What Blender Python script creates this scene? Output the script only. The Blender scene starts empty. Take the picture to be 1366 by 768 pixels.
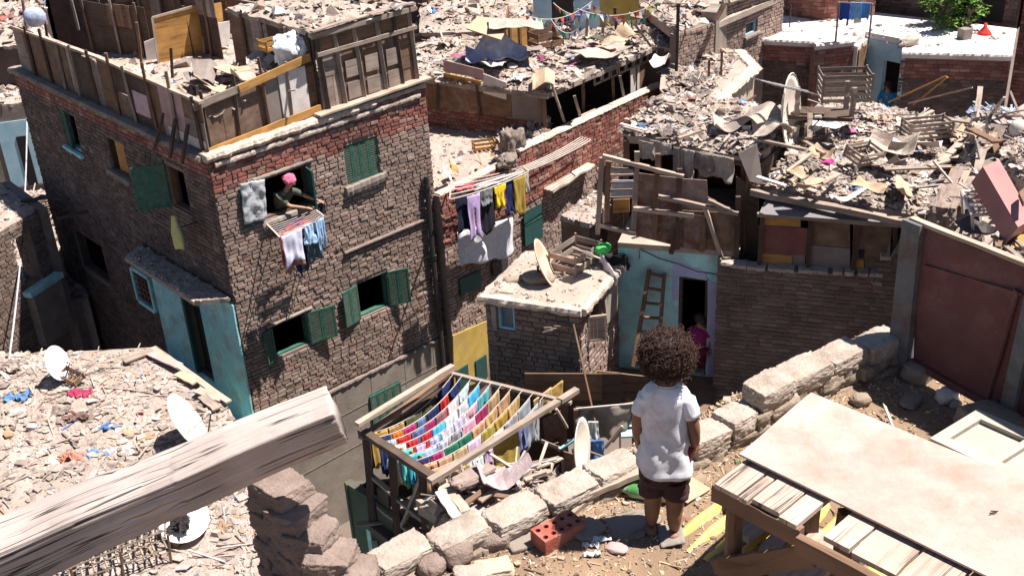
import bpy, bmesh, math, random
from mathutils import Vector, Matrix, noise
PI = math.pi
R_ = random.Random(7)
COL = bpy.context.scene.collection
V = Vector

# ---------------------------------------------------------------- camera geometry
FPX = 1500.0
_p, _r = math.radians(27.5), math.radians(3.2)
FW = V((0, math.cos(_p), -math.sin(_p)))
_d0 = V((0, -math.sin(_p), -math.cos(_p))); _r0 = V((1, 0, 0))
RT = math.cos(_r) * _r0 + math.sin(_r) * _d0
DN = -math.sin(_r) * _r0 + math.cos(_r) * _d0
CAM = V((0, 0, 3.1))
def ray(x, y): return FW + RT * ((x - 683) / FPX) + DN * ((y - 384) / FPX)
def G(x, y, z):                      # sight line met with a level plane
    v = ray(x, y); return CAM + v * ((z - CAM.z) / v.z)
def Y(x, y, d):                      # sight line met with the plane y = d
    v = ray(x, y); return CAM + v * (d / v.y)

class Wl:                            # an upright plane: origin, direction u, outward normal n
    def __init__(s, o, az=None, b=None):
        s.o = V((o[0], o[1], 0))
        if b is not None:
            d = V((b[0] - o[0], b[1] - o[1], 0)); s.len = d.length; s.u = d.normalized()
        else:
            a = math.radians(az); s.u = V((math.sin(a), math.cos(a), 0)); s.len = 0
        s.n = V((s.u.y, -s.u.x, 0))
        if s.n.dot(s.o - V((0, 0, 0))) > 0: s.n = -s.n
    def hit(s, x, y, d=0):
        v = ray(x, y); o = s.o + s.n * d
        return CAM + v * ((o - CAM).dot(s.n) / v.dot(s.n))
    def uz(s, x, y, d=0):
        P = s.hit(x, y, d); return ((P - s.o).dot(s.u), P.z)
    def P(s, u, z, d=0): return s.o + s.u * u + s.n * d + V((0, 0, z))
    def off(s, d):
        w = Wl(s.o + s.n * d, b=s.o + s.n * d + s.u); w.n = s.n; w.len = s.len; return w

# ---------------------------------------------------------------- mesh builder
ORG = {}
class MB:
    def __init__(s): s.v = []; s.f = []; s.m = []; s.uv = []
    def add(s, vs, fs, mi=0, uvs=None):
        k = len(s.v); s.v += [V(a) for a in vs]
        for i, f in enumerate(fs):
            s.f.append([k + j for j in f]); s.m.append(mi)
            s.uv.append(uvs[i] if uvs else [(0, 0)] * len(f))
    def frame_box(s, c, ax, ay, az, mi=0, nobot=False):
        # ax, ay, az: half extent vectors; uv runs along ax
        c = V(c); q = []
        for k in (-1, 1):
            for j in (-1, 1):
                for i in (-1, 1): q.append(c + ax * i + ay * j + az * k)
        F = [(0, 2, 3, 1), (4, 5, 7, 6), (0, 1, 5, 4), (2, 6, 7, 3), (0, 4, 6, 2), (1, 3, 7, 5)]
        lx, ly, lz = ax.length * 2, ay.length * 2, az.length * 2
        o = (c.x * 1.3 + c.y * .7 + c.z * 2.1) % 7
        def U(i):
            x = ((i & 1)) * lx; y = ((i >> 1) & 1) * ly; z = ((i >> 2) & 1) * lz
            return x, y, z
        uv = []
        for n, f in enumerate(F):
            r = []
            for i in f:
                x, y, z = U(i)
                r.append((x + o, y + o) if n < 2 else ((x + o, z + o + 3) if n < 4 else (y * .1 + o, z + o + 5)))
            uv.append(r)
        s.add(q, F, mi, uv)
    def box(s, c, size, rot=None, mi=0):
        M = Matrix.Identity(3)
        if rot is not None:
            if isinstance(rot, (int, float)): M = Matrix.Rotation(rot, 3, 'Z')
            elif isinstance(rot, Matrix): M = rot
            else:
                from mathutils import Euler
                M = Euler(rot).to_matrix()
        sx, sy, sz = size
        s.frame_box(c, M @ V((sx / 2, 0, 0)), M @ V((0, sy / 2, 0)), M @ V((0, 0, sz / 2)), mi)
    def stick(s, A, B, w=.06, h=.04, up=None, mi=0, roll=0):
        A = V(A); B = V(B); d = B - A
        if d.length < 1e-6: return
        dn = d.normalized(); up = V(up) if up is not None else V((0, 0, 1))
        if abs(dn.dot(up)) > .95: up = V((0, 1, 0)) if abs(dn.y) < .9 else V((1, 0, 0))
        sd = dn.cross(up).normalized(); up = sd.cross(dn).normalized()
        if roll:
            M = Matrix.Rotation(roll, 3, dn); sd = M @ sd; up = M @ up
        s.frame_box((A + B) / 2, d / 2, sd * (w / 2), up * (h / 2), mi)
    def wob(s, A, B, w, h, seed=0, n=6, up=None, amp=.25, mi=0):
        """a rough-hewn stick: bent and uneven along its length"""
        A = V(A); B = V(B); d = B - A; dn = d.normalized(); up = V(up) if up is not None else V((0, 0, 1))
        if abs(dn.dot(up)) > .95: up = V((0, 1, 0)) if abs(dn.y) < .9 else V((1, 0, 0))
        sd = dn.cross(up).normalized(); up = sd.cross(dn).normalized()
        rr = random.Random(seed); vs = []; fs = []; uv = []
        for i in range(n + 1):
            t = i / n; c = A + d * t + (sd * rr.uniform(-1, 1) * w + up * rr.uniform(-1, 1) * h) * amp * .5
            a = w / 2 * rr.uniform(1 - amp * .5, 1 + amp * .4); b = h / 2 * rr.uniform(1 - amp * .5, 1 + amp * .4)
            vs += [c - sd * a - up * b, c + sd * a - up * b, c + sd * a + up * b, c - sd * a + up * b]
        o = rr.uniform(0, 9); L = d.length
        for i in range(n):
            for j in range(4):
                a = i * 4 + j; b = i * 4 + (j + 1) % 4
                fs.append((a, b, b + 4, a + 4))
                uv.append([(o + L * i / n, j * w + o), (o + L * i / n, (j + 1) * w + o), (o + L * (i + 1) / n, (j + 1) * w + o), (o + L * (i + 1) / n, j * w + o)])
        e = 4 * n
        fs += [(3, 2, 1, 0), (e, e + 1, e + 2, e + 3)]; uv += [[(o, 0), (o, w), (o + .01, w), (o + .01, 0)]] * 2
        s.add(vs, fs, mi, uv)
    def tube(s, pts, r, n=6, mi=0, cap=True):
        pts = [V(p) for p in pts]; vs = []; fs = []; uv = []; L = 0; prev = None
        for i, p in enumerate(pts):
            d = (pts[min(i + 1, len(pts) - 1)] - pts[max(i - 1, 0)]).normalized()
            if prev is None: a = d.orthogonal().normalized()
            else: a = (prev - d * prev.dot(d)).normalized()
            prev = a; b = d.cross(a)
            rr = r[i] if isinstance(r, (list, tuple)) else r
            for k in range(n):
                t = 2 * PI * k / n; vs.append(p + (a * math.cos(t) + b * math.sin(t)) * rr)
        for i in range(len(pts) - 1):
            l2 = L + (pts[i + 1] - pts[i]).length
            for k in range(n):
                k2 = (k + 1) % n
                fs.append((i * n + k, i * n + k2, (i + 1) * n + k2, (i + 1) * n + k))
                uv.append([(L, k / n * .3), (L, (k + 1) / n * .3), (l2, (k + 1) / n * .3), (l2, k / n * .3)])
            L = l2
        if cap:
            fs.append(tuple(range(n - 1, -1, -1))); uv.append([(0, 0)] * n)
            e = (len(pts) - 1) * n; fs.append(tuple(range(e, e + n))); uv.append([(0, 0)] * n)
        s.add(vs, fs, mi, uv)
    def prism(s, pts, th, mi=0):
        """outline pts (3D) extruded by the vector th"""
        n = len(pts); pts = [V(p) for p in pts]; th = V(th)
        a = (pts[1] - pts[0]).normalized(); nn = V((0, 0, 0))
        for i in range(n): nn += pts[i].cross(pts[(i + 1) % n])
        nn = nn.normalized() if nn.length > 1e-9 else th.normalized(); b = nn.cross(a)
        P2 = [((p).dot(a), (p).dot(b)) for p in pts]
        if nn.dot(th) > 0: pts = [p + th for p in pts]; th = -th
        vs = pts + [p + th for p in pts]
        fs = [tuple(range(n)), tuple(range(2 * n - 1, n - 1, -1))]
        uv = [P2, P2[::-1]]; T = th.length
        for i in range(n):
            j = (i + 1) % n; fs.append((j, i, i + n, j + n)); L = (pts[i] - pts[j]).length
            uv.append([(0, 0), (L, 0), (L, T), (0, T)])
        s.add(vs, fs, mi, uv)
    def grid(s, fn, nu, nv, mi=0, closeu=False, mask=None):
        k = [[fn(i / nu, j / nv) for j in range(nv + 1)] for i in range(nu + 1)]
        vs = [V(p) for r in k for p in r]; fs = []; uv = []
        W = (vs[0] - vs[(nu) * (nv + 1)]).length or 1; H = (vs[0] - vs[nv]).length or 1
        for i in range(nu):
            for j in range(nv):
                if mask and not mask((i + .5) / nu, (j + .5) / nv): continue
                a = i * (nv + 1) + j; fs.append((a, a + 1, a + nv + 2, a + nv + 1))
                uv.append([(i / nu * W, j / nv * H), (i / nu * W, (j + 1) / nv * H), ((i + 1) / nu * W, (j + 1) / nv * H), ((i + 1) / nu * W, j / nv * H)])
        s.add(vs, fs, mi, uv)
    def rock(s, c, size, rot=None, seed=0, rough=.12, n=5, sq=.55, mi=0, fine=.03):
        """an eroded block: cube grid pulled towards a rounded shape and roughened"""
        c = V(c); M = Matrix.Identity(3)
        if isinstance(rot, (int, float)): M = Matrix.Rotation(rot, 3, 'Z')
        elif rot is not None: M = rot
        idx = {}; vs = []; fs = []
        off = V((seed * 3.17 % 50, seed * 7.31 % 50, seed * 1.93 % 50))
        def vert(i, j, k):
            key = (i, j, k)
            if key in idx: return idx[key]
            p = V((i / n * 2 - 1, j / n * 2 - 1, k / n * 2 - 1)); q = p.normalized() * 1.2
            p = p * sq + q * (1 - sq)
            nz = noise.noise(p * .9 + off) * rough * 2 + noise.noise(p * 3.1 + off) * rough + noise.noise(p * 8 + off) * fine
            p = p * (1 + nz); p = V((p.x * size[0] / 2, p.y * size[1] / 2, p.z * size[2] / 2))
            idx[key] = len(vs); vs.append(c + M @ p); return idx[key]
        for a in range(n):
            for b in range(n):
                fs.append((vert(a, b, 0), vert(a, b + 1, 0), vert(a + 1, b + 1, 0), vert(a + 1, b, 0)))
                fs.append((vert(a, b, n), vert(a + 1, b, n), vert(a + 1, b + 1, n), vert(a, b + 1, n)))
                fs.append((vert(a, 0, b), vert(a + 1, 0, b), vert(a + 1, 0, b + 1), vert(a, 0, b + 1)))
                fs.append((vert(a, n, b), vert(a, n, b + 1), vert(a + 1, n, b + 1), vert(a + 1, n, b)))
                fs.append((vert(0, a, b), vert(0, a, b + 1), vert(0, a + 1, b + 1), vert(0, a + 1, b)))
                fs.append((vert(n, a, b), vert(n, a + 1, b), vert(n, a + 1, b + 1), vert(n, a, b + 1)))
        s.add(vs, fs, mi)
    def build(s, name, mats, parent=None, smooth=False, solid=0, label=None):
        if not s.v: s.add([(0, 0, 0), (.001, 0, 0), (0, .001, 0)], [(0, 1, 2)])
        if not isinstance(mats, (list, tuple)): mats = [mats]
        if parent is not None: org = ORG[parent.name]
        else:
            lo = [min(v[i] for v in s.v) for i in range(3)]; hi = [max(v[i] for v in s.v) for i in range(3)]
            org = V(((lo[0] + hi[0]) / 2, (lo[1] + hi[1]) / 2, lo[2]))
        me = bpy.data.meshes.new(name)
        me.from_pydata([v - org for v in s.v], [], s.f)
        for m in mats: me.materials.append(m)
        me.polygons.foreach_set('material_index', s.m)
        if smooth: me.polygons.foreach_set('use_smooth', [True] * len(s.f))
        ul = me.uv_layers.new(name='uv'); fl = []
        for u in s.uv:
            for a in u: fl += [a[0], a[1]]
        ul.data.foreach_set('uv', fl)
        me.update()
        o = bpy.data.objects.new(name, me); COL.objects.link(o)
        if parent is not None: o.parent = parent; ORG[o.name] = org
        else: o.location = org; ORG[o.name] = org
        if solid:
            md = o.modifiers.new('solid', 'SOLIDIFY'); md.thickness = solid; md.offset = 0
        if label: o['label'] = label
        return o

USED = set()
def tag(o, label=None, cat=None, group=None, kind=None):
    if label:
        o['label'] = label
    if cat: o['category'] = cat
    if group: o['group'] = group
    if kind: o['kind'] = kind
    return o
def thing(name, label, cat, loc, group=None, kind=None):
    o = bpy.data.objects.new(name, None); o.empty_display_size = .1; COL.objects.link(o)
    o.location = V(loc); ORG[o.name] = V(loc)
    return tag(o, label, cat, group, kind)
def copy_tree(o, loc=None, rz=None, label=None, parent=None):
    c = o.copy(); COL.objects.link(c)
    if parent is not None: c.parent = parent
    if loc is not None: c.location = V(loc)
    if rz is not None: c.rotation_euler.z = rz
    if label: c['label'] = label
    for ch in [x for x in bpy.data.objects if x.parent == o]: copy_tree(ch, parent=c)
    return c

# ---------------------------------------------------------------- materials
def _nt(name):
    m = bpy.data.materials.new(name); m.use_nodes = True; nt = m.node_tree
    return m, nt, nt.nodes['Principled BSDF']
def N(nt, typ, **k):
    n = nt.nodes.new(typ)
    for a, b in k.items():
        if a in n.inputs: n.inputs[a].default_value = b
        else: setattr(n, a, b)
    return n
def c4(c):
    r, g, b = c[:3]
    if r >= g >= b and b > .25 * r: return (r, g * .965, b * 1.0, 1)   # Nile mud and dust lean to rose, not to yellow
    return (r, g, b, 1)
def ramp(nt, stops, const=False):
    r = nt.nodes.new('ShaderNodeValToRGB'); cr = r.color_ramp
    if const: cr.interpolation = 'CONSTANT'
    while len(cr.elements) < len(stops): cr.elements.new(.5)
    for e, (p, c) in zip(cr.elements, stops): e.position = p; e.color = c4(c)
    return r
def mult(c, k): return tuple(min(1, a * k) for a in c)
def mat(name, col, col2=None, scale=4, rough=.85, bump=.25, bscale=50, metal=0, dirt=None, dirt_amt=.5, dirt_scale=1.5, detail=6, spec=.3, stretch=None, dist=.02):
    m, nt, b = _nt(name); L = nt.links.new
    tc = N(nt, 'ShaderNodeTexCoord'); src = tc.outputs['Object']
    if stretch:
        mp = N(nt, 'ShaderNodeMapping'); mp.inputs['Scale'].default_value = stretch; L(src, mp.inputs[0]); src = mp.outputs[0]
    n1 = N(nt, 'ShaderNodeTexNoise', Scale=scale, Detail=detail, Roughness=.62); L(src, n1.inputs['Vector'])
    rp = ramp(nt, [(.3, mult(col, .8)), (.5, col), (.72, col2 or mult(col, 1.2))]); L(n1.outputs[0], rp.inputs[0])
    out = rp.outputs[0]
    if dirt:
        n2 = N(nt, 'ShaderNodeTexNoise', Scale=dirt_scale, Detail=8, Roughness=.7); L(src, n2.inputs['Vector'])
        r2 = ramp(nt, [(.46, (0, 0, 0)), (.62, (1, 1, 1))]); L(n2.outputs[0], r2.inputs[0])
        mu = N(nt, 'ShaderNodeMath', operation='MULTIPLY'); mu.inputs[1].default_value = dirt_amt; L(r2.outputs[0], mu.inputs[0])
        mx = N(nt, 'ShaderNodeMixRGB'); mx.inputs[2].default_value = c4(dirt); L(mu.outputs[0], mx.inputs[0]); L(out, mx.inputs[1]); out = mx.outputs[0]
    L(out, b.inputs['Base Color']); b.inputs['Roughness'].default_value = rough; b.inputs['Metallic'].default_value = metal
    b.inputs['Specular IOR Level'].default_value = spec
    if bump:
        n3 = N(nt, 'ShaderNodeTexNoise', Scale=bscale, Detail=5, Roughness=.7); L(src, n3.inputs['Vector'])
        bp = N(nt, 'ShaderNodeBump', Strength=bump, Distance=dist); L(n3.outputs[0], bp.inputs['Height']); L(bp.outputs[0], b.inputs['Normal'])
    return m
def wood(name, col, dark=None, along=1.5, across=28, rough=.85, bump=.5, dist=.01, rnd=.35, cracks=.0, lo=.30):
    m, nt, b = _nt(name); L = nt.links.new
    tc = N(nt, 'ShaderNodeTexCoord'); mp = N(nt, 'ShaderNodeMapping'); mp.inputs['Scale'].default_value = (along, across, 1); L(tc.outputs['UV'], mp.inputs[0])
    n1 = N(nt, 'ShaderNodeTexNoise', Scale=1, Detail=7, Roughness=.65, Distortion=.6); L(mp.outputs[0], n1.inputs['Vector'])
    dk = dark or mult(col, .45)
    rp = ramp(nt, [(lo, dk), (lo + .15, col), (.7, mult(col, 1.25))]); L(n1.outputs[0], rp.inputs[0])
    ge = N(nt, 'ShaderNodeNewGeometry'); mr = N(nt, 'ShaderNodeMapRange'); mr.inputs[3].default_value = 1 - rnd; mr.inputs[4].default_value = 1 + rnd
    L(ge.outputs['Random Per Island'], mr.inputs[0])
    n2 = N(nt, 'ShaderNodeTexNoise', Scale=3, Detail=5); L(tc.outputs['Object'], n2.inputs['Vector'])
    mr2 = N(nt, 'ShaderNodeMapRange'); mr2.inputs[1].default_value = .3; mr2.inputs[2].default_value = .7; mr2.inputs[3].default_value = .72; mr2.inputs[4].default_value = 1.15; L(n2.outputs[0], mr2.inputs[0])
    mm = N(nt, 'ShaderNodeMath', operation='MULTIPLY'); L(mr.outputs[0], mm.inputs[0]); L(mr2.outputs[0], mm.inputs[1])
    mx = N(nt, 'ShaderNodeVectorMath', operation='SCALE'); L(rp.outputs[0], mx.inputs[0]); L(mm.outputs[0], mx.inputs['Scale'])
    L(mx.outputs[0], b.inputs['Base Color']); b.inputs['Roughness'].default_value = rough; b.inputs['Specular IOR Level'].default_value = .2
    hgt = n1.outputs[0]
    if cracks:
        mc = N(nt, 'ShaderNodeMapping'); mc.inputs['Scale'].default_value = (.32, 20, 1); L(tc.outputs['UV'], mc.inputs[0])
        nc = N(nt, 'ShaderNodeTexNoise', Scale=1, Detail=4, Roughness=.55, Distortion=.4); L(mc.outputs[0], nc.inputs['Vector'])
        rc = ramp(nt, [(.488, (1, 1, 1)), (.497, (0, 0, 0)), (.503, (0, 0, 0)), (.512, (1, 1, 1))]); L(nc.outputs[0], rc.inputs[0])
        nm_ = N(nt, 'ShaderNodeTexNoise', Scale=2.2, Detail=2); L(tc.outputs['Object'], nm_.inputs['Vector']); rm = ramp(nt, [(.36, (1, 1, 1)), (.44, (0, 0, 0))]); L(nm_.outputs[0], rm.inputs[0])
        mxc = N(nt, 'ShaderNodeMath', operation='MAXIMUM'); L(rc.outputs[0], mxc.inputs[0]); L(rm.outputs[0], mxc.inputs[1])
        m3 = N(nt, 'ShaderNodeMapRange'); m3.inputs[3].default_value = 1 - cracks; L(mxc.outputs[0], m3.inputs[0])
        sc3 = N(nt, 'ShaderNodeVectorMath', operation='SCALE'); L(mx.outputs[0], sc3.inputs[0]); L(m3.outputs[0], sc3.inputs['Scale']); L(sc3.outputs[0], b.inputs['Base Color'])
        ad = N(nt, 'ShaderNodeMath', operation='MULTIPLY_ADD'); ad.inputs[1].default_value = 2.0; L(mxc.outputs[0], ad.inputs[0]); L(n1.outputs[0], ad.inputs[2]); hgt = ad.outputs[0]
    bp = N(nt, 'ShaderNodeBump', Strength=bump, Distance=dist); L(hgt, bp.inputs['Height']); L(bp.outputs[0], b.inputs['Normal'])
    return m
def multi(name, cols, rough=.9, bump=.3, bscale=40, const=True, noise_amt=.25, nscale=6, dist=.01):
    """each loose piece takes one of the colours"""
    m, nt, b = _nt(name); L = nt.links.new
    ge = N(nt, 'ShaderNodeNewGeometry'); k = len(cols)
    stops = []; tot = sum(w for w, _ in cols); a = 0
    for w, c in cols: stops.append((a / tot, c)); a += w
    if len(stops) > 30: stops = stops[:30]
    rp = ramp(nt, stops, const); L(ge.outputs['Random Per Island'], rp.inputs[0])
    tc = N(nt, 'ShaderNodeTexCoord'); n1 = N(nt, 'ShaderNodeTexNoise', Scale=nscale, Detail=6, Roughness=.65); L(tc.outputs['Object'], n1.inputs['Vector'])
    mr = N(nt, 'ShaderNodeMapRange'); mr.inputs[1].default_value = .3; mr.inputs[2].default_value = .7; mr.inputs[3].default_value = 1 - noise_amt; mr.inputs[4].default_value = 1 + noise_amt; L(n1.outputs[0], mr.inputs[0])
    nb = N(nt, 'ShaderNodeTexNoise', Scale=.9, Detail=5, Roughness=.7); L(tc.outputs['Object'], nb.inputs['Vector']); mb_ = N(nt, 'ShaderNodeMapRange'); mb_.inputs[1].default_value = .35; mb_.inputs[2].default_value = .65; mb_.inputs[3].default_value = .72; mb_.inputs[4].default_value = 1.12; L(nb.outputs[0], mb_.inputs[0])
    mq = N(nt, 'ShaderNodeMath', operation='MULTIPLY'); L(mr.outputs[0], mq.inputs[0]); L(mb_.outputs[0], mq.inputs[1]); mr = mq
    mx = N(nt, 'ShaderNodeVectorMath', operation='SCALE'); L(rp.outputs[0], mx.inputs[0]); L(mr.outputs[0], mx.inputs['Scale'])
    L(mx.outputs[0], b.inputs['Base Color']); b.inputs['Roughness'].default_value = rough; b.inputs['Specular IOR Level'].default_value = .25
    if bump:
        n3 = N(nt, 'ShaderNodeTexNoise', Scale=bscale, Detail=4); L(tc.outputs['Object'], n3.inputs['Vector'])
        bp = N(nt, 'ShaderNodeBump', Strength=bump, Distance=dist); L(n3.outputs[0], bp.inputs['Height']); L(bp.outputs[0], b.inputs['Normal'])
    return m
M = {}
M['mortar'] = mat('mortar', (.20, .16, .13), scale=3, bump=.5, bscale=30, dist=.03)
M['mortar_red'] = mat('mortar_red', (.22, .15, .12), scale=3, bump=.4, bscale=30)
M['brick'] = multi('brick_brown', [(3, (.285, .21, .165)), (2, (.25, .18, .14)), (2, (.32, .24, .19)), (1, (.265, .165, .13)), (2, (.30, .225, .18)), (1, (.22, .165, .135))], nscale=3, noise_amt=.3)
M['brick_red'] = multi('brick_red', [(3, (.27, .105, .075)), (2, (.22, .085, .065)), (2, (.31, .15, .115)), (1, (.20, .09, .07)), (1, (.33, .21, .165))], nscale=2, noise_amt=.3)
M['brick_dark'] = multi('brick_mud_shaded', [(3, (.135, .095, .078)), (2, (.11, .078, .065)), (2, (.165, .12, .098)), (1, (.095, .07, .06))], nscale=2, noise_amt=.3)  # mud brick; also the darkened copy that paints shaded house faces
M['brick_mud_shaded'] = multi('brick_grey_mud_shaded', [(3, (.19, .14, .11)), (2, (.155, .115, .09)), (2, (.225, .17, .135)), (1, (.17, .11, .085))], nscale=2, noise_amt=.3)  # grey mud brick; its darkness also stands for shade on unlit walls
M['cap'] = mat('lime_cap', (.55, .47, .37), (.68, .6, .5), scale=5, bump=.8, bscale=18, dist=.05, dirt=(.25, .2, .16))
M['plaster'] = mat('plaster_grey', (.24, .205, .165), (.3, .26, .21), scale=2, bump=.3, bscale=20, dirt=(.15, .12, .1), dirt_amt=.6)
M['teal'] = mat('plaster_turquoise', (.36, .71, .72), (.47, .78, .77), scale=2, bump=.4, bscale=18, dist=.03, dirt=(.34, .37, .31), dirt_amt=.75, dirt_scale=2.2, detail=9)
M['blue'] = mat('plaster_pale_blue', (.36, .56, .66), (.45, .64, .72), scale=1.5, bump=.15, dirt=(.5, .55, .55), dirt_amt=.5)
M['lilac'] = mat('plaster_lilac', (.42, .42, .62), scale=2, bump=.15, dirt=(.2, .4, .42))
M['yellow'] = mat('plaster_ochre', (.45, .30, .07), (.55, .38, .1), scale=2, bump=.2, dirt=(.3, .22, .1), dirt_amt=.6)
M['cream'] = mat('plaster_cream', (.52, .42, .29), (.62, .52, .38), scale=3, bump=.6, bscale=14, dist=.04, dirt=(.35, .27, .19))
M['white_roof'] = mat('lime_roof', (.70, .66, .61), (.80, .77, .73), scale=1.2, bump=.4, bscale=10, dirt=(.48, .42, .36), dirt_amt=.6, dirt_scale=.9)
M['concrete'] = mat('concrete_dusty', (.34, .29, .23), (.45, .39, .32), scale=3, bump=.5, bscale=25, dirt=(.25, .2, .16))
M['stone'] = mat('limestone_block', (.43, .365, .295), (.55, .475, .39), scale=9, bump=1, bscale=70, dist=.012, dirt=(.27, .215, .16), dirt_amt=.7, dirt_scale=5, detail=8)
M['stone_low'] = mat('limestone_lower', (.30, .24, .175), (.38, .31, .23), scale=9, bump=1, bscale=60, dist=.012, dirt=(.2, .16, .12), dirt_scale=5)
M['mudstone'] = mat('ruined_masonry', (.27, .205, .165), (.35, .275, .225), scale=8, bump=1, bscale=45, dist=.02, dirt=(.2, .15, .12), dirt_scale=5)
M['dirt'] = mat('dirt', (.30, .205, .125), (.40, .29, .185), scale=6, bump=1, bscale=80, dist=.012, dirt=(.16, .115, .08), dirt_scale=3, detail=10)
M['sand'] = mat('roof_earth', (.37, .305, .25), (.46, .39, .325), scale=2.5, bump=.8, bscale=30, dist=.03, dirt=(.3, .23, .17), dirt_scale=2, detail=8)
M['alley'] = mat('alley_earth', (.14, .11, .085), scale=1, bump=.4)
M['wood_grey'] = wood('wood_grey', (.26, .21, .165))
M['wood_brown'] = wood('wood_brown', (.17, .105, .065))
M['wood_dark'] = wood('wood_dark', (.085, .06, .045))
M['wood_pale'] = wood('wood_pale', (.37, .29, .22), dark=(.2, .15, .11))
M['slat_worn'] = wood('slat_worn', (.42, .33, .26), dark=(.13, .095, .07), along=2.2, across=30, bump=.8, cracks=.7)
M['wood_orange'] = wood('wood_orange', (.42, .22, .07), along=1, across=9, bump=.15, rnd=.1)
M['ply'] = multi('plywood_patches', [(2, (.26, .17, .11)), (2, (.31, .22, .15)), (1, (.37, .29, .22)), (2, (.19, .125, .085)), (1, (.25, .2, .165)), (1, (.33, .2, .1))], nscale=5, noise_amt=.4, bump=.2)
M['ply_red'] = mat('board_maroon', (.19, .075, .06), scale=4, dirt=(.1, .05, .04), bump=.15)
M['board_pink'] = mat('board_pink', (.42, .29, .27), scale=4, dirt=(.3, .22, .18), bump=.1)
M['board_white'] = mat('board_white', (.62, .58, .52), scale=4, dirt=(.4, .35, .3), bump=.1)
M['board_grey'] = mat('board_grey', (.23, .195, .165), scale=3, dirt=(.2, .17, .15), bump=.15)
M['card'] = mat('cardboard', (.47, .35, .22), (.55, .43, .29), scale=3, bump=.15, dirt=(.36, .26, .16))
M['rag'] = mat('rag_beige', (.42, .36, .29), (.5, .44, .37), scale=9, bump=.7, bscale=35, dist=.03, dirt=(.26, .21, .17))
M['black'] = mat('plain_black', (.02, .018, .017), bump=.1)  # black of rags; on doors and panes it paints the unlit opening
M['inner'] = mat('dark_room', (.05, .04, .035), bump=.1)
M['green'] = mat('paint_green', (.022, .105, .075), (.04, .15, .11), scale=12, rough=.6, bump=.2, dirt=(.1, .13, .1), dirt_amt=.6, dirt_scale=8)
M['green_dk'] = mat('paint_green_dark', (.018, .07, .065), scale=8, rough=.6, bump=.2, dirt=(.03, .05, .05))
M['lattice'] = mat('lattice_panel', (.12, .15, .11), scale=20, bump=.6, bscale=90, dirt=(.06, .09, .06), dirt_scale=12)
M['olive'] = mat('plaster_dark_green', (.085, .085, .058), (.12, .12, .085), scale=3, bump=.5, dirt=(.05, .05, .04))
M['rust'] = mat('rusted_sheet', (.24, .18, .15), (.36, .3, .26), scale=5, bump=.4, dirt=(.15, .055, .035), dirt_amt=.95, dirt_scale=2.2, rough=.8)
M['gate'] = mat('faded_red_sheet', (.135, .055, .05), (.22, .115, .105), scale=5, bump=.4, rough=.7, dirt=(.11, .06, .055), dirt_amt=.85, dirt_scale=2.6, detail=12)
M['gate_blue'] = mat('faded_blue_post', (.14, .15, .155), (.19, .185, .17), scale=10, bump=.6, dirt=(.13, .09, .07), dirt_amt=.95, dirt_scale=7)
M['iron'] = mat('iron_dark', (.06, .052, .05), scale=20, rough=.6, metal=.4, bump=.2)
M['zinc'] = mat('sheet_zinc', (.22, .215, .21), (.28, .27, .26), scale=3, rough=.6, metal=.3, bump=.2, dirt=(.17, .14, .12))
M['dish'] = mat('dish_enamel', (.68, .62, .50), (.74, .69, .58), scale=3, rough=.55, bump=.05, dirt=(.55, .47, .34), dirt_amt=.5)
M['dish_w'] = mat('dish_white', (.78, .78, .76), scale=3, rough=.5, bump=.03)
M['bottle'] = mat('glass_green', (.06, .2, .07), scale=5, rough=.25, bump=0, spec=.6)
M['sack'] = mat('sack_white', (.72, .72, .73), scale=8, bump=.5, bscale=20, dist=.03, rough=.6)
M['tarp'] = mat('tarp_blue', (.34, .38, .50), (.56, .58, .62), scale=5, bump=.6, bscale=14, dist=.04)
M['plastic_blue'] = mat('plastic_blue', (.03, .2, .5), bump=.1, rough=.4)
M['rope'] = mat('rope', (.55, .5, .42), bump=.2)
M['cable'] = mat('cable_grey', (.4, .4, .4), bump=0)
M['leaf'] = multi('leaf', [(1, (.09, .18, .03)), (1, (.13, .25, .04)), (1, (.06, .12, .025)), (1, (.18, .3, .06))], bump=0)
M['bark'] = mat('bark', (.16, .12, .09), bump=.6)
_tr = [(8, (.40, .335, .27)), (7, (.33, .27, .215)), (5, (.47, .40, .33)), (6, (.26, .205, .165)), (2, (.58, .53, .48)), (4, (.17, .13, .105)), (3, (.33, .225, .15)), (2, (.36, .34, .32)), (3, (.09, .07, .06)), (.25, (.08, .17, .38)), (.25, (.42, .1, .09)), (.15, (.45, .12, .25)), (1, (.7, .68, .66))]
_q = lambda L: [(w, tuple(a * .7 + b * .3 for a, b in zip(c, (.39, .335, .285)))) if max(c) - min(c) < .2 else (w, c) for w, c in L]
_tr = _q(_tr)
M['trash'] = multi('rubbish_mixed', _tr, noise_amt=.3, bump=.35, bscale=30)
_tr2 = [(8, (.37, .305, .25)), (8, (.33, .27, .22)), (5, (.42, .36, .30)), (4, (.27, .22, .175)), (.8, (.52, .47, .41)), (3, (.17, .13, .1)), (1.5, (.33, .22, .13)), (1.5, (.38, .37, .35)), (.2, (.08, .17, .36)), (.2, (.4, .12, .1))]
M['trash_b'] = multi('rubbish_dusty', _q(_tr2), noise_amt=.3, bump=.35, bscale=30)
M['chips'] = multi('ground_chips', [(6, (.38, .285, .19)), (5, (.28, .2, .13)), (4, (.48, .38, .26)), (4, (.17, .12, .08)), (1, (.62, .58, .5)), (.15, (.1, .25, .1)), (.1, (.1, .15, .35))], noise_amt=.2, bump=0)
_cl = {}
def cloth(c):
    k = tuple(round(a, 3) for a in c)
    if k not in _cl: _cl[k] = mat('cloth_%d' % len(_cl), c, scale=14, bump=.3, bscale=120, dist=.004, rough=.9)
    return _cl[k]
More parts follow.
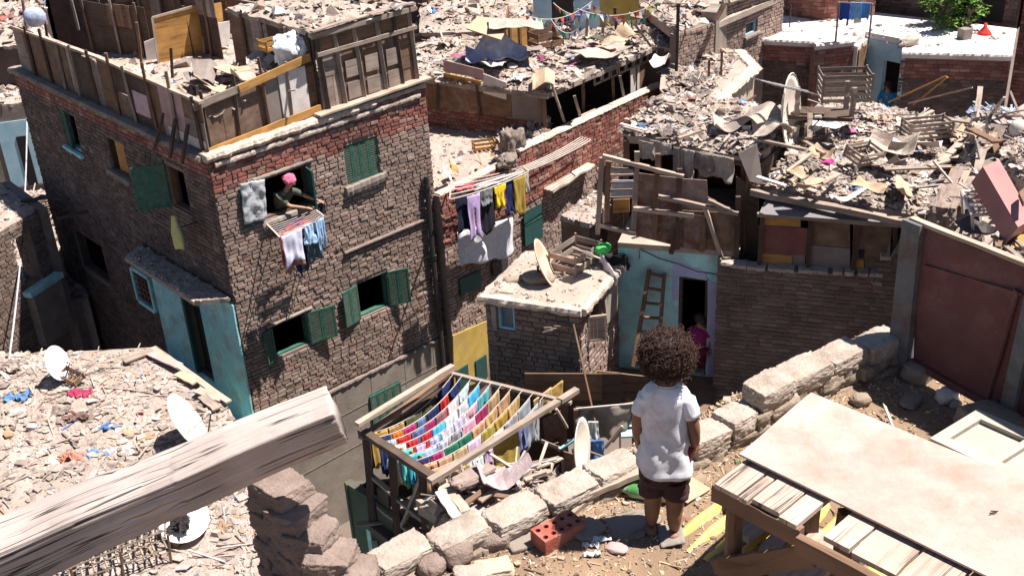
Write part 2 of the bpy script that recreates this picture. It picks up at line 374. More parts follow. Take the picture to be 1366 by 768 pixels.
# ---------------------------------------------------------------- building kit
def itop(tops, u):
    if u <= tops[0][0]: return tops[0][1]
    for (a, za), (b, zb) in zip(tops, tops[1:]):
        if a <= u <= b: return za + (zb - za) * ((u - a) / (b - a) if b > a else 0)
    return tops[-1][1]
def bricks(w, u0, u1, tops, zb, parent, bm='brick', mm='mortar', holes=(), bh=.078, bw=.21, gap=.02, proud=.022, th=.22, seed=1, name='wall', zcut=None, bands=(), ragged=.0):
    """brick facing on an upright plane: mortar slab with real openings and single bricks standing out of it"""
    if not isinstance(tops, (list, tuple)): tops = [(u0, tops), (u1, tops)]
    mb = MB(); rr = random.Random(seed)
    us = sorted(set([u0, u1] + [a for h in holes for a in h[:2] if u0 < a < u1] + [t[0] for t in tops if u0 < t[0] < u1]))
    for a, b in zip(us, us[1:]):
        if b - a < 1e-4: continue
        mid = (a + b) / 2; hs = sorted([h for h in holes if h[0] < mid < h[1]], key=lambda h: h[2])
        z = zb; segs = []
        for h in hs:
            if h[2] > z: segs.append((z, h[2], None))
            z = max(z, h[3])
        segs.append((z, None, 1))
        for s0, s1, t in segs:
            ta = itop(tops, a + 1e-5) if t else s1; tb = itop(tops, b - 1e-5) if t else s1
            if min(ta, tb) <= s0: continue
            q = [w.P(a, s0, -th), w.P(b, s0, -th), w.P(b, tb, -th), w.P(a, ta, -th)]
            mb.prism(q, w.n * th, 0)
    k = 0; z = zb; zt = max(t[1] for t in tops)
    zlow = zcut if zcut is not None else zb
    step = bh + gap * .55
    while z < zt:
        if z >= zlow:
            x = u0 - rr.uniform(0, bw)
            while x < u1:
                L = bw * rr.choice((1, 1, 1, 1, 1, .5)) * rr.uniform(.95, 1.05)
                a, b = max(x, u0), min(x + L - gap * .8, u1); x += L
                if b - a < .03: continue
                m = (a + b) / 2
                if z + bh * .6 > itop(tops, m): continue
                if any(h[0] - .01 < b and h[1] + .01 > a and h[2] - .02 < z + bh and h[3] + .01 > z for h in holes):
                    # trim against the opening
                    ok = False
                    for h in holes:
                        if h[2] - .02 < z + bh and h[3] + .01 > z:
                            if a < h[0] < b: b = h[0] - .005; ok = True
                            elif a < h[1] < b: a = h[1] + .005; ok = True
                            elif h[0] <= a and b <= h[1]: ok = False; break
                    if not ok or b - a < .03: continue
                if rr.random() < .012: continue
                m = (a + b) / 2; p = proud * rr.uniform(.6, 1.25); hz = bh * rr.uniform(.9, 1.02); dz = rr.uniform(-.004, .004) + .008 * noise.noise(V((m * 1.5, z * 2, seed)))
                sk = rr.uniform(-.006, .006)
                mi = 1
                for bz0, bz1, bi, _bn in bands:
                    if bz0 <= z + .04 * noise.noise(V((m * 2, 0, seed))) * 2 <= bz1: mi = bi
                z0, z1 = z + dz, z + dz + hz
                tl = rr.uniform(-.004, .004); c = .005
                q = [w.P(a, z0 + tl, -.01), w.P(b, z0, -.01), w.P(b, z1 + tl, -.01), w.P(a, z1, -.01),
                     w.P(a + c, z0 + c + tl, p + sk), w.P(b - c, z0 + c, p - sk), w.P(b - c, z1 - c + tl, p - sk), w.P(a + c, z1 - c, p + sk)]
                mb.add(q, [(4, 5, 6, 7), (0, 1, 5, 4), (1, 2, 6, 5), (2, 3, 7, 6), (3, 0, 4, 7)], mi)
        z += step; k += 1
    mats = [M[mm], M[bm]] + [M[b[3]] for b in bands]
    return mb.build(name, mats, parent)

def plate(w, u0, u1, z0, z1, d0, d1, mb, mi=0):
    mb.prism([w.P(u0, z0, d0), w.P(u1, z0, d0), w.P(u1, z1, d0), w.P(u0, z1, d0)], w.n * (d1 - d0), mi)
def quadpx(w, px, d0, th, mb, mi=0):
    mb.prism([w.hit(x, y, d0) for x, y in px], w.n * th, mi)
def lump_strip(A, B, w, h, mb, seed=0, n=None, mi=0, up=V((0, 0, 1)), rough=.35):
    """crumbling plaster bead from A to B"""
    A = V(A); B = V(B); L = (B - A).length; n = n or max(4, int(L / .05)); dn = (B - A).normalized(); sd = dn.cross(up).normalized()
    m = 8; vs = []; fs = []
    for i in range(n + 1):
        t = i / n; c = A.lerp(B, t)
        k = 1 + rough * noise.noise(V((t * L * 4, seed, 0))) + rough * .6 * noise.noise(V((t * L * 15, seed, 3)))
        for j in range(m):
            a = 2 * PI * j / m; e = 1 + rough * .5 * noise.noise(V((t * L * 12, seed, j)))
            x = math.copysign(abs(math.cos(a)) ** .6, math.cos(a)); y = math.copysign(abs(math.sin(a)) ** .6, math.sin(a))
            vs.append(c + sd * (w / 2 * k * e * x) + up * (h / 2 * k * e * y))
    for i in range(n):
        for j in range(m):
            a = i * m + j; b = i * m + (j + 1) % m; fs.append((a, b, b + m, a + m))
    fs.append(tuple(range(m - 1, -1, -1))); fs.append(tuple(range(n * m, n * m + m)))
    mb.add(vs, fs, mi)

def shutter(w, hu, side, wd, z0, z1, ang, parent, style='slat', col='green', d=.03, name='shutter', leaves=1, label=None):
    """window shutter hinged at u=hu; side +1/-1 is the way it reaches in the wall plane, ang swings it outward"""
    ca, sa = math.cos(math.radians(ang)), math.sin(math.radians(ang))
    ax = (w.u * side * ca + w.n * sa); nn = (w.n * ca - w.u * side * sa)
    o = w.P(hu, 0, d)
    def P(a, z, q=0): return o + ax * a + nn * q + V((0, 0, z))
    mb = MB()
    def bx(a0, a1, b0, b1, q0, q1, mi=0): mb.prism([P(a0, b0, q0), P(a1, b0, q0), P(a1, b1, q0), P(a0, b1, q0)], nn * (q1 - q0), mi)
    lw = wd / leaves
    for l in range(leaves):
        a0 = l * lw + .003; a1 = (l + 1) * lw - .003; r = .035
        bx(a0, a0 + r, z0, z1, -.015, .018); bx(a1 - r, a1, z0, z1, -.015, .018)
        bx(a0 + r, a1 - r, z0, z0 + r, -.013, .016); bx(a0 + r, a1 - r, z1 - r, z1, -.013, .016)
        if style == 'slat':
            bx(a0 + r, a1 - r, z0 + r, z1 - r, -.006, .004, 1)
            n = int((z1 - z0) / .05)
            for k in range(n):
                zz = z0 + r + (k + .5) * (z1 - z0 - 2 * r) / n
                bx(a0 + r, a1 - r, zz - .009, zz + .009, .004, .014, 2)
        else:
            bx(a0 + r, a1 - r, z0 + r, z1 - r, -.006, .006, 0)
            for k in range(1, 4): 
                aa = a0 + r + k * (a1 - a0 - 2 * r) / 4; bx(aa - .005, aa + .005, z0 + r, z1 - r, .006, .012, 0)
    return mb.build(name, [M[col], M['green_dk'], M['lattice']], parent, label=label)

def quad4(c):
    a, b, d, e = [V(x) for x in c]     # a->b along s, a->e along t
    return lambda s, t: (a * (1 - s) + b * s) * (1 - t) + (e * (1 - s) + d * s) * t
def slab(corners, th, mb, mi=0):
    mb.prism(corners, V((0, 0, -th)), mi)
def house_box(name, label, roof_pts, z_top, z_bot, wallmat, roofmat, parent=None, cat='house', th=.12):
    """plain closed house: wall skirt under a roof outline (world xy points)"""
    if parent is None:
        c = sum((V(p) for p in roof_pts), V((0, 0, 0))) / len(roof_pts); parent = thing(name, label, cat, (c.x, c.y, z_bot))
    return parent

def chips_into(mb, Q, n, smin, smax, rr, kinds=(3, 2, 1, 1), lift=.0, zf=None, mi=0, tilt=.5, stretch=1):
    for _ in range(n):
        s, t = rr.random(), rr.random(); p = Q(s, t)
        if zf: p.z += zf(s, t)
        sz = smin * (smax / smin) ** (rr.random() ** 2.1)
        k = rr.choices((0, 1, 2, 3), kinds)[0]
        az = rr.uniform(0, 2 * PI); tx = rr.gauss(0, tilt); ty = rr.gauss(0, tilt)
        Mx = Matrix.Rotation(az, 3, 'Z') @ Matrix.Rotation(tx, 3, 'X') @ Matrix.Rotation(ty, 3, 'Y')
        p = p + V((0, 0, lift + sz * .15 * rr.random()))
        if k == 0:      # flat torn piece
            m = rr.randint(4, 7); th = sz * .04 + .003; pts = []
            el = rr.uniform(.4, 1)
            for i in range(m):
                a = 2 * PI * i / m + rr.uniform(-.3, .3); r = sz * .5 * rr.uniform(.65, 1.1)
                pts.append(p + Mx @ V((math.cos(a) * r, math.sin(a) * r * el, rr.uniform(-.06, .06) * sz)))
            mb.prism(pts, Mx @ V((0, 0, th)), mi)
        elif k == 1:    # lump
            q = []; a = sz * .32
            for i in range(8):
                q.append(p + Mx @ V(((1 if i & 1 else -1) * a * rr.uniform(.6, 1.3), (1 if i & 2 else -1) * a * rr.uniform(.5, 1), (1 if i & 4 else -1) * a * rr.uniform(.3, .8))))
            mb.add(q, [(0, 2, 3, 1), (4, 5, 7, 6), (0, 1, 5, 4), (2, 6, 7, 3), (0, 4, 6, 2), (1, 3, 7, 5)], mi)
        elif k == 2:    # sliver
            d = Mx @ V((sz * 1.3, 0, 0)); mb.stick(p - d, p + d, sz * .10 + .004, sz * .05 + .003, mi=mi)
        else:           # crumpled rag
            h = sz * .28; o = V((rr.uniform(0, 99), rr.uniform(0, 99), 0)); el = rr.uniform(.6, 1)
            def fn(a, b):
                x = (a - .5) * sz * 1.3; y = (b - .5) * sz * 1.3 * el; e = 1 + .3 * noise.noise(V((a * 3, b * 3, 5)) + o)
                return p + Matrix.Rotation(az, 3, 'Z') @ V((x * e, y * e, h * noise.noise(V((a * 3.3, b * 3.3, 0)) + o) + h * .5 * noise.noise(V((a * 8, b * 8, 0)) + o)))
            mb.grid(fn, 8, 7, mi)

def rubble(label, corners, n, smin=.05, smax=.4, amp=.12, seed=0, mt='trash', base='sand', grid_n=(40, 30), kinds=(4, 2, 1.5, 1.2), edge_drop=.1, name='debris', cat='rubble', tilt=.45, nf=1.2, extra=None):
    """heaped rubbish over a quad of roof: uneven bed plus loose pieces"""
    Q = quad4(corners); rr = random.Random(seed); mb = MB(); o = V((seed * 11.3, seed * 5.7, 0))
    def zf(s, t):
        p = Q(s, t); e = min(s, 1 - s, t, 1 - t)
        return amp * (.45 + .9 * noise.noise(V((p.x * nf, p.y * nf, 0)) + o) + .4 * noise.noise(V((p.x * nf * 3, p.y * nf * 3, 0)) + o)) * min(1, e * 8 + .15)
    def wig(s, t):
        p = Q(s, t); p = p.copy(); p.z += zf(s, t)
        e = min(s, 1 - s, t, 1 - t)
        if e < .001:
            p.x += .06 * noise.noise(V((p.x * 4, p.y * 4, 1)) + o); p.y += .06 * noise.noise(V((p.x * 4, p.y * 4, 9)) + o)
        p.z += .03 * noise.noise(V((p.x * 9, p.y * 9, 4)) + o)
        return p
    mb.grid(wig, grid_n[0], grid_n[1], 0)
    # skirt
    def rim(k):
        k = (k % 1) * 4; i = int(k); f = k - i
        return [(f, 0), (1, f), (1 - f, 1), (0, 1 - f)][i]
    m = 80; vs = []
    for i in range(m):
        p = wig(*rim(i / m)); vs += [p, p - V((0, 0, edge_drop))]
    mb.add(vs, [(2 * i, 2 * i + 1, (2 * i + 3) % (2 * m), (2 * i + 2) % (2 * m)) for i in range(m)], 0)
    chips_into(mb, Q, n, smin, smax, rr, kinds, zf=zf, mi=1, tilt=tilt)
    o_ = mb.build(name, [M[base], M[mt]])
    tag(o_, label, cat, kind='stuff')
    return o_, Q, zf

def sheet(label, name, cat, c, sx, sy, rot, m, seed=0, curl=.1, th=.01, group=None, n=7):
    """a warped sheet (cardboard, ply, lino)"""
    mb = MB(); c = V(c); Mx = rot if isinstance(rot, Matrix) else Matrix.Rotation(rot, 3, 'Z')
    rr = random.Random(seed); ks = [rr.uniform(.86, 1.08) for _ in range(4)]
    def fn(a, b):
        e = (ks[0] * (1 - a) + ks[1] * a); g = (ks[2] * (1 - b) + ks[3] * b)
        x = (a - .5) * sx * g; y = (b - .5) * sy * e
        z = curl * (noise.noise(V((a * 1.5 + seed, b * 1.5, 0))) + .5 * (a - .5) ** 2 * 4)
        return c + Mx @ V((x, y, z))
    mb.grid(fn, n, n, 0); o = mb.build(name, [M[m] if isinstance(m, str) else m], solid=th)
    return tag(o, label, cat, group)

def rope_pts(A, B, sag, n=12):
    A = V(A); B = V(B)
    return [A.lerp(B, i / n) - V((0, 0, sag * 4 * (i / n) * (1 - i / n))) for i in range(n + 1)]

def garment(label, P, Q, drop, col, shape='rect', seed=0, name='garment', cat='laundry', group=None, fold=.02, nrm=None, parent=None, sag=0):
    """cloth hung over the line from P to Q"""
    P = V(P); Q = V(Q); d = Q - P; L = d.length; dn = d.normalized(); nr = nrm or dn.cross(V((0, 0, 1))).normalized(); rr = random.Random(seed)
    ph = rr.uniform(0, 9); fr = rr.uniform(2, 4); mb = MB(); bias = rr.uniform(-.06, .06)
    def fn(a, b):
        w = 1.0
        if shape == 'shirt': w = .72 + (.28 if .6 < b < .93 else 0) + .0
        if shape == 'pants': w = 1 - .08 * b
        if shape == 'tee': w = .68 + (.32 if b < .32 else 0)
        x = .5 + (a - .5) * w
        z = -b * drop * (1 + .06 * math.sin(a * 5 + ph) + .1 * noise.noise(V((a * 4, ph, 1)))) - sag * 4 * a * (1 - a)
        off = fold * (.2 + b) * .6 * math.sin(a * fr * 2 * PI + ph + b * 1.5 + 2.5 * noise.noise(V((a * 2, b * 2, ph + 9)))) + fold * 2.2 * (.2 + b) * noise.noise(V((a * 3.5, b * 2.5, ph)))
        gather = (a - .5) * bias * b
        return P + dn * (x * L + gather) + V((0, 0, z)) + nr * off
    nu = 14; nv = 14; mask = None
    if shape == 'pants': mask = lambda a, b: not (b > .38 and abs(a - .5) < .06 + .04 * b)
    if shape == 'shirt': mask = lambda a, b: True
    mb.grid(fn, nu, nv, 0, mask=mask)
    back = rr.uniform(.08, .2)
    mb.grid(lambda a, b: P + dn * ((.5 + (a - .5) * (.7 if shape in ('shirt', 'tee') else .98)) * L) + V((0, 0, -b * drop * back - sag * 4 * a * (1 - a))) - nr * (.012 + fold * .3 * b), 6, 3, 0)
    mc = cloth(col) if isinstance(col, tuple) else M[col]
    o = mb.build(name, mc, parent, smooth=True, solid=.004)
    if parent is None: tag(o, label, cat, group)
    return o

def dish(label, c, r, normal, up=V((0, 0, 1)), post_to=None, m='dish', arm=True, group='satellite dishes on the roofs', thick=.012):
    """satellite dish: bowl, rim, feed arm, head and stand"""
    c = V(c); n = V(normal).normalized(); a = n.cross(up).normalized(); b = a.cross(n).normalized()
    base = V(post_to) if post_to is not None else c - V((0, 0, r))
    t = thing('satellite_dish', label, 'satellite dish', base, group)
    mb = MB(); K = 26; rings = 6; dep = r * .2
    vs = [c - n * dep]; fs = []
    for i in range(1, rings + 1):
        q = i / rings
        for k in range(K):
            th = 2 * PI * k / K; vs.append(c + (a * math.cos(th) * .92 + b * math.sin(th)) * r * q - n * dep * (1 - q * q))
    for k in range(K): fs.append((0, 1 + k, 1 + (k + 1) % K))
    for i in range(rings - 1):
        for k in range(K):
            p = 1 + i * K + k; q = 1 + i * K + (k + 1) % K; fs.append((p, p + K, q + K, q))
    mb.add(vs, fs); mb.build('bowl', M[m], t, smooth=True, solid=thick)
    mb = MB(); mb.tube([c + (a * math.cos(2 * PI * k / K) * .92 + b * math.sin(2 * PI * k / K)) * r for k in range(K + 1)], r * .018, 5); mb.build('rim', M[m], t)
    if arm:
        e = c + n * r * .75 - b * r * .15
        mb = MB(); mb.tube([c - b * r * .95 - n * .01, e], .012, 5); mb.tube([c + a * r * .7, e], .005, 4); mb.tube([c - a * r * .7, e], .005, 4); mb.build('feed_arm', M['iron'], t)
        mb = MB(); mb.tube([e + b * .02, e - n * r * .16 + b * .02], [.03, .025], 8); mb.build('feed_head', M['board_white'], t)
    mb = MB(); mb.tube([base, c - n * (dep + .05) - V((0, 0, r * .1)), c - n * dep], .02, 6); mb.build('stand', M['iron'], t)
    return t

def crate(label, c, size, rz, m='wood_brown', slats=3, tilt=None, cat='crate', group=None, name='crate'):
    sx, sy, sz = size; c = V(c); Mx = Matrix.Rotation(rz, 3, 'Z')
    if tilt: Mx = Mx @ Matrix.Rotation(tilt[0], 3, 'X') @ Matrix.Rotation(tilt[1], 3, 'Y')
    t = thing(name, label, cat, c, group)
    def P(x, y, z): return c + Mx @ V((x * sx / 2, y * sy / 2, z * sz))
    for x in (-1, 1):
        for y in (-1, 1): mb = MB(); mb.stick(P(x, y, 0), P(x, y, 1), .03, .03); mb.build('corner_post', M[m], t)
    for nm, A, B in (('end_slats', [(-1, -1), (-1, 1)], 1), ('end_slats', [(1, -1), (1, 1)], 1), ('side_slats', [(-1, -1), (1, -1)], 1), ('side_slats', [(-1, 1), (1, 1)], 1)):
        mb = MB()
        for k in range(slats):
            z = (k + .5) / slats; mb.stick(P(*A[0], z), P(*A[1], z), .012, sz / slats * .55)
        mb.build(nm, M[m], t)
    mb = MB()
    for k in range(5):
        x = -.8 + k * .4; mb.stick(P(x, -1, .03), P(x, 1, .03), sx * .12, .01)
    mb.build('bottom_slats', M[m], t)
    return t

def plank(label, A, B, w=.1, h=.025, m='wood_grey', name='plank', cat='plank', seed=0, rough=True, group=None, up=None):
    mb = MB()
    if rough: mb.wob(A, B, w, h, seed or hash(label) % 999 if False else seed + 1, n=5, amp=.12, up=up)
    else: mb.stick(A, B, w, h, up=up)
    return tag(mb.build(name, M[m]), label, cat, group)

def patch_fence(w, u0, u1, z0, hts, parent, seed=0, pw=(.45, .95), d=0, rows=2, post=.9, post_up=.35, mats=None, posts=True, tmax=0):
    """shanty boarding: overlapping patches of board with uneven posts outside"""
    rr = random.Random(seed); mats = mats or ['ply', 'wood_brown', 'board_grey', 'ply', 'wood_grey', 'ply', 'wood_dark', 'board_pink']
    u = u0; k = 0
    while u < u1 - .05:
        L = min(rr.uniform(*pw), u1 - u); z = z0; ht = hts(u + L / 2)
        nr = rr.choice((1, 2, 2)) if rows > 1 else 1
        cut = [0, 1] if nr == 1 else [0, rr.uniform(.35, .65), 1]
        for a, b in zip(cut, cut[1:]):
            mb = MB(); dd = d + rr.uniform(0, .02) + (.012 if k % 2 else 0)
            za, zb_ = z0 + a * ht - .02, z0 + b * ht + rr.uniform(-.02, .05)
            ua, ub = u - rr.uniform(0, .05), u + L + rr.uniform(0, .05)
            if rr.random() < .35 and L > .4:
                n = max(2, int((ub - ua) / .13))
                for i in range(n):
                    x0 = ua + (ub - ua) * i / n; x1 = ua + (ub - ua) * (i + 1) / n - .008
                    mb.prism([w.P(x0, za + rr.uniform(-.02, .02), dd), w.P(x1, za, dd), w.P(x1, zb_ + rr.uniform(-.04, .04), dd), w.P(x0, zb_ + rr.uniform(-.04, .04), dd)], w.n * .018)
                mt = rr.choice(('wood_grey', 'wood_brown'))
            else:
                mb.prism([w.P(ua, za + rr.uniform(-.02, .02), dd), w.P(ub, za + rr.uniform(-.02, .02), dd), w.P(ub, zb_ + rr.uniform(-.03, .03), dd), w.P(ua, zb_ + rr.uniform(-.03, .03), dd)], w.n * .015)
                mt = rr.choice(mats)
            mb.build('board', M[mt], parent)
        u += L; k += 1
    if posts:
        u = u0 + .1
        while u < u1:
            ht = hts(u) + rr.uniform(.05, post_up); ln = rr.uniform(-.09, .09)
            mb = MB(); mb.wob(w.P(u, z0 - .08, d + .07), w.P(u + ln, z0 + ht, d + .05 + rr.uniform(0, .06)), .05, .05, seed * 50 + int(u * 10), n=5, amp=.2); mb.build('post', M[rr.choice(('wood_dark', 'wood_grey', 'wood_brown'))], parent)
            u += post * rr.uniform(.75, 1.2)
# ---------------------------------------------------------------- people
M['skin_child'] = mat('skin_child', (.21, .105, .06), scale=8, rough=.55, bump=.08, dirt=(.2, .11, .07), dirt_amt=.4)
M['skin'] = mat('skin_adult', (.36, .2, .12), scale=8, rough=.55, bump=.05)
M['hair'] = mat('hair_curls', (.04, .017, .011), (.11, .044, .026), scale=25, rough=.5, bump=0, spec=.35)
M['eye'] = mat('eye_white', (.7, .68, .62), bump=0, rough=.3); M['iris'] = mat('iris', (.03, .015, .01), bump=0, rough=.2)
M['lip'] = mat('lips', (.28, .1, .08), bump=0)
def skinned(name, pts, edges, mt, parent, root=0, sub=2):
    """one continuous surface grown over joints: pts = [(pos, rx, ry)]"""
    org = ORG[parent.name]
    me = bpy.data.meshes.new(name); me.from_pydata([V(p[0]) - org for p in pts], edges, []); me.materials.append(M[mt] if isinstance(mt, str) else mt)
    o = bpy.data.objects.new(name, me); COL.objects.link(o); o.parent = parent; ORG[o.name] = org
    md = o.modifiers.new('skin', 'SKIN'); md.use_smooth_shade = True
    sv = me.skin_vertices[0].data
    for i, p in enumerate(pts): sv[i].radius = (p[1], p[2] if len(p) > 2 else p[1]); sv[i].use_root = (i == root)
    o.modifiers.new('sub', 'SUBSURF').render_levels = sub; o.modifiers['sub'].levels = sub
    bpy.context.view_layer.update(); dg = bpy.context.evaluated_depsgraph_get()
    nm = bpy.data.meshes.new_from_object(o.evaluated_get(dg)); o.modifiers.clear(); o.data = nm
    if not nm.materials: nm.materials.append(M[mt] if isinstance(mt, str) else mt)
    nm.polygons.foreach_set('use_smooth', [True] * len(nm.polygons))
    return o
def loft(rings, n=24, wr=.006, seed=0, fr=3, cap=False):
    """rings: (centre, ax, ay, rx, ry) -> closed tube of cloth with soft creases"""
    vs = []; fs = []
    for i, (c, ax, ay, rx, ry) in enumerate(rings):
        for k in range(n):
            a = 2 * PI * k / n; q = 1
            d = ax * math.cos(a) * rx + ay * math.sin(a) * ry
            p = V(c) + d; w = noise.noise(V((math.cos(a) * 2 * fr / 3, math.sin(a) * 2 * fr / 3, i * .45 + seed))) * wr * 2 + noise.noise(p * 22 + V((seed, 0, 0))) * wr
            vs.append(p + d.normalized() * w)
    for i in range(len(rings) - 1):
        for k in range(n):
            k2 = (k + 1) % n; fs.append((i * n + k, i * n + k2, (i + 1) * n + k2, (i + 1) * n + k))
    if cap: fs += [tuple(range(n - 1, -1, -1)), tuple(range((len(rings) - 1) * n, len(rings) * n))]
    return vs, fs
def interp_rings(keys, m):
    out = []
    for a, b in zip(keys, keys[1:]):
        for i in range(m):
            t = i / m; t = t
            out.append((V(a[0]).lerp(V(b[0]), t), a[1].lerp(b[1], t).normalized(), a[2].lerp(b[2], t).normalized(), a[3] + (b[3] - a[3]) * t, a[4] + (b[4] - a[4]) * t))
    out.append((V(keys[-1][0]),) + tuple(keys[-1][1:])); return out
def face_parts(t, hc, fwd, up, s, skin='skin'):
    """eyes, nose, mouth, ears; hc head centre, s head half width"""
    sd = fwd.cross(up).normalized()
    for x in (-1, 1):
        mb = MB(); mb.rock(hc + sd * x * s * .38 + fwd * s * .93 + up * s * .02, (s * .3, s * .16, s * .16), n=4, sq=.1, rough=0, fine=0); e = mb.build('eye', M['eye'], t, True)
        mb = MB(); mb.rock(hc + sd * x * s * .38 + fwd * s * 1.0 + up * s * .02, (s * .12, s * .1, s * .12), n=3, sq=.1, rough=0, fine=0); mb.build('iris', M['iris'], e, True)
        mb = MB(); mb.rock(hc + sd * x * s * 1.02, (s * .18, s * .4, s * .6), n=4, sq=.1, rough=.05, fine=0); mb.build('ear', M[skin], t, True)
    mb = MB(); mb.rock(hc + fwd * s * 1.08 - up * s * .2, (s * .28, s * .32, s * .42), n=4, sq=.2, rough=0, fine=0); mb.build('nose', M[skin], t, True)
    mb = MB(); mb.rock(hc + fwd * s * .97 - up * s * .58, (s * .5, s * .12, s * .13), n=4, sq=.2, rough=0, fine=0); mb.build('mouth', M['lip'], t, True)
def hand(t, wrist, dirn, pn, s, skin, thumb_side, curl=.5):
    """palm, four unequal bent fingers, thumb off the side; dirn along the hand, pn palm normal"""
    dirn = V(dirn).normalized(); pn = V(pn).normalized(); sd = dirn.cross(pn).normalized()
    mb = MB(); Mx = Matrix((sd, dirn, pn)).transposed()
    mb.rock(V(wrist) + dirn * s * .42, (s * .78, s * .95, s * .36), Mx, n=5, sq=.35, rough=.02, fine=0)
    for k, (x, L) in enumerate(((-.3, .62), (-.1, .72), (.1, .68), (.29, .52))):
        p0 = V(wrist) + dirn * s * .82 + sd * x * s * thumb_side; d1 = (dirn + pn * curl * .4 + sd * x * .3 * thumb_side).normalized(); p1 = p0 + d1 * s * L * .5
        d2 = (dirn + pn * curl * 1.6).normalized(); p2 = p1 + d2 * s * L * .32; p3 = p2 + (dirn * .3 + pn * curl * 2).normalized() * s * L * .25
        mb.tube([p0 - d1 * s * .1, p0, p1, p2, p3], [s * .1, s * .1, s * .095, s * .085, s * .06], 7)
    b = V(wrist) + dirn * s * .25 - sd * s * .32 * thumb_side
    mb.tube([b, b + (dirn * .6 - sd * .6 * thumb_side + pn * .2).normalized() * s * .3, b + (dirn * .9 - sd * .5 * thumb_side + pn * .5).normalized() * s * .55], [s * .13, s * .11, s * .07], 7)
    mb.build('hand', M[skin], t, True)

def small_person(label, base, J, shirt, trousers, hairc, headwear=None, skin='skin', hs=.095, robe=False, fwd=V((0, -1, 0))):
    """figure for the middle distance. J: joint name -> world point"""
    t = thing('person', label, 'person', base)
    P = [(J['pelvis'], .12, .1), (J['waist'], .11, .085), (J['chest'], .14, .095), (J['neck'], .05), (J['head'] - V((0, 0, hs * .3)), hs * .72), (J['head'] + V((0, 0, hs * .55)), hs * .7)]
    E = [(0, 1), (1, 2), (2, 3), (3, 4), (4, 5)]
    def chain(st, names, rad):
        k = st
        for n_, r in zip(names, rad):
            P.append((J[n_], r)); E.append((k, len(P) - 1)); k = len(P) - 1
    for s in 'lr':
        chain(2, ['sh' + s, 'el' + s, 'wr' + s], [.055, .038, .027])
        if 'kn' + s in J: chain(0, ['hip' + s, 'kn' + s, 'an' + s, 'to' + s], [.08, .058, .038, .035])
    skinned('body', P, E, skin, t)
    # shirt with sleeves grown over the same joints, a little larger
    P2 = [(J['pelvis'].lerp(J['waist'], .2), .15, .125), (J['waist'], .135, .11), (J['chest'], .165, .12), (J['neck'].lerp(J['chest'], .35), .085, .07)]; E2 = [(0, 1), (1, 2), (2, 3)]
    for s in 'lr':
        k = len(P2); P2 += [(J['sh' + s], .075), (J['sh' + s].lerp(J['el' + s], .9), .052)]; E2 += [(2, k), (k, k + 1)]
    skinned('shirt', P2, E2, cloth(shirt), t)
    if 'knl' in J:
        P3 = [(J['pelvis'], .145, .12)]; E3 = []
        for s in 'lr':
            k = len(P3); P3 += [(J['hip' + s], .1), (J['kn' + s], .075), (J['an' + s] + (J['kn' + s] - J['an' + s]) * .15, .055)]; E3 += [(0, k), (k, k + 1), (k + 1, k + 2)]
        skinned('trousers', P3, E3, cloth(trousers), t)
    f = fwd.normalized(); up = V((0, 0, 1)); hc = J['head'].copy()
    face_parts(t, hc, f, up, hs * .72, skin)
    mb = MB(); mb.rock(hc - f * hs * .25 + up * hs * .42, (hs * 2.0, hs * 2.1, hs * 1.8), n=14, sq=.1, rough=.16, fine=.12)
    if headwear: mb.rock(hc - f * hs * 1.0 - up * hs * .1, (hs * .9, hs * .8, hs * 1.1), n=7, sq=.2, rough=.25, fine=.1)
    mb.build('headscarf' if headwear else 'hair', cloth(headwear) if headwear else M[hairc], t, True)
    for s, x in (('l', -1), ('r', 1)):
        d = (J['wr' + s] - J['el' + s]).normalized(); hand(t, J['wr' + s], d, V((0, 0, -1)) if abs(d.z) < .8 else f, .085, skin, x)
    return t
# ---------------------------------------------------------------- the ground far below
mb = MB(); mb.grid(lambda a, b: V(((a - .5) * 900, -150 + b * 1000, -12.6 + .05 * noise.noise(V((a * 60, b * 60, 0))))), 60, 60)
tag(mb.build('ground', M['alley']), kind='structure')

# ---------------------------------------------------------------- the tall brick house with shuttered windows
CO = Y(277, 213, 18.5)
F1 = Wl(CO, az=48.7); F2 = Wl(CO, az=-41.3)
A = thing('brick_house', 'tall brown brick house with green shuttered windows and boarded shacks on its roof', 'house', (CO.x, CO.y, -12.6))
def hole(w, px, grow=0):
    q = [w.uz(x, y) for x, y in px]; us = [a for a, _ in q]; zs = [b for _, b in q]
    us.sort(); zs.sort()
    return ((us[0] + us[1]) / 2 - grow, (us[2] + us[3]) / 2 + grow, (zs[0] + zs[1]) / 2 - grow, (zs[2] + zs[3]) / 2 + grow)
H1 = hole(F1, [(345, 238), (411, 222), (414, 275), (350, 293)])
H2 = hole(F1, [(458, 195), (502, 182), (507, 232), (463, 247)])
H3 = hole(F1, [(363, 436), (410, 415), (413, 457), (367, 479)])
H4 = hole(F1, [(475, 379), (516, 362), (520, 407), (480, 425)])
H5 = hole(F1, [(490, 526), (532, 507), (535, 545), (495, 566)])
LEN1 = 4.86
zb1 = F1.uz(447, 518)[1]; zb2 = F1.uz(597, 446)[1]; zband = (zb1 + zb2) / 2
tops1 = [(0, -3.72), (LEN1, -3.6)]
bricks(F1, 0, LEN1, tops1, -12.6, A, holes=[H1, H2, H3, H4, H5], seed=3, zcut=zband, bands=[(-4.35, -3.2, 2, 'brick_red')], proud=.024, bh=.07, bw=.2)
K1 = hole(F2, [(80, 146), (101, 156), (108, 205), (89, 193)])
K2 = hole(F2, [(139, 181), (166, 194), (172, 236), (151, 229)])
K3 = hole(F2, [(216, 218), (247, 230), (254, 288), (235, 276)])
K4 = hole(F2, [(100, 312), (134, 322), (146, 372), (112, 362)])
EXU = 2.9
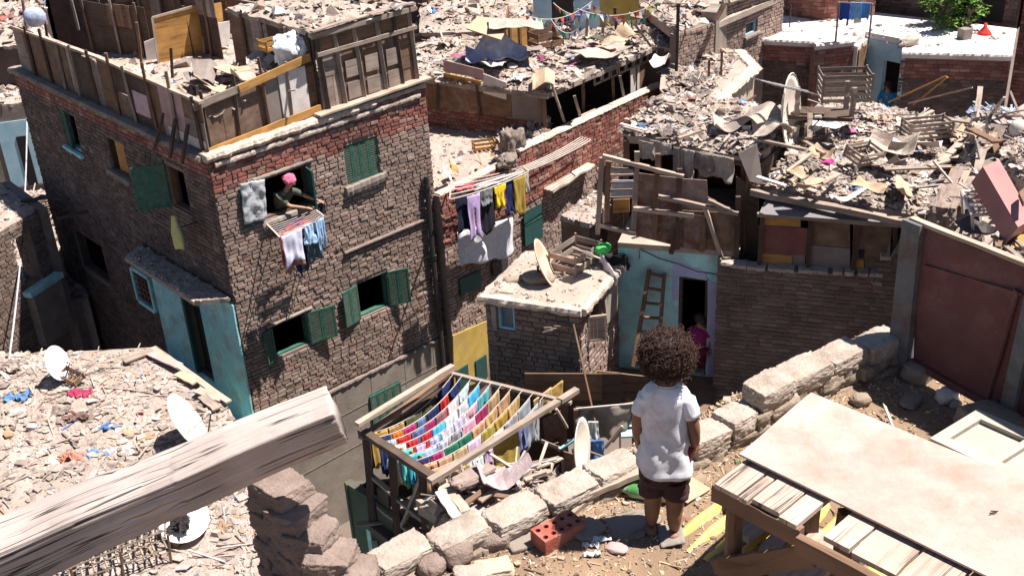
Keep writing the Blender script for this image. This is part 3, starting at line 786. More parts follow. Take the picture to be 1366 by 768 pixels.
KD = hole(F2, [(250, 396), (272, 405), (285, 503), (262, 493)])
bricks(F2, 0, 8.8, [(0, -3.74), (8.8, -3.74)], -12.6, A, bm='brick_dark', holes=[K1, K2, K3, K4, KD], seed=5, zcut=-10.5, proud=.014, bands=[(-4.1, -3.2, 2, 'brick_red')])  # shade painted in: a darker copy of the front's brick
# back walls and roof deck close the house
B1 = F1.P(LEN1, 0); B2 = F2.P(8.8, 0); B3 = B2 + F1.u * LEN1
mb = MB()
for a, b in ((B1, B3), (B3, B2)):
    d = (b - a).normalized(); n = V((d.y, -d.x, 0))
    if n.dot(F1.P(2, 0, 0) - a) < 0: n = -n
    mb.prism([a + V((0, 0, -12.6)), b + V((0, 0, -12.6)), b + V((0, 0, -3.75)), a + V((0, 0, -3.75))], n * .2)
mb.build('wall', M['mortar'], A)
mb = MB()
slab([F1.P(.22, -3.78, -.22), F1.P(LEN1 - .2, -3.78, -.22), B3 + V((0, 0, -3.78)) - F1.u * .2 - F2.u * .2, F2.P(8.6, -3.78, -.22)], .14, mb)
for z in (-6.75, -9.7):
    slab([F1.P(.23, z, -.23), F1.P(LEN1 - .2, z, -.23), B3 + V((0, 0, z)) - F1.u * .2 - F2.u * .2, F2.P(8.6, z, -.23)], .14, mb)
mb.build('roof', M['sand'], A)
# crumbling lime cap on the parapets
mb = MB(); lump_strip(F1.P(-.05, -3.67, -.08), F1.P(3.6, -3.60, -.08), .34, .15, mb, 2); lump_strip(F1.P(3.5, -3.60, -.1), F1.P(LEN1, -3.57, -.1), .26, .1, mb, 4)
lump_strip(F1.P(.1, -3.82, .03), F1.P(4.7, -3.72, .03), .07, .09, mb, 9)
mb.build('parapet_cap', M['cap'], A)
mb = MB(); lump_strip(F2.P(.1, -3.70, -.02), F2.P(8.8, -3.70, -.02), .30, .12, mb, 6); mb.build('parapet_cap', M['plaster'], A)
mb = MB(); mb.wob(F1.P(2.3, -3.5, .02), F1.P(LEN1 + .1, -3.42, .0), .22, .035, 4, n=8, amp=.1); mb.build('parapet_board', M['wood_pale'], A)
# string ledge and the plastered lower storey
mb = MB(); a = F1.uz(458, 337); b = F1.uz(573, 289); lump_strip(F1.P(a[0], a[1], .03), F1.P(b[0], b[1], .03), .09, .06, mb, 12, rough=.3); mb.build('ledge', M['mortar'], A)
mb = MB(); us = [-.0, H5[0], H5[1], LEN1]
for a, b in zip(us, us[1:]):
    segs = [(-12.6, zband)] if a != H5[0] else [(-12.6, H5[2]), (H5[3], zband)]
    for z0, z1 in segs: mb.prism([F1.P(a, z0, .001), F1.P(b, z0, .001), F1.P(b, z1, .001), F1.P(a, z1, .001)], F1.n * .045)
mb.build('plaster_coat', M['plaster'], A)
mb = MB(); lump_strip(F1.P(0, zband, .03), F1.P(LEN1, zband, .03), .1, .08, mb, 15, rough=.5)
for du in (.9, 1.8, 2.7, 3.6, 4.4): mb.stick(F1.P(du, zband - .7 - .02 * du, .047), F1.P(du + .02, zband, .047), .012, .008, up=F1.n)
mb.stick(F1.P(.0, zband - .72, .048), F1.P(LEN1, zband - .6, .048), .022, .012, up=F1.n); mb.stick(F1.P(.0, zband - 1.6, .048), F1.P(LEN1, zband - 1.5, .048), .022, .012, up=F1.n)
mb.build('plaster_joints', M['mortar'], A)

def window(w, h, parent, depth=.2, fr='green', sill=None, label=None, lintel=None, backing='inner', bd=-.55, sill_m='plaster'):
    u0, u1, z0, z1 = h; mb = MB(); t = .04
    plate(w, u0, u0 + t, z0, z1, -.16, -.04, mb); plate(w, u1 - t, u1, z0, z1, -.16, -.04, mb)
    plate(w, u0 + t, u1 - t, z1 - t, z1, -.159, -.041, mb); plate(w, u0 + t, u1 - t, z0, z0 + t, -.159, -.041, mb)
    o = mb.build('window', M[fr], parent, label=label)
    if sill:
        mb = MB(); lump_strip(w.P(u0 - .08, z0 - sill / 2 - .01, .03), w.P(u1 + .1, z0 - sill / 2 + .03, .03), .14, sill, mb, int(u0 * 10)); mb.build('sill', M[sill_m], o)
    if lintel:
        mb = MB(); lump_strip(w.P(u0 - .1, z1 + .05, .02), w.P(u1 + .12, z1 + .07, .02), .1, lintel, mb, int(u0 * 7)); mb.build('lintel', M[sill_m], o)
    return o
w1 = window(F1, H1, A, fr='wood_dark', lintel=.07, sill=.14, label='upper window with its shutters open')
w2 = window(F1, H2, A, sill=.2, label='upper window with closed green shutters')
w3 = window(F1, H3, A, label='lower window beside the house corner', lintel=.05)
w4 = window(F1, H4, A, label='lower window with both shutters open')
w5 = window(F1, H5, A, label='ground floor window with closed green shutters')
hw = (H1[1] - H1[0])
mb = MB()
sq = [(320, 245), (353, 239), (356, 292), (326, 300)]
P0 = [F1.hit(x, y, .08) for x, y in sq]
def fn(a, b):
    p = (P0[0] * (1 - a) + P0[1] * a) * (1 - b) + (P0[3] * (1 - a) + P0[2] * a) * b
    return p + F1.n * (.05 * noise.noise(V((a * 3, b * 4, 0))) + .03 * noise.noise(V((a * 8, b * 9, 3))))
mb.grid(fn, 16, 18); M['foil'] = mat('plastic_sheet_grey', (.36, .37, .38), (.5, .5, .52), scale=5, rough=.4, bump=.5, bscale=18, dist=.03)
mb.build('shutter_cover', M['foil'], w1, True, solid=.01)
shutter(F1, H1[0], -1, hw * .42, H1[2] + .02, H1[3] - .02, 4, w1, 'panel', 'green_dk', .02)
shutter(F1, H1[1] - .02, 1, hw * .36, H1[2] + .02, H1[3] - .02, 100, w1, 'panel', 'green_dk', -.05)
w2w = H2[1] - H2[0]
for k in range(2): shutter(F1, H2[0] + k * w2w / 2, 1, w2w / 2, H2[2] + .02, H2[3] - .01, 0, w2, 'slat', 'green', -.03, leaves=2)
shutter(F1, H3[1], 1, .56, H3[2] - .0, H3[3], 14, w3, 'slat', 'green', .03, leaves=2)
shutter(F1, H3[0], -1, .26, H3[2] - .0, H3[3], 20, w3, 'slat', 'green', .03)
shutter(F1, H4[0], -1, .42, H4[2], H4[3], 10, w4, 'slat', 'green', .03, leaves=2)
shutter(F1, H4[1], 1, .44, H4[2], H4[3], 22, w4, 'slat', 'green', .03, leaves=2)
w5w = H5[1] - H5[0]
for k in range(2): shutter(F1, H5[0] + k * w5w / 2, 1, w5w / 2, H5[2] + .02, H5[3] - .01, 0, w5, 'slat', 'green', .07, leaves=2)
# left face windows
v1 = window(F2, K1, A, fr='teal', label='window with one green shutter in the shaded wall', sill=.08, sill_m='teal'); shutter(F2, K1[1], -1, (K1[1] - K1[0]) * .5, K1[2], K1[3], 10, v1, 'panel', 'green', -.03)
v2 = window(F2, K2, A, fr='wood_dark', label='window boarded up in orange-brown', sill=.1); mb = MB(); plate(F2, K2[0] + .05, K2[0] + (K2[1] - K2[0]) * .72, K2[2] + .04, K2[3] - .04, -.1, -.08, mb); mb.build('board', M['wood_orange'], v2)
v3 = window(F2, K3, A, fr='wood_brown', label='window with a green shutter swung wide open'); shutter(F2, K3[1], 1, .62, K3[2], K3[3], 62, v3, 'panel', 'green', .02)
v4 = window(F2, K4, A, fr='wood_dark', label='dark window low in the shaded wall')
# rooms behind the openings are closed by inner partitions
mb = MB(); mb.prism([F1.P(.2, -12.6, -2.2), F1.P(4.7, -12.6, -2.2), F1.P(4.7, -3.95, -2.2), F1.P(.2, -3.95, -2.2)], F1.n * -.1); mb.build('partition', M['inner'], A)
# drainpipe
a = F1.uz(583, 245); pts = [F1.P(4.62, -5.4, .1), F1.P(4.6, -7, .1), F1.P(4.62, -9, .1), F1.P(4.62, -12.5, .1)]
mb = MB(); mb.tube(pts, .055, 8)
for z in (-5.6, -7.2, -8.8): mb.tube([F1.P(4.62, z, .1), F1.P(4.62, z - .08, .1)], .07, 8)
mb.build('drainpipe', M['iron'], A)

# turquoise balcony on the shaded side
BAL = thing('balcony', 'small turquoise balcony under a rubble-covered lean-to roof on the shaded house side', 'balcony', F2.P(1.4, -9.6, .4))
PD = hole(F2, [(181, 358), (203, 370), (210, 410), (189, 400)])
mb = MB(); za, zb_ = -9.75, -6.55; ur = PD[0] - .12
for a, b, z0, z1 in ((0, KD[0], za, zb_), (KD[0], KD[1], za, KD[2]), (KD[0], KD[1], KD[3], zb_), (KD[1], ur, za, zb_)): plate(F2, a, b, z0, z1, .012, .05, mb)
mb.build('painted_wall', M['teal'], BAL)
mb = MB(); plate(F2, KD[1] - .12, KD[1] - .02, KD[2], KD[3], .0, .09, mb); plate(F2, KD[0], KD[1] - .12, KD[3] - .06, KD[3], -.05, .07, mb); do_ = mb.build('door_frame', M['green_dk'], BAL)
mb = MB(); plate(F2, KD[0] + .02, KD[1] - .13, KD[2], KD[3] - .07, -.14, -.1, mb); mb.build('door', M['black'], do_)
mb = MB()
for a, b, c_, d_ in ((PD[0] - .06, PD[0] + .02, PD[2], PD[3]), (PD[1] - .02, PD[1] + .06, PD[2], PD[3]), (PD[0] + .02, PD[1] - .02, PD[2] - .06, PD[2] + .02), (PD[0] + .02, PD[1] - .02, PD[3] - .02, PD[3] + .06)): plate(F2, a, b, c_, d_, .012, .10, mb)
wo = mb.build('window', M['teal'], BAL)
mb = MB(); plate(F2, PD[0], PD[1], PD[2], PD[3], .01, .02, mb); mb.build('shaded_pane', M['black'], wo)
mb = MB()
for i in range(1, 5): mb.stick(F2.P(PD[0] + (PD[1] - PD[0]) * i / 5, PD[2], .05), F2.P(PD[0] + (PD[1] - PD[0]) * i / 5, PD[3], .05), .02, .02)
for i in range(1, 6): mb.stick(F2.P(PD[0], PD[2] + (PD[3] - PD[2]) * i / 6, .065), F2.P(PD[1], PD[2] + (PD[3] - PD[2]) * i / 6, .065), .02, .02)
mb.build('grille', M['wood_brown'], wo)
Qc = [F2.hit(306, 397, .06), F2.hit(187, 326, .06), F2.hit(166, 343, .55), F2.hit(258, 402, .62)]
mb = MB(); mb.prism(Qc, V((0, 0, -.09))); mb.build('roof', M['concrete'], BAL)
rubble('grey rubble spread on the balcony roof of the tall brick house', Qc, 420, .03, .13, .05, 21, mt='trash_b', base='concrete', grid_n=(30, 12), edge_drop=.05)
zfl_ = -9.3
mb = MB(); mb.prism([F2.P(-.05, zfl_, .052), F2.P(ur + .2, zfl_, .052), F2.P(ur + .2, zfl_, .75), F2.P(-.05, zfl_, .75)], V((0, 0, -.15))); mb.build('balcony_floor', M['teal'], BAL)
for (ua, ub, bow) in ((2.2, ur + .2, .16), (-.05, .85, .1)):
    mb = MB(); pr = [F2.P(ua + (ub - ua) * i / 12, zfl_, .68 + bow * math.sin(PI * i / 12)) for i in range(13)]
    for p, q in zip(pr, pr[1:]): mb.prism([p, q, q + V((0, 0, .5)), p + V((0, 0, .5))], F2.n * .1)
    mb.build('parapet', M['teal'], BAL)
# drying rack under the shaded window, bag hanging from it
t = thing('drying_rack', 'small grey drying rack under the green shutter on the shaded wall', 'drying rack', F2.P(1.9, K3[2] - .1, 0))
mb = MB()
for i in range(6): mb.tube([F2.P(K3[0] - .2, K3[2] - .05, .08 + i * .09), F2.P(K3[1] + .45, K3[2] - .05, .08 + i * .09)], .006, 4)
mb.build('line', M['zinc'], t); mb = MB()
for u in (K3[0] - .2, K3[1] + .45): mb.tube([F2.P(u, K3[2] - .05, 0), F2.P(u, K3[2] - .05, .56)], .012, 5)
mb.build('arm', M['iron'], t)
p = F2.hit(231, 287, .5)
garment('yellow-green cloth bag hanging under the window on the shaded wall', p - F2.u * .08, p + F2.u * .08, .2, (.42, .42, .16), 'rect', 3, 'bag_top', parent=None, nrm=F2.n, cat='bag') if False else None
mb = MB(); vs = []
def bagf(a, b):
    wd = .05 + .13 * min(1, b * 1.6) ** .8; th = .03 + .05 * math.sin(min(1, b) * PI * .8); t_ = a * 2 * PI
    k = 1 + .12 * noise.noise(V((a * 6, b * 5, 2)))
    return p + F2.u * (math.cos(t_) * wd * k) + F2.n * (math.sin(t_) * th * k) - V((0, 0, b * .66 + .04 * math.sin(t_ * 2) * b))
mb.grid(bagf, 20, 12)
tag(mb.build('bag', mat('bag_yellow_green', (.42, .42, .18), (.28, .36, .14), scale=7, bump=.5, bscale=25, dist=.03), None, True), 'yellow-green cloth bag hanging under the window on the shaded wall', 'bag')

# washing rack outside the open window
RK = thing('drying_rack', 'washing rack reaching out below the woman at the window', 'drying rack', F1.P(H1[0], H1[2], 0))
rl = [F1.P(H1[0] + .02, H1[2] - .04, 0), F1.hit(373, 316, .75)]; rr_ = [F1.P(H1[1] - .02, H1[2] - .04, 0), F1.hit(432, 288, .75)]
mb = MB(); 
for q in (rl, rr_): mb.tube(q, .014, 6)
mb.stick(rl[0] + V((0, 0, -.5)), rl[1], .015, .015); mb.stick(rr_[0] + V((0, 0, -.5)), rr_[1], .015, .015)
mb.build('arm', M['board_white'], RK); mb = MB()
LN = []
for i in range(7):
    f = .28 + .72 * i / 6; a = rl[0].lerp(rl[1], f); b = rr_[0].lerp(rr_[1], f); LN.append((a, b)); mb.tube(rope_pts(a, b, .03, 8), .006, 4)
mb.build('line', M['rope'], RK)
def on_line(k, f0, f1): a, b = LN[k]; return a.lerp(b, f0) - V((0, 0, .02)), a.lerp(b, f1) - V((0, 0, .02))
G1 = 'clothes on the rack of the open window'
for k, f0, f1, drop, col, sh, lab in (
    (6, .03, .48, .62, (.62, .6, .72), 'rect', 'wide lilac-white striped towel hanging at the front of the window rack'),
    (6, .50, .78, .40, (.38, .55, .75), 'shirt', 'short pale blue shirt on the window rack beside the lilac-white towel'),
    (6, .79, .99, .62, (.30, .48, .72), 'pants', 'pale blue trousers at the outer corner of the window rack'),
    (5, .04, .5, .75, (.42, .16, .13), 'rect', 'salmon-red cloth hanging low behind the lilac-white towel'),
    (5, .55, .9, .80, (.10, .12, .14), 'rect', 'charcoal cloth hanging below the pale blue shirt'),
    (4, .30, .62, .95, (.03, .04, .12), 'pants', 'navy trousers hanging lowest under the window rack'),
    (4, .05, .28, .70, (.45, .08, .08), 'rect', 'dark red cloth glimpsed behind the salmon-red one'),
    (3, .2, .95, .14, (.5, .05, .05), 'rect', 'bright red cloth slung along the middle of the window rack'),
    (2, .1, .8, .12, (.16, .08, .2), 'rect', 'dark purple striped cloth laid along an inner line of the window rack'),
    (5, .08, .95, .06, (.62, .3, .27), 'rect', 'pink folded cloth draped along the front lines of the window rack')):
    a, b = on_line(k, f0, f1); garment(lab, a, b, drop, col, sh, seed=k * 7 + int(f0 * 100), name='towel' if 'towel' in lab else ('trousers' if 'trousers' in lab else ('shirt' if 'shirt' in lab else 'cloth')), group=G1, nrm=F1.n)
# the woman at the window
um = H1[0] + hw * .52; B_ = lambda u, z, d: F1.P(um + u, H1[2] + z, d)
J = dict(pelvis=B_(-.02, -.15, -.3), waist=B_(-.02, .08, -.24), chest=B_(.0, .3, -.12), neck=B_(.05, .46, -.02), head=B_(.09, .6, .06),
         shl=B_(-.15, .37, -.08), ell=B_(-.05, .17, .12), wrl=B_(.2, .10, .3), shr=B_(.17, .38, -.05), elr=B_(.34, .24, .1), wrr=B_(.5, .14, .26))
small_person('woman in a pink headscarf and dark dress leaning over the washing rack at her window', B_(0, -.3, -.3), J, (.07, .085, .06), (.1, .1, .1), 'hair', headwear=(.55, .13, .22), fwd=(F1.n + F1.u * .6 - V((0, 0, .4))), hs=.105)
garment('small black garment the woman is pegging on the rack', B_(.4, .1, .3), B_(.6, .09, .32), .22, (.015, .015, .02), 'rect', 5, nrm=F1.n)
# ---------------------------------------------------------------- boarded fence and shacks on the roof of the tall brick house
ZR = -3.72
t = thing('board_fence', 'patchwork board fence with uneven posts along the shaded left edge of the tall roof', 'fence', F2.P(4, ZR, -.12))
patch_fence(F2.off(-.12), .12, 8.5, ZR, lambda u: 1.02 + .04 * math.sin(u), t, 11, post=.85)
mb = MB(); mb.wob(F2.P(.0, ZR + 1.04, -.08), F2.P(4.2, ZR + 1.10, -.1), .1, .05, 3, n=9, amp=.1); mb.wob(F2.P(4.0, ZR + 1.1, -.1), F2.P(8.5, ZR + 1.02, -.1), .09, .05, 4, n=9, amp=.1); mb.build('top_rail', M['wood_pale'], t)
for k, (u, du) in enumerate(((.95, .05), (1.55, -.1), (.5, .05))):
    mb = MB(); mb.wob(F2.P(u, ZR - .1, .25), F2.P(u + du, ZR + .55, -.02), .06, .05, k, n=4); mb.build('brace', M['wood_dark'], t)
mb = MB(); plate(F2, .15, 1.5, ZR + .12, ZR + .3, -.09, -.075, mb); mb.build('board', M['board_white'], t)
mb = MB(); plate(F2, 2.15, 2.75, ZR + .28, ZR + .72, -.09, -.07, mb); mb.build('board', mat('board_faded_pink', (.47, .33, .36), bump=.1), t)
t = thing('board_fence', 'low fence of worn boards along the front roof edge, left of the taller shack', 'fence', F1.P(1.2, ZR, -.2))
W1 = F1.off(-.25)
patch_fence(W1, .08, 2.5, ZR + .1, lambda u: .86 + .1 * u / 2.5, t, 5, pw=(.3, .6), rows=1, post=.55, post_up=.5, mats=['wood_grey', 'ply', 'board_grey', 'wood_brown', 'board_white'])
mb = MB(); mb.wob(W1.P(.0, ZR + .08, .1), W1.P(2.5, ZR + .28, .12), .14, .03, 6, n=6, amp=.08, up=F1.n); mb.build('bottom_rail', M['wood_orange'], t)
mb = MB(); mb.wob(W1.P(.0, ZR + .93, .08), W1.P(1.0, ZR + 1.06, .08), .13, .03, 7, n=6, amp=.08, up=F1.n); mb.build('top_rail', M['wood_grey'], t)
mb = MB(); mb.wob(W1.P(.9, ZR + 1.04, .1), W1.P(2.4, ZR + 1.27, .12), .14, .03, 8, n=6, amp=.05, up=F1.n); mb.build('top_rail', M['wood_orange'], t)
mb = MB(); plate(W1, 1.72, 2.3, ZR + .2, ZR + 1.12, .05, .07, mb); mb.build('board', M['board_white'], t)

# the taller shack
SK = thing('shack', 'tall plank shack with panelled doors for walls on the roof behind the front corner', 'shack', F1.P(3.4, ZR, -1.5))
WS = F1.off(-.12)
patch_fence(WS, 2.55, 4.75, ZR + .12, lambda u: 1.2, SK, 23, pw=(.3, .55), rows=2, posts=False, mats=['wood_brown', 'ply', 'wood_grey', 'wood_brown'])
for k, u in enumerate((2.6, 2.98, 3.42, 3.95, 4.35, 4.72)):
    mb = MB(); mb.wob(WS.P(u + .04, ZR, .06), WS.P(u - .05, ZR + 1.62 + .06 * (k % 3), .06), .075, .05, k + 40, n=6, amp=.12); mb.build('post', M['wood_dark' if k in (0, 4) else 'wood_grey'], SK)
mb = MB(); plate(WS, 2.6, 4.75, ZR + 1.32, ZR + 1.62, .02, .04, mb); mb.build('board', M['wood_brown'], SK)
mb = MB(); mb.wob(WS.P(2.5, ZR + 1.3, .1), WS.P(4.8, ZR + 1.33, .1), .07, .04, 61, n=6, amp=.1, up=F1.n); mb.build('rail', M['wood_grey'], SK)
mb = MB(); mb.wob(WS.P(2.4, ZR + 1.66, .12), WS.P(4.8, ZR + 1.7, .12), .09, .05, 62, n=6, amp=.1, up=F1.n); mb.build('rail', M['wood_grey'], SK)
# door with cross panels
for u in (3.1, 3.55, 4.05):
    for z in (.2, .62): 
        mb = MB(); plate(WS, u, u + .3, ZR + z + .1, ZR + z + .42, .045, .06, mb); mb.build('door_panel', M['wood_grey'], SK)
WSL = Wl(WS.P(2.55, 0), b=WS.P(2.55, 0) + F2.u)     # side wall running back
patch_fence(WSL, .05, 3.0, ZR, lambda u: 1.6, SK, 31, pw=(.5, .9), mats=['wood_dark', 'wood_brown', 'wood_dark'], post=.8, post_up=.1)
mb = MB(); mb.prism([WS.P(2.5, ZR + 1.62, .12), WS.P(4.85, ZR + 1.66, .12), WS.P(4.85, ZR + 1.66, -3.1), WS.P(2.5, ZR + 1.62, -3.1)], V((0, 0, .05))); mb.build('roof', M['wood_grey'], SK)
rubble('pale rags and boards heaped on the roof of the plank shack', [WS.P(2.5, ZR + 1.7, .1), WS.P(4.85, ZR + 1.73, .1), WS.P(4.85, ZR + 1.73, -3), WS.P(2.5, ZR + 1.7, -3)], 260, .08, .5, .1, 8, grid_n=(20, 20))
for k, (a, b) in enumerate(((-.1, .9), (.5, 1.7), (1.2, 2.3))):
    plank('grey board lying along the front edge of the plank shack roof, ' + ('left end' if k == 0 else 'middle' if k == 1 else 'right end'), WS.P(2.5 + a, ZR + 1.76 + .02 * k, .16 - .05 * k), WS.P(2.5 + b, ZR + 1.8, .08), .12, .025, 'wood_pale' if k == 1 else 'wood_grey', seed=k)
# far shack block at the back of the roof
BK = thing('shack', 'dark brown boarded hut at the back left of the tall roof', 'shack', F2.P(5.5, ZR, -2.6))
WB1 = Wl(F2.P(2.9, 0, -1.5), b=F2.P(2.9, 0, -1.5) + F1.u)
def back(px1, px2, z0, ht, seed, mats, par, rows=2):
    a = G(px1[0], px1[1], z0); b = G(px2[0], px2[1], z0); w = Wl(a, b=b)
    patch_fence(w, 0, w.len, z0, lambda u: ht, par, seed, mats=mats, post=.9, post_up=.15, rows=rows); return w
back((124, 66), (205, 80), ZR, 1.15, 2, ['ply', 'wood_brown', 'ply', 'wood_dark'], BK)
back((196, 52), (300, 80), ZR, 1.5, 3, ['wood_brown', 'wood_dark', 'wood_brown'], BK)
back((100, 36), (430, 20), ZR, 1.3, 4, ['wood_brown', 'wood_dark', 'wood_dark', 'ply'], BK)
def standing(label, name, cat, px, z0, m, th=.03, par=None, d=0):
    """upright board whose lower edge stands on level z0: px = lower left, lower right, top right, top left"""
    a = G(px[0][0], px[0][1], z0); b = G(px[1][0], px[1][1], z0); w = Wl(a, b=b)
    mb = MB(); mb.prism([w.hit(x, y, d) for x, y in px], w.n * th); o = mb.build(name, M[m], par)
    return tag(o, label, cat) if par is None else o
t = thing('door_panel', 'orange varnished plywood door leaning upright behind the rubbish heap on the tall roof', 'door', G(240, 84, ZR))
standing(None, 'panel', None, [(212, 86), (272, 74), (272, 5), (203, 24)], ZR, 'wood_orange', par=t)
a = G(212, 86, ZR); b = G(272, 74, ZR); w = Wl(a, b=b); mb = MB()
for p, q in (((203, 24), (272, 5)), ((212, 86), (203, 24)), ((272, 74), (272, 5))): mb.stick(w.hit(*p, .04), w.hit(*q, .04), .05, .03, up=w.n)
mb.build('frame', M['wood_pale'], t)
standing('white board standing right of the orange door on the tall roof', 'board', 'board', [(272, 72), (306, 64), (306, 28), (271, 34)], ZR, 'board_white')
standing('orange-brown board above the white one at the back of the tall roof', 'board', 'board', [(270, 40), (300, 26), (301, 2), (270, 8)], ZR, 'wood_orange')
standing('pale blue-white board standing at the back of the tall roof near the top edge', 'board', 'board', [(110, 22), (162, 18), (162, 4), (110, 8)], ZR, 'board_white')
standing('small grey-white board leaning left of the orange door', 'board', 'board', [(196, 82), (212, 80), (208, 50), (192, 56)], ZR, 'board_white')
for k, (p, q, m) in enumerate((((190, 95), (182, 30), 'wood_brown'), ((230, 104), (228, 64), 'wood_dark'), ((258, 74), (244, 8), 'wood_dark'), ((232, 70), (240, 28), 'wood_dark'), ((270, 122), (266, 76), 'wood_brown'), ((38, 60), (30, 0), 'wood_grey'), ((105, 40), (95, 0), 'wood_grey'), ((63, 50), (57, 10), 'wood_dark'))):
    a = G(p[0], p[1], ZR + .05); d = V((a.x, a.y, 0)).length; top = CAM + ray(*q) * (a.y / ray(*q).y)
    plank(['brown upright pole on the tall roof in front of the small grey-white board', 'short dark pole beside the rubbish heap on the tall roof', 'long dark pole slanting across the orange door', 'thin dark stick leaning on the orange door', 'brown stake by the front fence corner of the tall roof', 'tall grey pole at the far left corner of the tall roof', 'grey pole rising at the back left fence of the tall roof', 'dark short pole near the far left fence corner'][k], a, top, .055, .05, m, name='pole', cat='pole', seed=k + 70)
# rubbish heap inside the front corner
q = [F1.P(.3, ZR + .62, -.35), F1.P(2.6, ZR + .72, -.35), F1.P(2.6, ZR + .72, -2.1), F1.P(.3, ZR + .55, -1.9)]
rubble('torn cardboard, cloth and boards piled inside the front corner of the tall roof', q, 240, .1, .55, .3, 15, kinds=(6, 1, 2, 2), grid_n=(30, 24), edge_drop=.7, nf=.9)
rr = random.Random(4)
for k in range(6):
    p = quad4(q)(rr.uniform(.1, .75), rr.uniform(.1, .8)) + V((0, 0, .28 + .03 * k))
    Mx = Matrix.Rotation(rr.uniform(0, 3), 3, 'Z') @ Matrix.Rotation(rr.gauss(0, .3), 3, 'X') @ Matrix.Rotation(rr.gauss(0, .25), 3, 'Y')
    sheet(['large curled buff card on top of the tall roof heap', 'beige cloth crumpled at the left of the tall roof heap', 'grey-brown board in the tall roof heap', 'second buff card, lower in the tall roof heap', 'beige sheet of cloth at the right of the tall roof heap', 'topmost grey-brown board of the tall roof heap'][k], 'cardboard_sheet', 'cardboard', p, rr.uniform(.4, .8), rr.uniform(.3, .55), Mx, ['card', 'rag', 'board_grey'][k % 3] if k else 'card', k, .12, group='card sheets on the heap of the tall roof')
crate('orange wooden crate behind the white sacks on the tall roof', F1.off(-1.2).hit(364, 66), (.42, .3, .22), .7, 'wood_orange', 2)
for k, (x, y, s) in enumerate(((380, 66, .40), (399, 62, .46))):
    mb = MB(); mb.rock(F1.off(-.62).hit(x, y), (s, s * .85, s * 1.1), k, seed=k + 5, rough=.3, n=9, sq=.15, fine=.08)
    tag(mb.build('sack', M['sack'], None, True), ['crumpled white plastic sack on the tall roof, the lower left one of two', 'bulging peaked white plastic sack on the tall roof, the higher one of two'][k], 'sack')
mb = MB(); mb.rock(F2.P(8.1, ZR + 1.2, -.5), (.40, .40, .36), 0, seed=3, rough=.05, n=8, sq=.05, fine=0)
tag(mb.build('water_tank', M['tarp'], None, True), 'round blue-grey tank at the far left corner of the tall roof', 'tank')
rubble('scraps and dust on the open floor of the tall roof', [F2.P(.4, ZR + .01, -.3), F2.P(8.3, ZR + .01, -.3), F2.P(8.3, ZR + .01, -4.5), F2.P(.4, ZR + .01, -4.5)], 700, .05, .45, .08, 18, mt='trash_b', grid_n=(40, 24), edge_drop=.0)

# ---------------------------------------------------------------- far left: neighbour roofs and lane
def simple_house(label, name, cat, quad, zt, zb, wm, rm, mats=None, n=None):
    """house with its four walls as bodies of their own; quad = roof outline corners (xy), first edge faces the viewer"""
    quad = [V((p[0], p[1], 0)) for p in quad]; c = sum(quad, V((0, 0, 0))) / len(quad)
    t = thing(name, label, cat, (c.x, c.y, zb)); k = len(quad)
    for i in range(k):
        a, b = quad[i], quad[(i + 1) % k]; d = (b - a).normalized(); nn = V((d.y, -d.x, 0))
        if nn.dot(c - a) > 0: nn = -nn
        mb = MB(); mb.prism([a + V((0, 0, zb)), b - d * .0 + V((0, 0, zb)), b + V((0, 0, zt)), a + V((0, 0, zt))], -nn * .2); mb.build('wall', M[(mats or [wm] * k)[i]], t)
    mb = MB(); mb.prism([p + (c - p).normalized() * .12 + V((0, 0, zt - .03)) for p in quad], V((0, 0, -.14))); mb.build('roof', M[rm], t)
    return t
# low house at the left edge with a dark opening
zl = -6.4
a = G(62, 276, zl); b = G(0, 243, zl)
WL1 = Wl(a, az=48.7)
hq2 = [G(50, 281, zl), G(-70, 350, zl), G(-120, 260, zl), G(0, 244, zl)]
LH = thing('brick_house', 'low mud-brick house cut by the left edge with a dark doorway and turquoise sill', 'house', (hq2[0].x, hq2[0].y, -12.6))
w = Wl(hq2[1], b=hq2[0]); L_ = w.len
hd = hole(w, [(16, 318), (42, 308), (54, 376), (30, 386)])
bricks(w, 0, L_, zl, -12.6, LH, bm='brick_mud_shaded', holes=[hd], seed=9, zcut=-9.5)
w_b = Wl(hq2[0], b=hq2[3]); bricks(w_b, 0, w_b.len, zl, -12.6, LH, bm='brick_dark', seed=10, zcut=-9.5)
mb = MB(); mb.prism([V((p.x, p.y, zl)) for p in hq2], V((0, 0, -.16))); mb.build('roof', M['concrete'], LH)
mb = MB(); plate(w, hd[0] - .1, hd[1] + .4, hd[2] - .12, hd[2], .0, .25, mb); mb.build('sill', M['teal'], LH)
mb = MB(); plate(w, hd[1] - .6, min(hd[1] + .3, L_ - .02), hd[2] - 1.4, hd[2] - .13, .0, .24, mb); mb.build('plaster_coat', M['plaster'], LH)
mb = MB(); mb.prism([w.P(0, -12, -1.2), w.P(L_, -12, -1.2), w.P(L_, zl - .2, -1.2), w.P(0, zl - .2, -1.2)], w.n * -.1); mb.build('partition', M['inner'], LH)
rubble('grey rubble on the roof of the low house at the left edge', [V((p.x, p.y, zl + .01)) for p in hq2], 350, .04, .25, .06, 31, mt='trash_b')
for k, (p, q) in enumerate((((28, 268), (75, 262)), ((75, 292), (118, 282)), ((52, 262), (92, 266)))):
    plank('dark board jutting over the lane from the low left house, ' + ['highest', 'lowest', 'middle'][k] + ' of three', G(p[0], p[1], zl + .05), G(q[0], q[1], zl + .05), .13, .03, 'wood_dark', seed=k + 9)
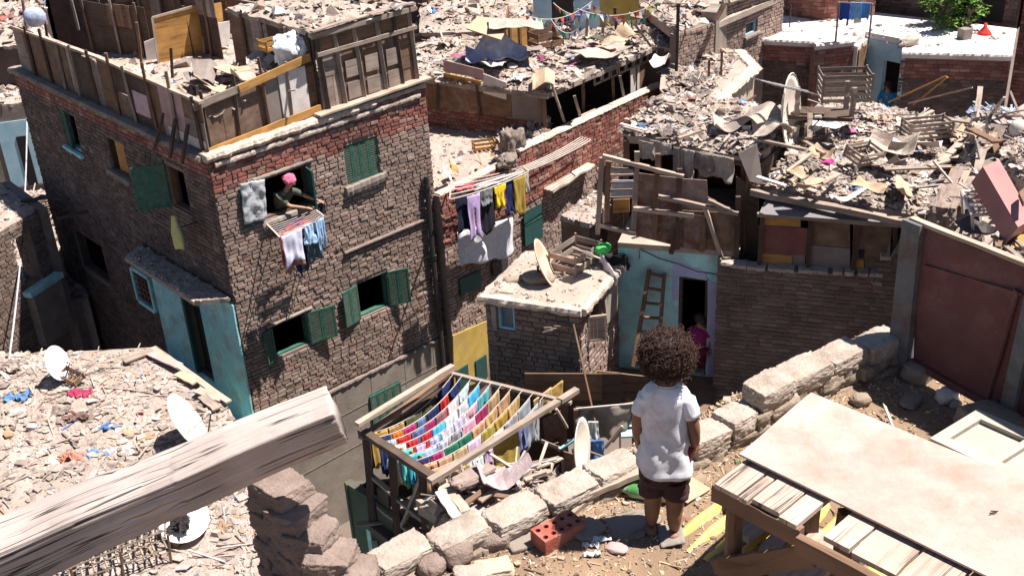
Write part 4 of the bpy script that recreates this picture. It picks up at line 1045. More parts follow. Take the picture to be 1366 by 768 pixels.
# rubble-strewn lane between the low left house and the tall house
zz = -9.0
rubble('sunlit rubbish strewn in the lane left of the tall house', [G(20, 405, zz), G(118, 400, zz), G(112, 255, zz), G(5, 255, zz)], 1200, .05, .4, .25, 41, mt='trash', edge_drop=3.6, kinds=(4, 2, 2, 1))
crate('broken wooden crate lying in the sunlit lane rubbish at the left', G(85, 352, zz + .25), (.55, .4, .3), .6, 'wood_grey', 3, tilt=(.6, .2))
crate('wire-bound crate of twigs at the far end of the left lane', G(72, 283, zz + .25), (.6, .35, .3), .2, 'wood_brown', 4)
# blue-walled house and debris beyond on the left edge
zt2 = -7.0
qa = [G(-60, 150, zt2), G(52, 135, zt2), G(48, 92, zt2), G(-60, 96, zt2)]
t = simple_house('pale blue walled house with a rubble roof at the far left edge', 'plastered_house', 'house', qa, zt2, -12.6, 'blue', 'concrete', mats=['plaster', 'blue', 'plaster', 'plaster'])
wq1 = Wl(qa[0], b=qa[1]); L1 = wq1.len
mb = MB(); plate(wq1, L1 * .42, L1 - .02, -9.6, zt2 - .5, .005, .03, mb); mb.build('painted_patch', M['blue'], t)
mb = MB(); plate(wq1, L1 * .62, L1 * .74, -9.9, -8.0, .035, .05, mb); mb.build('door', M['black'], t)  # black plate standing in for the dark opening
mb = MB(); plate(wq1, L1 * .2, L1 * .34, -8.9, -8.0, .01, .04, mb); mb.build('window', M['wood_dark'], t)
mb = MB(); plate(wq1, 0, L1 - .03, -12.6, -9.62, .004, .06, mb); mb.build('plinth', M['brick_dark'], t)
rubble('whitish rubble on the roof of the pale blue walled house', [V((p.x, p.y, zt2 + .02)) for p in qa], 500, .06, .5, .15, 43)
zt3 = -5.6
qb = [G(-60, 66, zt3), G(60, 60, zt3), G(60, -40, zt3), G(-60, -40, zt3)]
t = simple_house('dark house with a bright rubbish-covered roof in the top left corner', 'brick_house', 'house', qb, zt3, -12.6, 'brick_dark', 'sand')
rubble('bright rubbish covering the roof in the top left corner', [V((p.x, p.y, zt3 + .02)) for p in qb], 1100, .06, .6, .25, 44)
mb = MB(); e = V((.03, 0, 0)); pts = [G(36, 115, -6.2)]; a = G(36, 140, -6.9); b = G(12, 480, -6.9)
mb.tube(rope_pts(a, b, .35, 20), .018, 5); mb.tube([a, a + V((0, 0, -1))], .03, 6)
tag(mb.build('cable', M['cable']), 'pale grey cable hanging down past the low left house', 'cable')

# ---------------------------------------------------------------- lower left rubbish roof with the dishes
zr = -7.0
rq = [G(430, 640, zr) + V((0, -2.2, 0)), G(307, 546, zr), G(203, 463, zr), G(-70, 478, zr), G(-130, 760, zr) + V((0, -2, 0))]
LR = thing('brick_house', 'low building below the log with a rubbish-covered flat roof and white dishes', 'house', (sum(p.x for p in rq) / 5, sum(p.y for p in rq) / 5, -12.6))
for i in range(5):
    a, b = rq[i], rq[(i + 1) % 5]; w = Wl(a, b=b); c = V((sum(p.x for p in rq) / 5, sum(p.y for p in rq) / 5, 0)); nn = V((w.u.y, -w.u.x, 0)); nn = nn if nn.dot(c - w.o) > 0 else -nn
    mb = MB(); mb.prism([V((a.x, a.y, -12.6)) + nn * .25, V((b.x, b.y, -12.6)) + nn * .25, V((b.x, b.y, zr - .1)) + nn * .25, V((a.x, a.y, zr - .1)) + nn * .25], nn * .2); mb.build('wall', M['teal' if i == 0 else 'plaster'], LR)
mb = MB(); mb.prism([V((p.x, p.y, zr)) for p in rq], V((0, 0, -.16))); mb.build('roof', M['concrete'], LR)
rubble('rubbish of stones, rags and chips covering the low roof under the log', [rq[0] + V((-.1, .2, .01)), rq[1] + V((-.05, .0, .01)), G(-60, 479, zr), G(-130, 740, zr) + V((0, -2, .01))], 6500, .02, .26, .11, 51, mt='trash_b', grid_n=(110, 90), kinds=(4, .8, 2, 1.2), edge_drop=.03, tilt=.16)
rubble('rubbish along the far edge of the low roof under the log', [G(300, 540, zr + .015), G(203, 466, zr + .015), G(-60, 476, zr + .015), G(-60, 486, zr + .015)], 1700, .015, .2, .08, 52, mt='trash_b', grid_n=(60, 30), kinds=(4, .8, 2, 1), edge_drop=.02, tilt=.16)
rr = random.Random(9)
for k, (x, y, c, l) in enumerate(((22, 526, (.10, .2, .38), 'crumpled blue rag near the left edge of the low roof'), (105, 521, (.32, .03, .08), 'small dark red rag beside the white dish mount'), (143, 566, (.07, .15, .3), 'torn blue rag in the middle of the low roof'), (100, 606, (.42, .19, .13), 'orange-red rag close to the log'), (128, 602, (.1, .2, .4), 'dull blue rag strip close above the log'), (158, 598, (.65, .6, .55), 'crumpled whitish rag above the log'), (100, 552, (.16, .1, .08), 'dark brown patch of cloth on the low roof'))):
    mb = MB(); o = V((k * 9, 0, 0)); c0 = G(x, y, zr + .14)
    mb.grid(lambda a, b: c0 + V(((a - .5) * .36 * (1 + .9 * noise.noise(V((a * 3, b * 3, k)))), (b - .5) * .2 * (1 + 1.2 * noise.noise(V((a * 5, b * 2, k + 5)))), -.05 + .12 * noise.noise(V((a * 5, b * 5, k * 3))))), 16, 12)
    tag(mb.build('rag', cloth(c), None, True, solid=.006), l, 'rag')
for k, (A_, B_2, m) in enumerate((((165, 482), (205, 466), 'wood_grey'), ((205, 463), (305, 536), 'wood_pale'), ((198, 470), (240, 488), 'board_pink'), ((262, 520), (296, 532), 'wood_pale'), ((270, 528), (290, 545), 'wood_grey'), ((236, 498), (262, 510), 'card'))):
    plank(['grey board on the rear lip of the low roof', 'long pale plank edging the low roof by the turquoise balcony', 'pinkish board near the balcony corner of the low roof', 'pale short plank at the right corner of the low roof', 'broken grey board by the dish at the roof corner', 'flat brown board on the right part of the low roof'][k], G(*A_, zr + .14), G(*B_2, zr + .14), .16 if k != 1 else .11, .03, m, seed=k)
cam_dir = lambda x, y: -ray(x, y).normalized()
dish('white satellite dish near the left edge of the low roof, facing the viewer', G(77, 484, zr + .4), .31, (.93, -.2, .3), post_to=G(96, 498, zr + .05), m='dish_w')
crate('small dark box lying beside the white dish on the low roof', G(97, 505, zr + .1), (.4, .22, .14), -.6, 'wood_brown', 2, tilt=(.3, .1))
dish('large cream satellite dish tilted on edge behind the log', G(251, 562, zr + .45), .50, (.88, .12, .46), post_to=G(262, 590, zr), m='dish')
dish('bluish satellite dish lying face up under the log with black scraps in it', G(246, 696, zr + .22), .36, (.1, -.2, 1), up=V((0, 1, 0)), post_to=G(250, 700, zr), m='dish_w', arm=True)
mb = MB(); chips_into(mb, quad4([G(228, 690, zr + .22), G(248, 690, zr + .22), G(252, 710, zr + .22), G(226, 708, zr + .22)]), 40, .08, .2, random.Random(3), kinds=(1, 2, 0, 2)); tag(mb.build('black_scraps', M['black']), 'black rags lying in the bluish dish under the log', 'rags')
# cage of palm ribs
t = thing('cage', 'collapsed lattice cage of palm ribs below the log at the bottom left', 'cage', G(160, 745, zr))
c0 = G(158, 752, zr + .02); e1 = (G(212, 735, zr) - G(112, 770, zr)); e1.z = 0; e1.normalize(); e2 = V((-e1.y, e1.x, 0))
for lay, (zh, sl) in enumerate(((.02, .1), (.28, .0), (.5, .25))):
    mb = MB()
    for k in range(9): mb.tube([c0 + e1 * (-.62 + k * .155) - e2 * .45 + V((0, 0, zh)), c0 + e1 * (-.6 + k * .15 + sl) + e2 * .45 + V((0, 0, zh + sl * .5))], .015, 5)
    for k in range(5): mb.tube([c0 - e1 * .66 + e2 * (-.42 + k * .21) + V((0, 0, zh + .02)), c0 + e1 * .66 + e2 * (-.42 + k * .21) + V((0, 0, zh + .02 + sl * .3))], .013, 5)
    mb.build('lattice', M['wood_grey'], t)
for i in (-1, 0, 1):
    for j in (-1, 1):
        mb = MB(); mb.tube([c0 + e1 * .62 * i + e2 * .44 * j, c0 + e1 * .62 * i + e2 * .44 * j + V((.05, 0, .55))], .018, 5); mb.build('upright', M['wood_brown'], t)
# ---------------------------------------------------------------- long red brick wall and the earth roof behind it
zw = -5.9
RA, RB = G(597, 257, zw), G(908, 106, zw)
WR = Wl(RA, b=RB); LR_ = WR.len
def ru(x, y): return WR.uz(x, y)[0]
RW = thing('brick_wall', 'long red brick wall running away behind the small tower, with washing lines fixed to it', 'wall', (RA.x, RA.y, -12.6))
um1 = ru(700, 205)
ho = hole(WR, [(688, 284), (724, 275), (724, 320), (690, 328)])
bricks(WR, -.25, LR_, [(-.25, zw), (um1 - .2, zw - .02), (um1 - .19, zw + .14), (LR_, zw + .05)], -12.6, RW, bm='brick_red', mm='mortar_red', seed=14, zcut=-10.2, th=.25, bands=[(-12, -7.1, 2, 'brick')], bh=.075)
mb = MB(); lump_strip(WR.P(um1 - .2, zw + .15, -.1), WR.P(LR_, zw + .08, -.1), .27, .09, mb, 3, rough=.25); mb.build('coping', M['cap'], RW); mb = MB(); lump_strip(WR.P(-.2, zw, -.12), WR.P(um1 - .25, zw, -.12), .22, .06, mb, 4, rough=.3); mb.build('coping', M['cap'], RW)
u0, u1 = ru(740, 235), ru(785, 205)
mb = MB(); mb.wob(WR.P(um1 + .6, zw - 1.05, .12), WR.P(um1 + 2.3, zw - .95, .12), .3, .05, 5, up=V((0, 0, 1))); mb.build('ledge_board', M['cap'], RW)
yz = WR.uz(625, 470); mb = MB(); quadpx(WR, [(603, 447), (650, 427), (650, 505), (605, 520)], .03, .03, mb); mb.build('painted_patch', M['yellow'], RW)
for i, (x, y) in enumerate(((640, 482), (615, 495))):
    q = WR.uz(x, y, .05); mb = MB(); plate(WR, q[0] - .18, q[0] + .2, q[1] - .5, q[1] + .1, .065, .09, mb); mb.build('shutter', M['green_dk'], RW)
for i, (p) in enumerate(([(612, 372), (640, 360), (640, 382), (614, 395)], [(655, 350), (676, 341), (676, 360), (657, 368)])):
    mb = MB(); quadpx(WR, p, .04, .04, mb); mb.build('window', M['green_dk' if i == 0 else 'iron'], RW)
gs = WR.uz(707, 300); mb = MB(); plate(WR, gs[0] - .3, gs[0] + .35, gs[1] - .42, gs[1] + .42, .05, .09, mb); o = mb.build('shutter', M['green_dk'], RW)
mb = MB(); plate(WR, gs[0] - .28, gs[0] + .33, gs[1] + .1, gs[1] + .14, .09, .1, mb); mb.build('rail', M['green'], o)
# earth roof behind the wall
er = [WR.P(-.3, zw - .25, -.25), WR.P(um1 + 1.6, zw - .25, -.25), WR.P(um1 + 1.6, zw - .25, -3.6), WR.P(-.9, zw - .25, -3.6)]
mb = MB(); mb.prism(er, V((0, 0, -.3))); mb.build('earth_roof', M['sand'], RW)
rubble('bits of litter on the earth roof between the tall house and the red wall', [p + V((0, 0, .02)) for p in er], 500, .04, .25, .1, 61, mt='trash_b', base='sand', kinds=(3, 2, 2, 1), nf=.7)
crate('yellow-brown wooden crate standing empty on the earth roof', G(646, 198, zw - .12), (.5, .26, .2), .2, 'wood_orange', 2)
for k, (x, y, c, s, l) in enumerate(((596, 232, 'board_white', .3, 'pale bent sheet at the left end of the earth roof'), (604, 222, 'wood_orange', .22, 'orange scrap board beside the pale bent sheet'))):
    sheet(l, 'sheet', 'scrap', G(x, y, zw + .1), s * 1.6, s, Matrix.Rotation(1.1, 3, 'Y') @ Matrix.Rotation(.6, 3, 'Z'), c, k, .06)
# bundles at the corner by the shack
M['bundle_brown'] = mat('bundle_brown', (.21, .17, .135), (.3, .25, .2), scale=9, bump=.8, bscale=30, dist=.03)
rubble('heap of rags, sacks and sticks at the inner corner of the red wall', [G(668, 224, zw - .1), G(735, 190, zw - .1), G(728, 165, zw - .1), G(672, 180, zw - .1)], 220, .1, .45, .35, 62, kinds=(2, 1, 3, 4), mt='trash_b', grid_n=(16, 14))
mb = MB(); mb.rock(G(683, 200, zw + .1), (.45, .4, .8), .4, 3, rough=.3, n=14, sq=.2, fine=.12); tag(mb.build('bundle', M['bundle_brown'], None, True), 'grey-brown draped bundle standing at the inner corner of the red wall', 'bundle')
mb = MB(); mb.rock(G(676, 216, zw + .12), (.36, .36, .25), .4, 4, rough=.3, n=12, sq=.2, fine=.1); tag(mb.build('bundle', M['bundle_brown'], None, True), 'small round grey bundle on the coping end of the red wall', 'bundle')
standing('pale narrow board leaning at the inner corner of the red wall', 'board', 'board', [(697, 205), (704, 203), (698, 174), (690, 176)], zw + .0, 'wood_pale')
# washing on the line nearest the tall house
def wline(lab, P, Q, n, dz, sag, group=None):
    t = thing('clothesline', lab, 'clothesline', P[0])
    for i in range(n):
        f = i / max(1, n - 1); mb = MB(); mb.tube(rope_pts(P[0].lerp(P[1], f), Q[0].lerp(Q[1], f), sag, 10), .012, 4); mb.build('line', M['rope'], t)
    for a, b in (P, Q):
        mb = MB(); mb.stick(a, b, .03, .03); mb.build('arm', M['wood_pale'], t)
    return t
o1 = WR.hit(600, 266, .75); i1 = WR.hit(604, 262, .1); o2 = WR.hit(705, 229, .65); i2 = WR.hit(700, 223, .1)
i1 = V((i1.x, i1.y, o1.z)); i2 = WR.hit(697, 222, .15)
wline('washing line full of clothes between the tall house and the red wall', (o1, i1), (o2, i2), 5, 0, .06)
wline('empty bundle of blue-white lines continuing along the red wall', (WR.hit(703, 228, .6), WR.hit(697, 222, .15)), (WR.hit(788, 187, .5), WR.hit(775, 183, .1)), 5, 0, .05)
def lp(f, k=0): return o1.lerp(o2, f).lerp(i1.lerp(i2, f), k) - V((0, 0, .02 + .24 * f * (1 - f)))
G2 = 'clothes on the line along the red wall'
for k, (a, b, dr, c, sh, q, lab, nm) in enumerate((
    (.06, .22, .82, (.01, .012, .03), 'rect', .15, 'black garment at the left end of the line by the tall house', 'garment'),
    (.20, .36, 1.0, (.42, .30, .52), 'pants', 0, 'lilac trousers second from the left on the line by the tall house', 'trousers'),
    (.34, .54, .95, (.012, .012, .02), 'rect', .1, 'long black dress with a grey top on the line along the red wall', 'dress'),
    (.37, .52, .32, (.16, .17, .17), 'rect', 0, 'dark grey cloth hung over the long black dress', 'cloth'),
    (.54, .69, .50, (.75, .52, .02), 'tee', 0, 'bright yellow shirt in the middle of the line along the red wall', 'shirt'),
    (.68, .80, .75, (.015, .02, .09), 'rect', .05, 'dark navy garment between the yellow shirt and the patterned golden one', 'garment'),
    (.79, .95, .85, (.33, .22, .04), 'rect', 0, 'golden brown patterned robe near the right end of the line', 'robe'),
    (.95, 1.0, .45, (.5, .47, .4), 'rect', 0, 'whitish towel at the far right end of the line', 'towel'))):
    garment(lab, lp(a, q), lp(b, q), dr, c, sh, k + 3, nm, group=G2, nrm=WR.n)
a = WR.hit(610, 310, .3); b = WR.hit(684, 290, .3)
garment('large white sheet with rusty stains hanging below the dark clothes', a, b, .85, (.62, .60, .62), 'rect', 9, 'bed_sheet', group=G2, nrm=WR.n, fold=.05, sag=.0)
garment('bundle of white cloth folded along the top of the line by the tall house', lp(.3, .6), lp(.98, .6), .16, (.66, .62, .6), 'rect', 12, 'cloth', group=G2, nrm=WR.n)
garment('pinkish-red cloth folded over the line near the tall house', lp(.05, .7), lp(.3, .7), .1, (.5, .08, .12), 'rect', 13, 'cloth', group=G2, nrm=WR.n)

# ---------------------------------------------------------------- big rubbish-roofed shack behind the red wall
zs = -6.0; zt = -4.75
s_c = WR.P(ru(748, 178), 0, -.45)                       # near corner
us_ = ru(748, 178)
ue = ru(903, 100)
BS = thing('shack', 'large rubbish-roofed shack with an open dark front behind the red wall', 'shack', (s_c.x, s_c.y, zs - .6))
WF = Wl(s_c, b=WR.P(ue, 0, -.45)); LF = WF.len
zroof = Wl(s_c, b=WR.P(ue, 0, -.45)).uz(748, 122)[1]
def rf(x, y): return WF.uz(x, y)
z_e = rf(745, 118)[1]
WSd = Wl(s_c, b=G(572, 100, zs)); 
WSd = Wl(s_c, b=s_c + (WR.n * -1) * 5 + WR.u * -.9)
LS = WSd.len
bricks(WSd, 0, 5.2, [(0, zs + .45), (5.2, zs + .45)], -7.6, BS, bm='brick_red', mm='mortar_red', seed=18)
patch_fence(WSd.off(.0), .0, 5.1, zs + .42, lambda u: max(.2, z_e - zs - .45), BS, 19, pw=(.5, 1.1), rows=1, post=1.4, post_up=.1, mats=['wood_brown', 'wood_orange', 'board_grey', 'ply'])
mb = MB(); quadpx(WSd, [(645, 98), (676, 110), (676, 133), (645, 124)], .05, .02, mb); mb.build('board', M['board_white'], BS)
mb = MB(); quadpx(WSd, [(592, 97), (642, 108), (642, 122), (592, 112)], .05, .02, mb); mb.build('board', M['wood_orange'], BS)
mb = MB(); quadpx(WSd, [(592, 80), (645, 93), (645, 106), (592, 95)], .06, .02, mb); mb.build('board', M['board_pink'], BS)
# open front: posts, lintel of broken crate frames, boards at the right end
for k, f in enumerate((0.0, .3, .55, .75, .98)):
    mb = MB(); mb.wob(WF.P(LF * f, zs - .2, 0), WF.P(LF * f, z_e, 0), .08, .07, k + 5); mb.build('post', M['wood_brown'], BS)
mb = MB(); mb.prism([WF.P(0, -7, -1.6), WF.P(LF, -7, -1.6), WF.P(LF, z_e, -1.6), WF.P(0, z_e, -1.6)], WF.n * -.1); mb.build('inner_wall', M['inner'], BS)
zc = z_e - .28
for k in range(9):
    a = LF * (.38 + .068 * k); b = a + LF * .062
    mb = MB()
    for z0, z1 in ((zc - .02, zc + .03), (zc + .24, zc + .29)): plate(WF, a, b, z0, z1, .02, .06, mb)
    for u in (a, b - .04): plate(WF, u, u + .04, zc + .03, zc + .24, .021, .059, mb)
    mb.build('crate_frame', M['wood_grey'], BS)
for k, (a, b, m) in enumerate(((.70, .78, 'board_white'), (.78, .87, 'wood_brown'), (.87, .99, 'wood_orange'))):
    mb = MB(); plate(WF, LF * a, LF * b, zs - .1, zc - .04, .0, .02, mb); mb.build('board', M[m], BS)
for k, (p, q, l) in enumerate((((736, 112), (753, 163), 'pale slanting plank propped at the dark opening of the rubbish-roofed shack'), ((766, 128), (774, 155), 'whitish stick standing in the dark opening of the rubbish-roofed shack'), ((774, 155), (795, 146), 'whitish stick lying level in the dark opening of the rubbish-roofed shack'), ((827, 101), (832, 128), 'thin plank leaning before the white board of the rubbish-roofed shack'))):
    plank(l, WF.hit(*p, .2), WF.hit(*q, .25), .07, .03, 'wood_pale', seed=k)
rt = [WF.P(-.1, z_e + .02, .15), WF.P(LF + .1, z_e + .02, .15), WF.P(LF + .1, z_e + .02, -5.4), WF.P(-1.0, z_e + .02, -5.4)]
mb = MB(); mb.prism(rt, V((0, 0, -.08))); mb.build('roof', M['wood_grey'], BS)
for a, b in ((rt[2], rt[3]), (rt[1], rt[2])):
    mb = MB(); w = Wl(a, b=b); mb.prism([w.P(0, -12, 0), w.P(w.len, -12, 0), w.P(w.len, z_e - .1, 0), w.P(0, z_e - .1, 0)], w.n * .1); mb.build('wall', M['brick_dark'], BS)
rubble('mixed rubbish, cloth and boards covering the roof of the large shack', [p + V((0, 0, .02)) for p in rt], 3800, .03, .38, .24, 63, kinds=(4, .8, 1.5, 3), tilt=.2, grid_n=(50, 40), edge_drop=.12, nf=.8)
# things on that roof
zq = z_e + .25
# tall hut with the buff slanting board
t = thing('hut', 'small orange board hut roofed by a big buff board above the large shack', 'hut', G(690, 60, zq))
ha, hb, hc_, hd_ = G(676, 68, zq), G(712, 58, zq), G(712, 42, zq), G(680, 44, zq)
for i, (p, q, m) in enumerate(((ha, hb, 'wood_orange'), (hb, hc_, 'wood_brown'), (ha, hd_, 'wood_brown'))):
    w = Wl(p, b=q); mb = MB(); plate(w, 0, w.len, zq - .2, zq + .75, -.02, .02, mb); mb.build('side_board', M[m], t)
for i in range(3):
    w = Wl(ha, b=hb); mb = MB(); plate(w, w.len * (.1 + .35 * i), w.len * (.1 + .35 * i) + .06, zq - .2, zq + .77, .02, .05, mb); mb.build('batten', M['wood_brown'], t)
bo = [Y(637, 22, ha.y + .4), Y(686, 28, ha.y - .2), Y(670, 52, ha.y - .5), Y(624, 38, ha.y - .1)]
bo[0].z = bo[1].z = zq + .95
zz_ = zq + .9
bo = [G(637, 22, zz_), G(682, 27, zz_), G(668, 53, zz_ - .12), G(622, 38, zz_ - .05)]
mb = MB(); mb.prism(bo, V((0, 0, -.03))); mb.build('roof_board', M['card'], t)
mb = MB(); c0 = G(688, 30, zz_ + .05)
mb.grid(lambda a, b: c0 + V(((a - .5) * 1.3, (b - .5) * .9, .1 * noise.noise(V((a * 3, b * 3, 1))) - .3 * max(0, a - .7))), 12, 10); mb.build('roof_cloth', M['rag'], t, solid=.01)
crate('open brown crate standing on the large shack roof beside the buff-roofed hut', G(728, 62, zq), (.75, .5, .45), .5, 'wood_brown', 2)
sheet('dark draped board with frayed cloth on the large shack roof left of the crate', 'board', 'board', G(700, 66, zq + .1), .8, .5, .3, 'board_grey', 5, .05)
mb = MB(); c0 = G(662, 72, zq + .2)
mb.grid(lambda a, b: c0 + V(((a - .5) * 1.5, (b - .5) * .8, .35 * noise.noise(V((a * 3, b * 3, 1))) + .45 * math.exp(-((a - .5) ** 2 + (b - .5) ** 2) * 12))), 22, 16)
tag(mb.build('tarpaulin', M['tarp'], None, True, solid=.01), 'blue and white tarpaulin bunched on the left of the large shack roof', 'tarpaulin')
for k, (x, y, sx, sy, m, l) in enumerate(((660, 86, .9, .5, 'board_white', 'pale sheet lying below the blue tarpaulin'), (815, 62, .8, .6, 'card', 'tan sheet of card in the middle of the large shack roof'), (800, 70, 1.5, .9, 'rag', 'grey-brown cloth spread over the middle of the large shack roof'), (805, 52, .6, .4, 'green', 'dull green cloth on the large shack roof'), (780, 100, .5, .4, 'rag', 'brown rag hanging over the front edge of the large shack roof'), (725, 110, 1.0, .5, 'card', 'flattened card at the front corner of the large shack roof'), (880, 83, .4, .5, 'board_white', 'white rag caught on the eave at the right of the large shack'))):
    sheet(l, 'sheet', 'sheet', G(x, y, zq + .1), sx, sy, rr.uniform(0, 3), 'olive' if m == 'green' else m, k, .18)
for k, (p, q) in enumerate((((782, 50), (784, 12), ), ((804, 45), (805, 22)), ((822, 45), (820, 10)), ((675, 160), (675, 55)), ((868, 62), (845, 30)), ((764, 42), (760, 20)), ((902, 95), (905, 5)))):
    a = G(p[0], p[1], zq if k != 3 else zs - .2); top = CAM + ray(*q) * (a.y / ray(*q).y)
    plank(['short stake', 'thin stake', 'tall dark stake', 'long dark pole rising in front of the side wall', 'slanting pale pole', 'leaning pale stick', 'tall dark red post at the right end'][k] + ' on the large shack roof' if k != 3 else 'long dark pole rising in front of the side wall of the large shack', a, top, .07, .06, 'wood_grey' if k not in (2, 3, 6) else 'wood_dark', name='pole', cat='pole', seed=k)
# hut far left above the side wall (between tall house and shack)
zh = -5.2
qh = [G(556, 92, -6.2), G(592, 100, -6.2), G(640, 40, -6.2), G(560, 20, -6.2)]
t = simple_house('dark boarded house squeezed behind the tall house with a rubbish roof', 'shack', 'shack', qh, zh, -12, 'brick_red', 'wood_grey', mats=['wood_brown', 'brick_red', 'brick_dark', 'brick_dark'])
rubble('rubbish on the roof of the dark house squeezed behind the tall one', [V((p.x, p.y, zh + .03)) for p in qh], 500, .07, .5, .2, 64)
mb = MB(); mb.prism([G(566, 160, -7), G(590, 172, -7), G(590, 135, -7), G(566, 125, -7)], V((0, 0, -.1))); 
wq = Wl(G(560, 195, -6.1), b=G(668, 180, -6.1))

# ---------------------------------------------------------------- small brick tower
zT = -5.1
Tl, Tc, Tr = G(647, 397, zT), G(773, 415, zT), G(824, 357, zT)
WTa = Wl(Tl, b=Tc); WTb = Wl(Tc, b=Tr)
TW = thing('brick_tower', 'small brick tower with a flat earth roof holding a dish and a crate', 'tower', (Tc.x, Tc.y, -12.6))
ha_ = hole(WTa, [(663, 408), (686, 409), (687, 442), (664, 440)])
bricks(WTa, 0, WTa.len, zT, -12.6, TW, bm='brick_mud_shaded', holes=[ha_], seed=24, zcut=-9.5, bw=.2, th=.18)  # darker brick paints this face as shaded, unlike the sunlit side
hb_ = hole(WTb, [(781, 410), (802, 388), (803, 425), (783, 446)])
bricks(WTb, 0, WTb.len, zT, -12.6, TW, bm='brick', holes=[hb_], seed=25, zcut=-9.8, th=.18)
o = window(WTa, ha_, TW, fr='blue'); mb = MB(); plate(WTa, ha_[0] + .04, ha_[1] - .04, ha_[2] + .04, ha_[3] - .04, -.12, -.1, mb); mb.build('pane', mat('pane_grey', (.16, .2, .23), bump=0, rough=.25), o)
mb = MB(); plate(WTa, ha_[0] - .08, ha_[0], ha_[2], ha_[3], .0, .05, mb); mb.build('plaster_jamb', M['plaster'], o)
o = window(WTb, hb_, TW, fr='wood_brown', label='window with a loose pale wooden shutter'); shutter(WTb, hb_[0], 1, .3, hb_[2] - .1, hb_[3] - .15, 55, o, 'panel', 'wood_pale', .02)
mb = MB(); quadpx(WTb, [(803, 385), (822, 366), (823, 412), (808, 432)], .02, .03, mb); mb.build('plaster_patch', M['concrete'], TW)
Tb = Tl + (Tr - Tc)
for a, b in ((Tr, Tb), (Tb, Tl)):
    w = Wl(a, b=b); c = (Tl + Tr) / 2; nn = w.n if w.n.dot(V((c.x, c.y, 0)) - w.o) > 0 else -w.n
    mb = MB(); mb.prism([w.P(0, -12.6), w.P(w.len, -12.6), w.P(w.len, zT - .03), w.P(0, zT - .03)], nn * .15); mb.build('wall', M['mortar'], TW)
ex = [Tl + (Tl - Tr).normalized() * .1, Tc + (Tc - Tb).normalized() * .1, Tr + (Tr - Tl).normalized() * .1, Tb + (Tb - Tc).normalized() * .1]
mb = MB(); mb.prism([V((p.x, p.y, zT + .06)) for p in ex], V((0, 0, -.09))); mb.build('roof', M['concrete'], TW)
mb = MB(); lump_strip(V((*ex[0].xy, zT + .03)), V((*ex[1].xy, zT + .03)), .16, .13, mb, 31, rough=.5); lump_strip(V((*ex[1].xy, zT + .03)), V((*ex[2].xy, zT + .03)), .16, .13, mb, 32, rough=.5); mb.build('roof_edge', M['cap'], TW)
rubble('dust and crumbs on the flat roof of the small tower', [V((p.x, p.y, zT + .065)) for p in ex], 220, .02, .12, .04, 65, base='concrete', mt='trash_b', grid_n=(16, 12), edge_drop=.02)
M['dish_peach'] = mat('dish_peach', (.62, .43, .31), bump=.03, rough=.6)
dish('peach-coloured satellite dish seen edge-on on the small tower roof', G(727, 350, zT + .38), .40, (.88, -.12, .36), post_to=G(720, 368, zT + .12), m='dish_peach', arm=False)
mb = MB(); mb.rock(G(717, 371, zT + .12), (.46, .32, .16), .1, 7, n=6, sq=.3); tag(mb.build('boulder', M['stone_low'], None, True), 'grey slab of stone weighting the peach dish on the tower roof', 'stone')
mb = MB(); mb.rock(G(686, 373, zT + .1), (.3, .16, .1), .3, 8, n=5, sq=.5); tag(mb.build('boulder', M['stone_low'], None, True), 'small stone at the left of the tower roof beyond the slab', 'stone')
crate('large rough crate of grey slats on the small tower roof', G(768, 352, zT + .1), (.75, .5, .34), .9, 'wood_grey', 2)
sheet('white paper sheet sticking up from the crate on the tower roof', 'paper', 'paper', G(782, 338, zT + .5), .45, .3, Matrix.Rotation(.8, 3, 'Z') @ Matrix.Rotation(.6, 3, 'Y'), 'board_white', 3, .05)
mb = MB(); mb.rock(G(804, 332, zT + .35), (.22, .17, .16), .3, 9, n=5, sq=.2, rough=.1); tag(mb.build('bag', mat('bag_green', (.08, .55, .12), bump=.3), None, True), 'small bright green bag at the back of the tower roof', 'bag')
garment('white cloth with pink marks hanging over the right edge of the tower roof', G(800, 335, zT + .35), G(822, 368, zT + .12), .18, (.66, .6, .62), 'rect', 4, 'cloth')
mb = MB(); mb.rock(G(822, 350, zT + .05), (.3, .34, .25), .3, 19, n=8, sq=.2, rough=.35); tag(mb.build('bundle', M['black'], None, True), 'black bundle of rags behind the white cloth on the tower roof', 'bundle')
# dry sticks poking from the tower wall
t = thing('dry_branch', 'bunch of dry twigs poking out over the shaded tower wall', 'branch', WTa.hit(750, 436, .1))
rr = random.Random(77); mb = MB(); a = WTa.hit(762, 436, .02)
for k in range(9): mb.tube([a, a.lerp(WTa.hit(735 + rr.uniform(-12, 8), 436 + rr.uniform(-6, 8), .3), 1)], .008, 4)
mb.build('twig', M['wood_grey'], t)

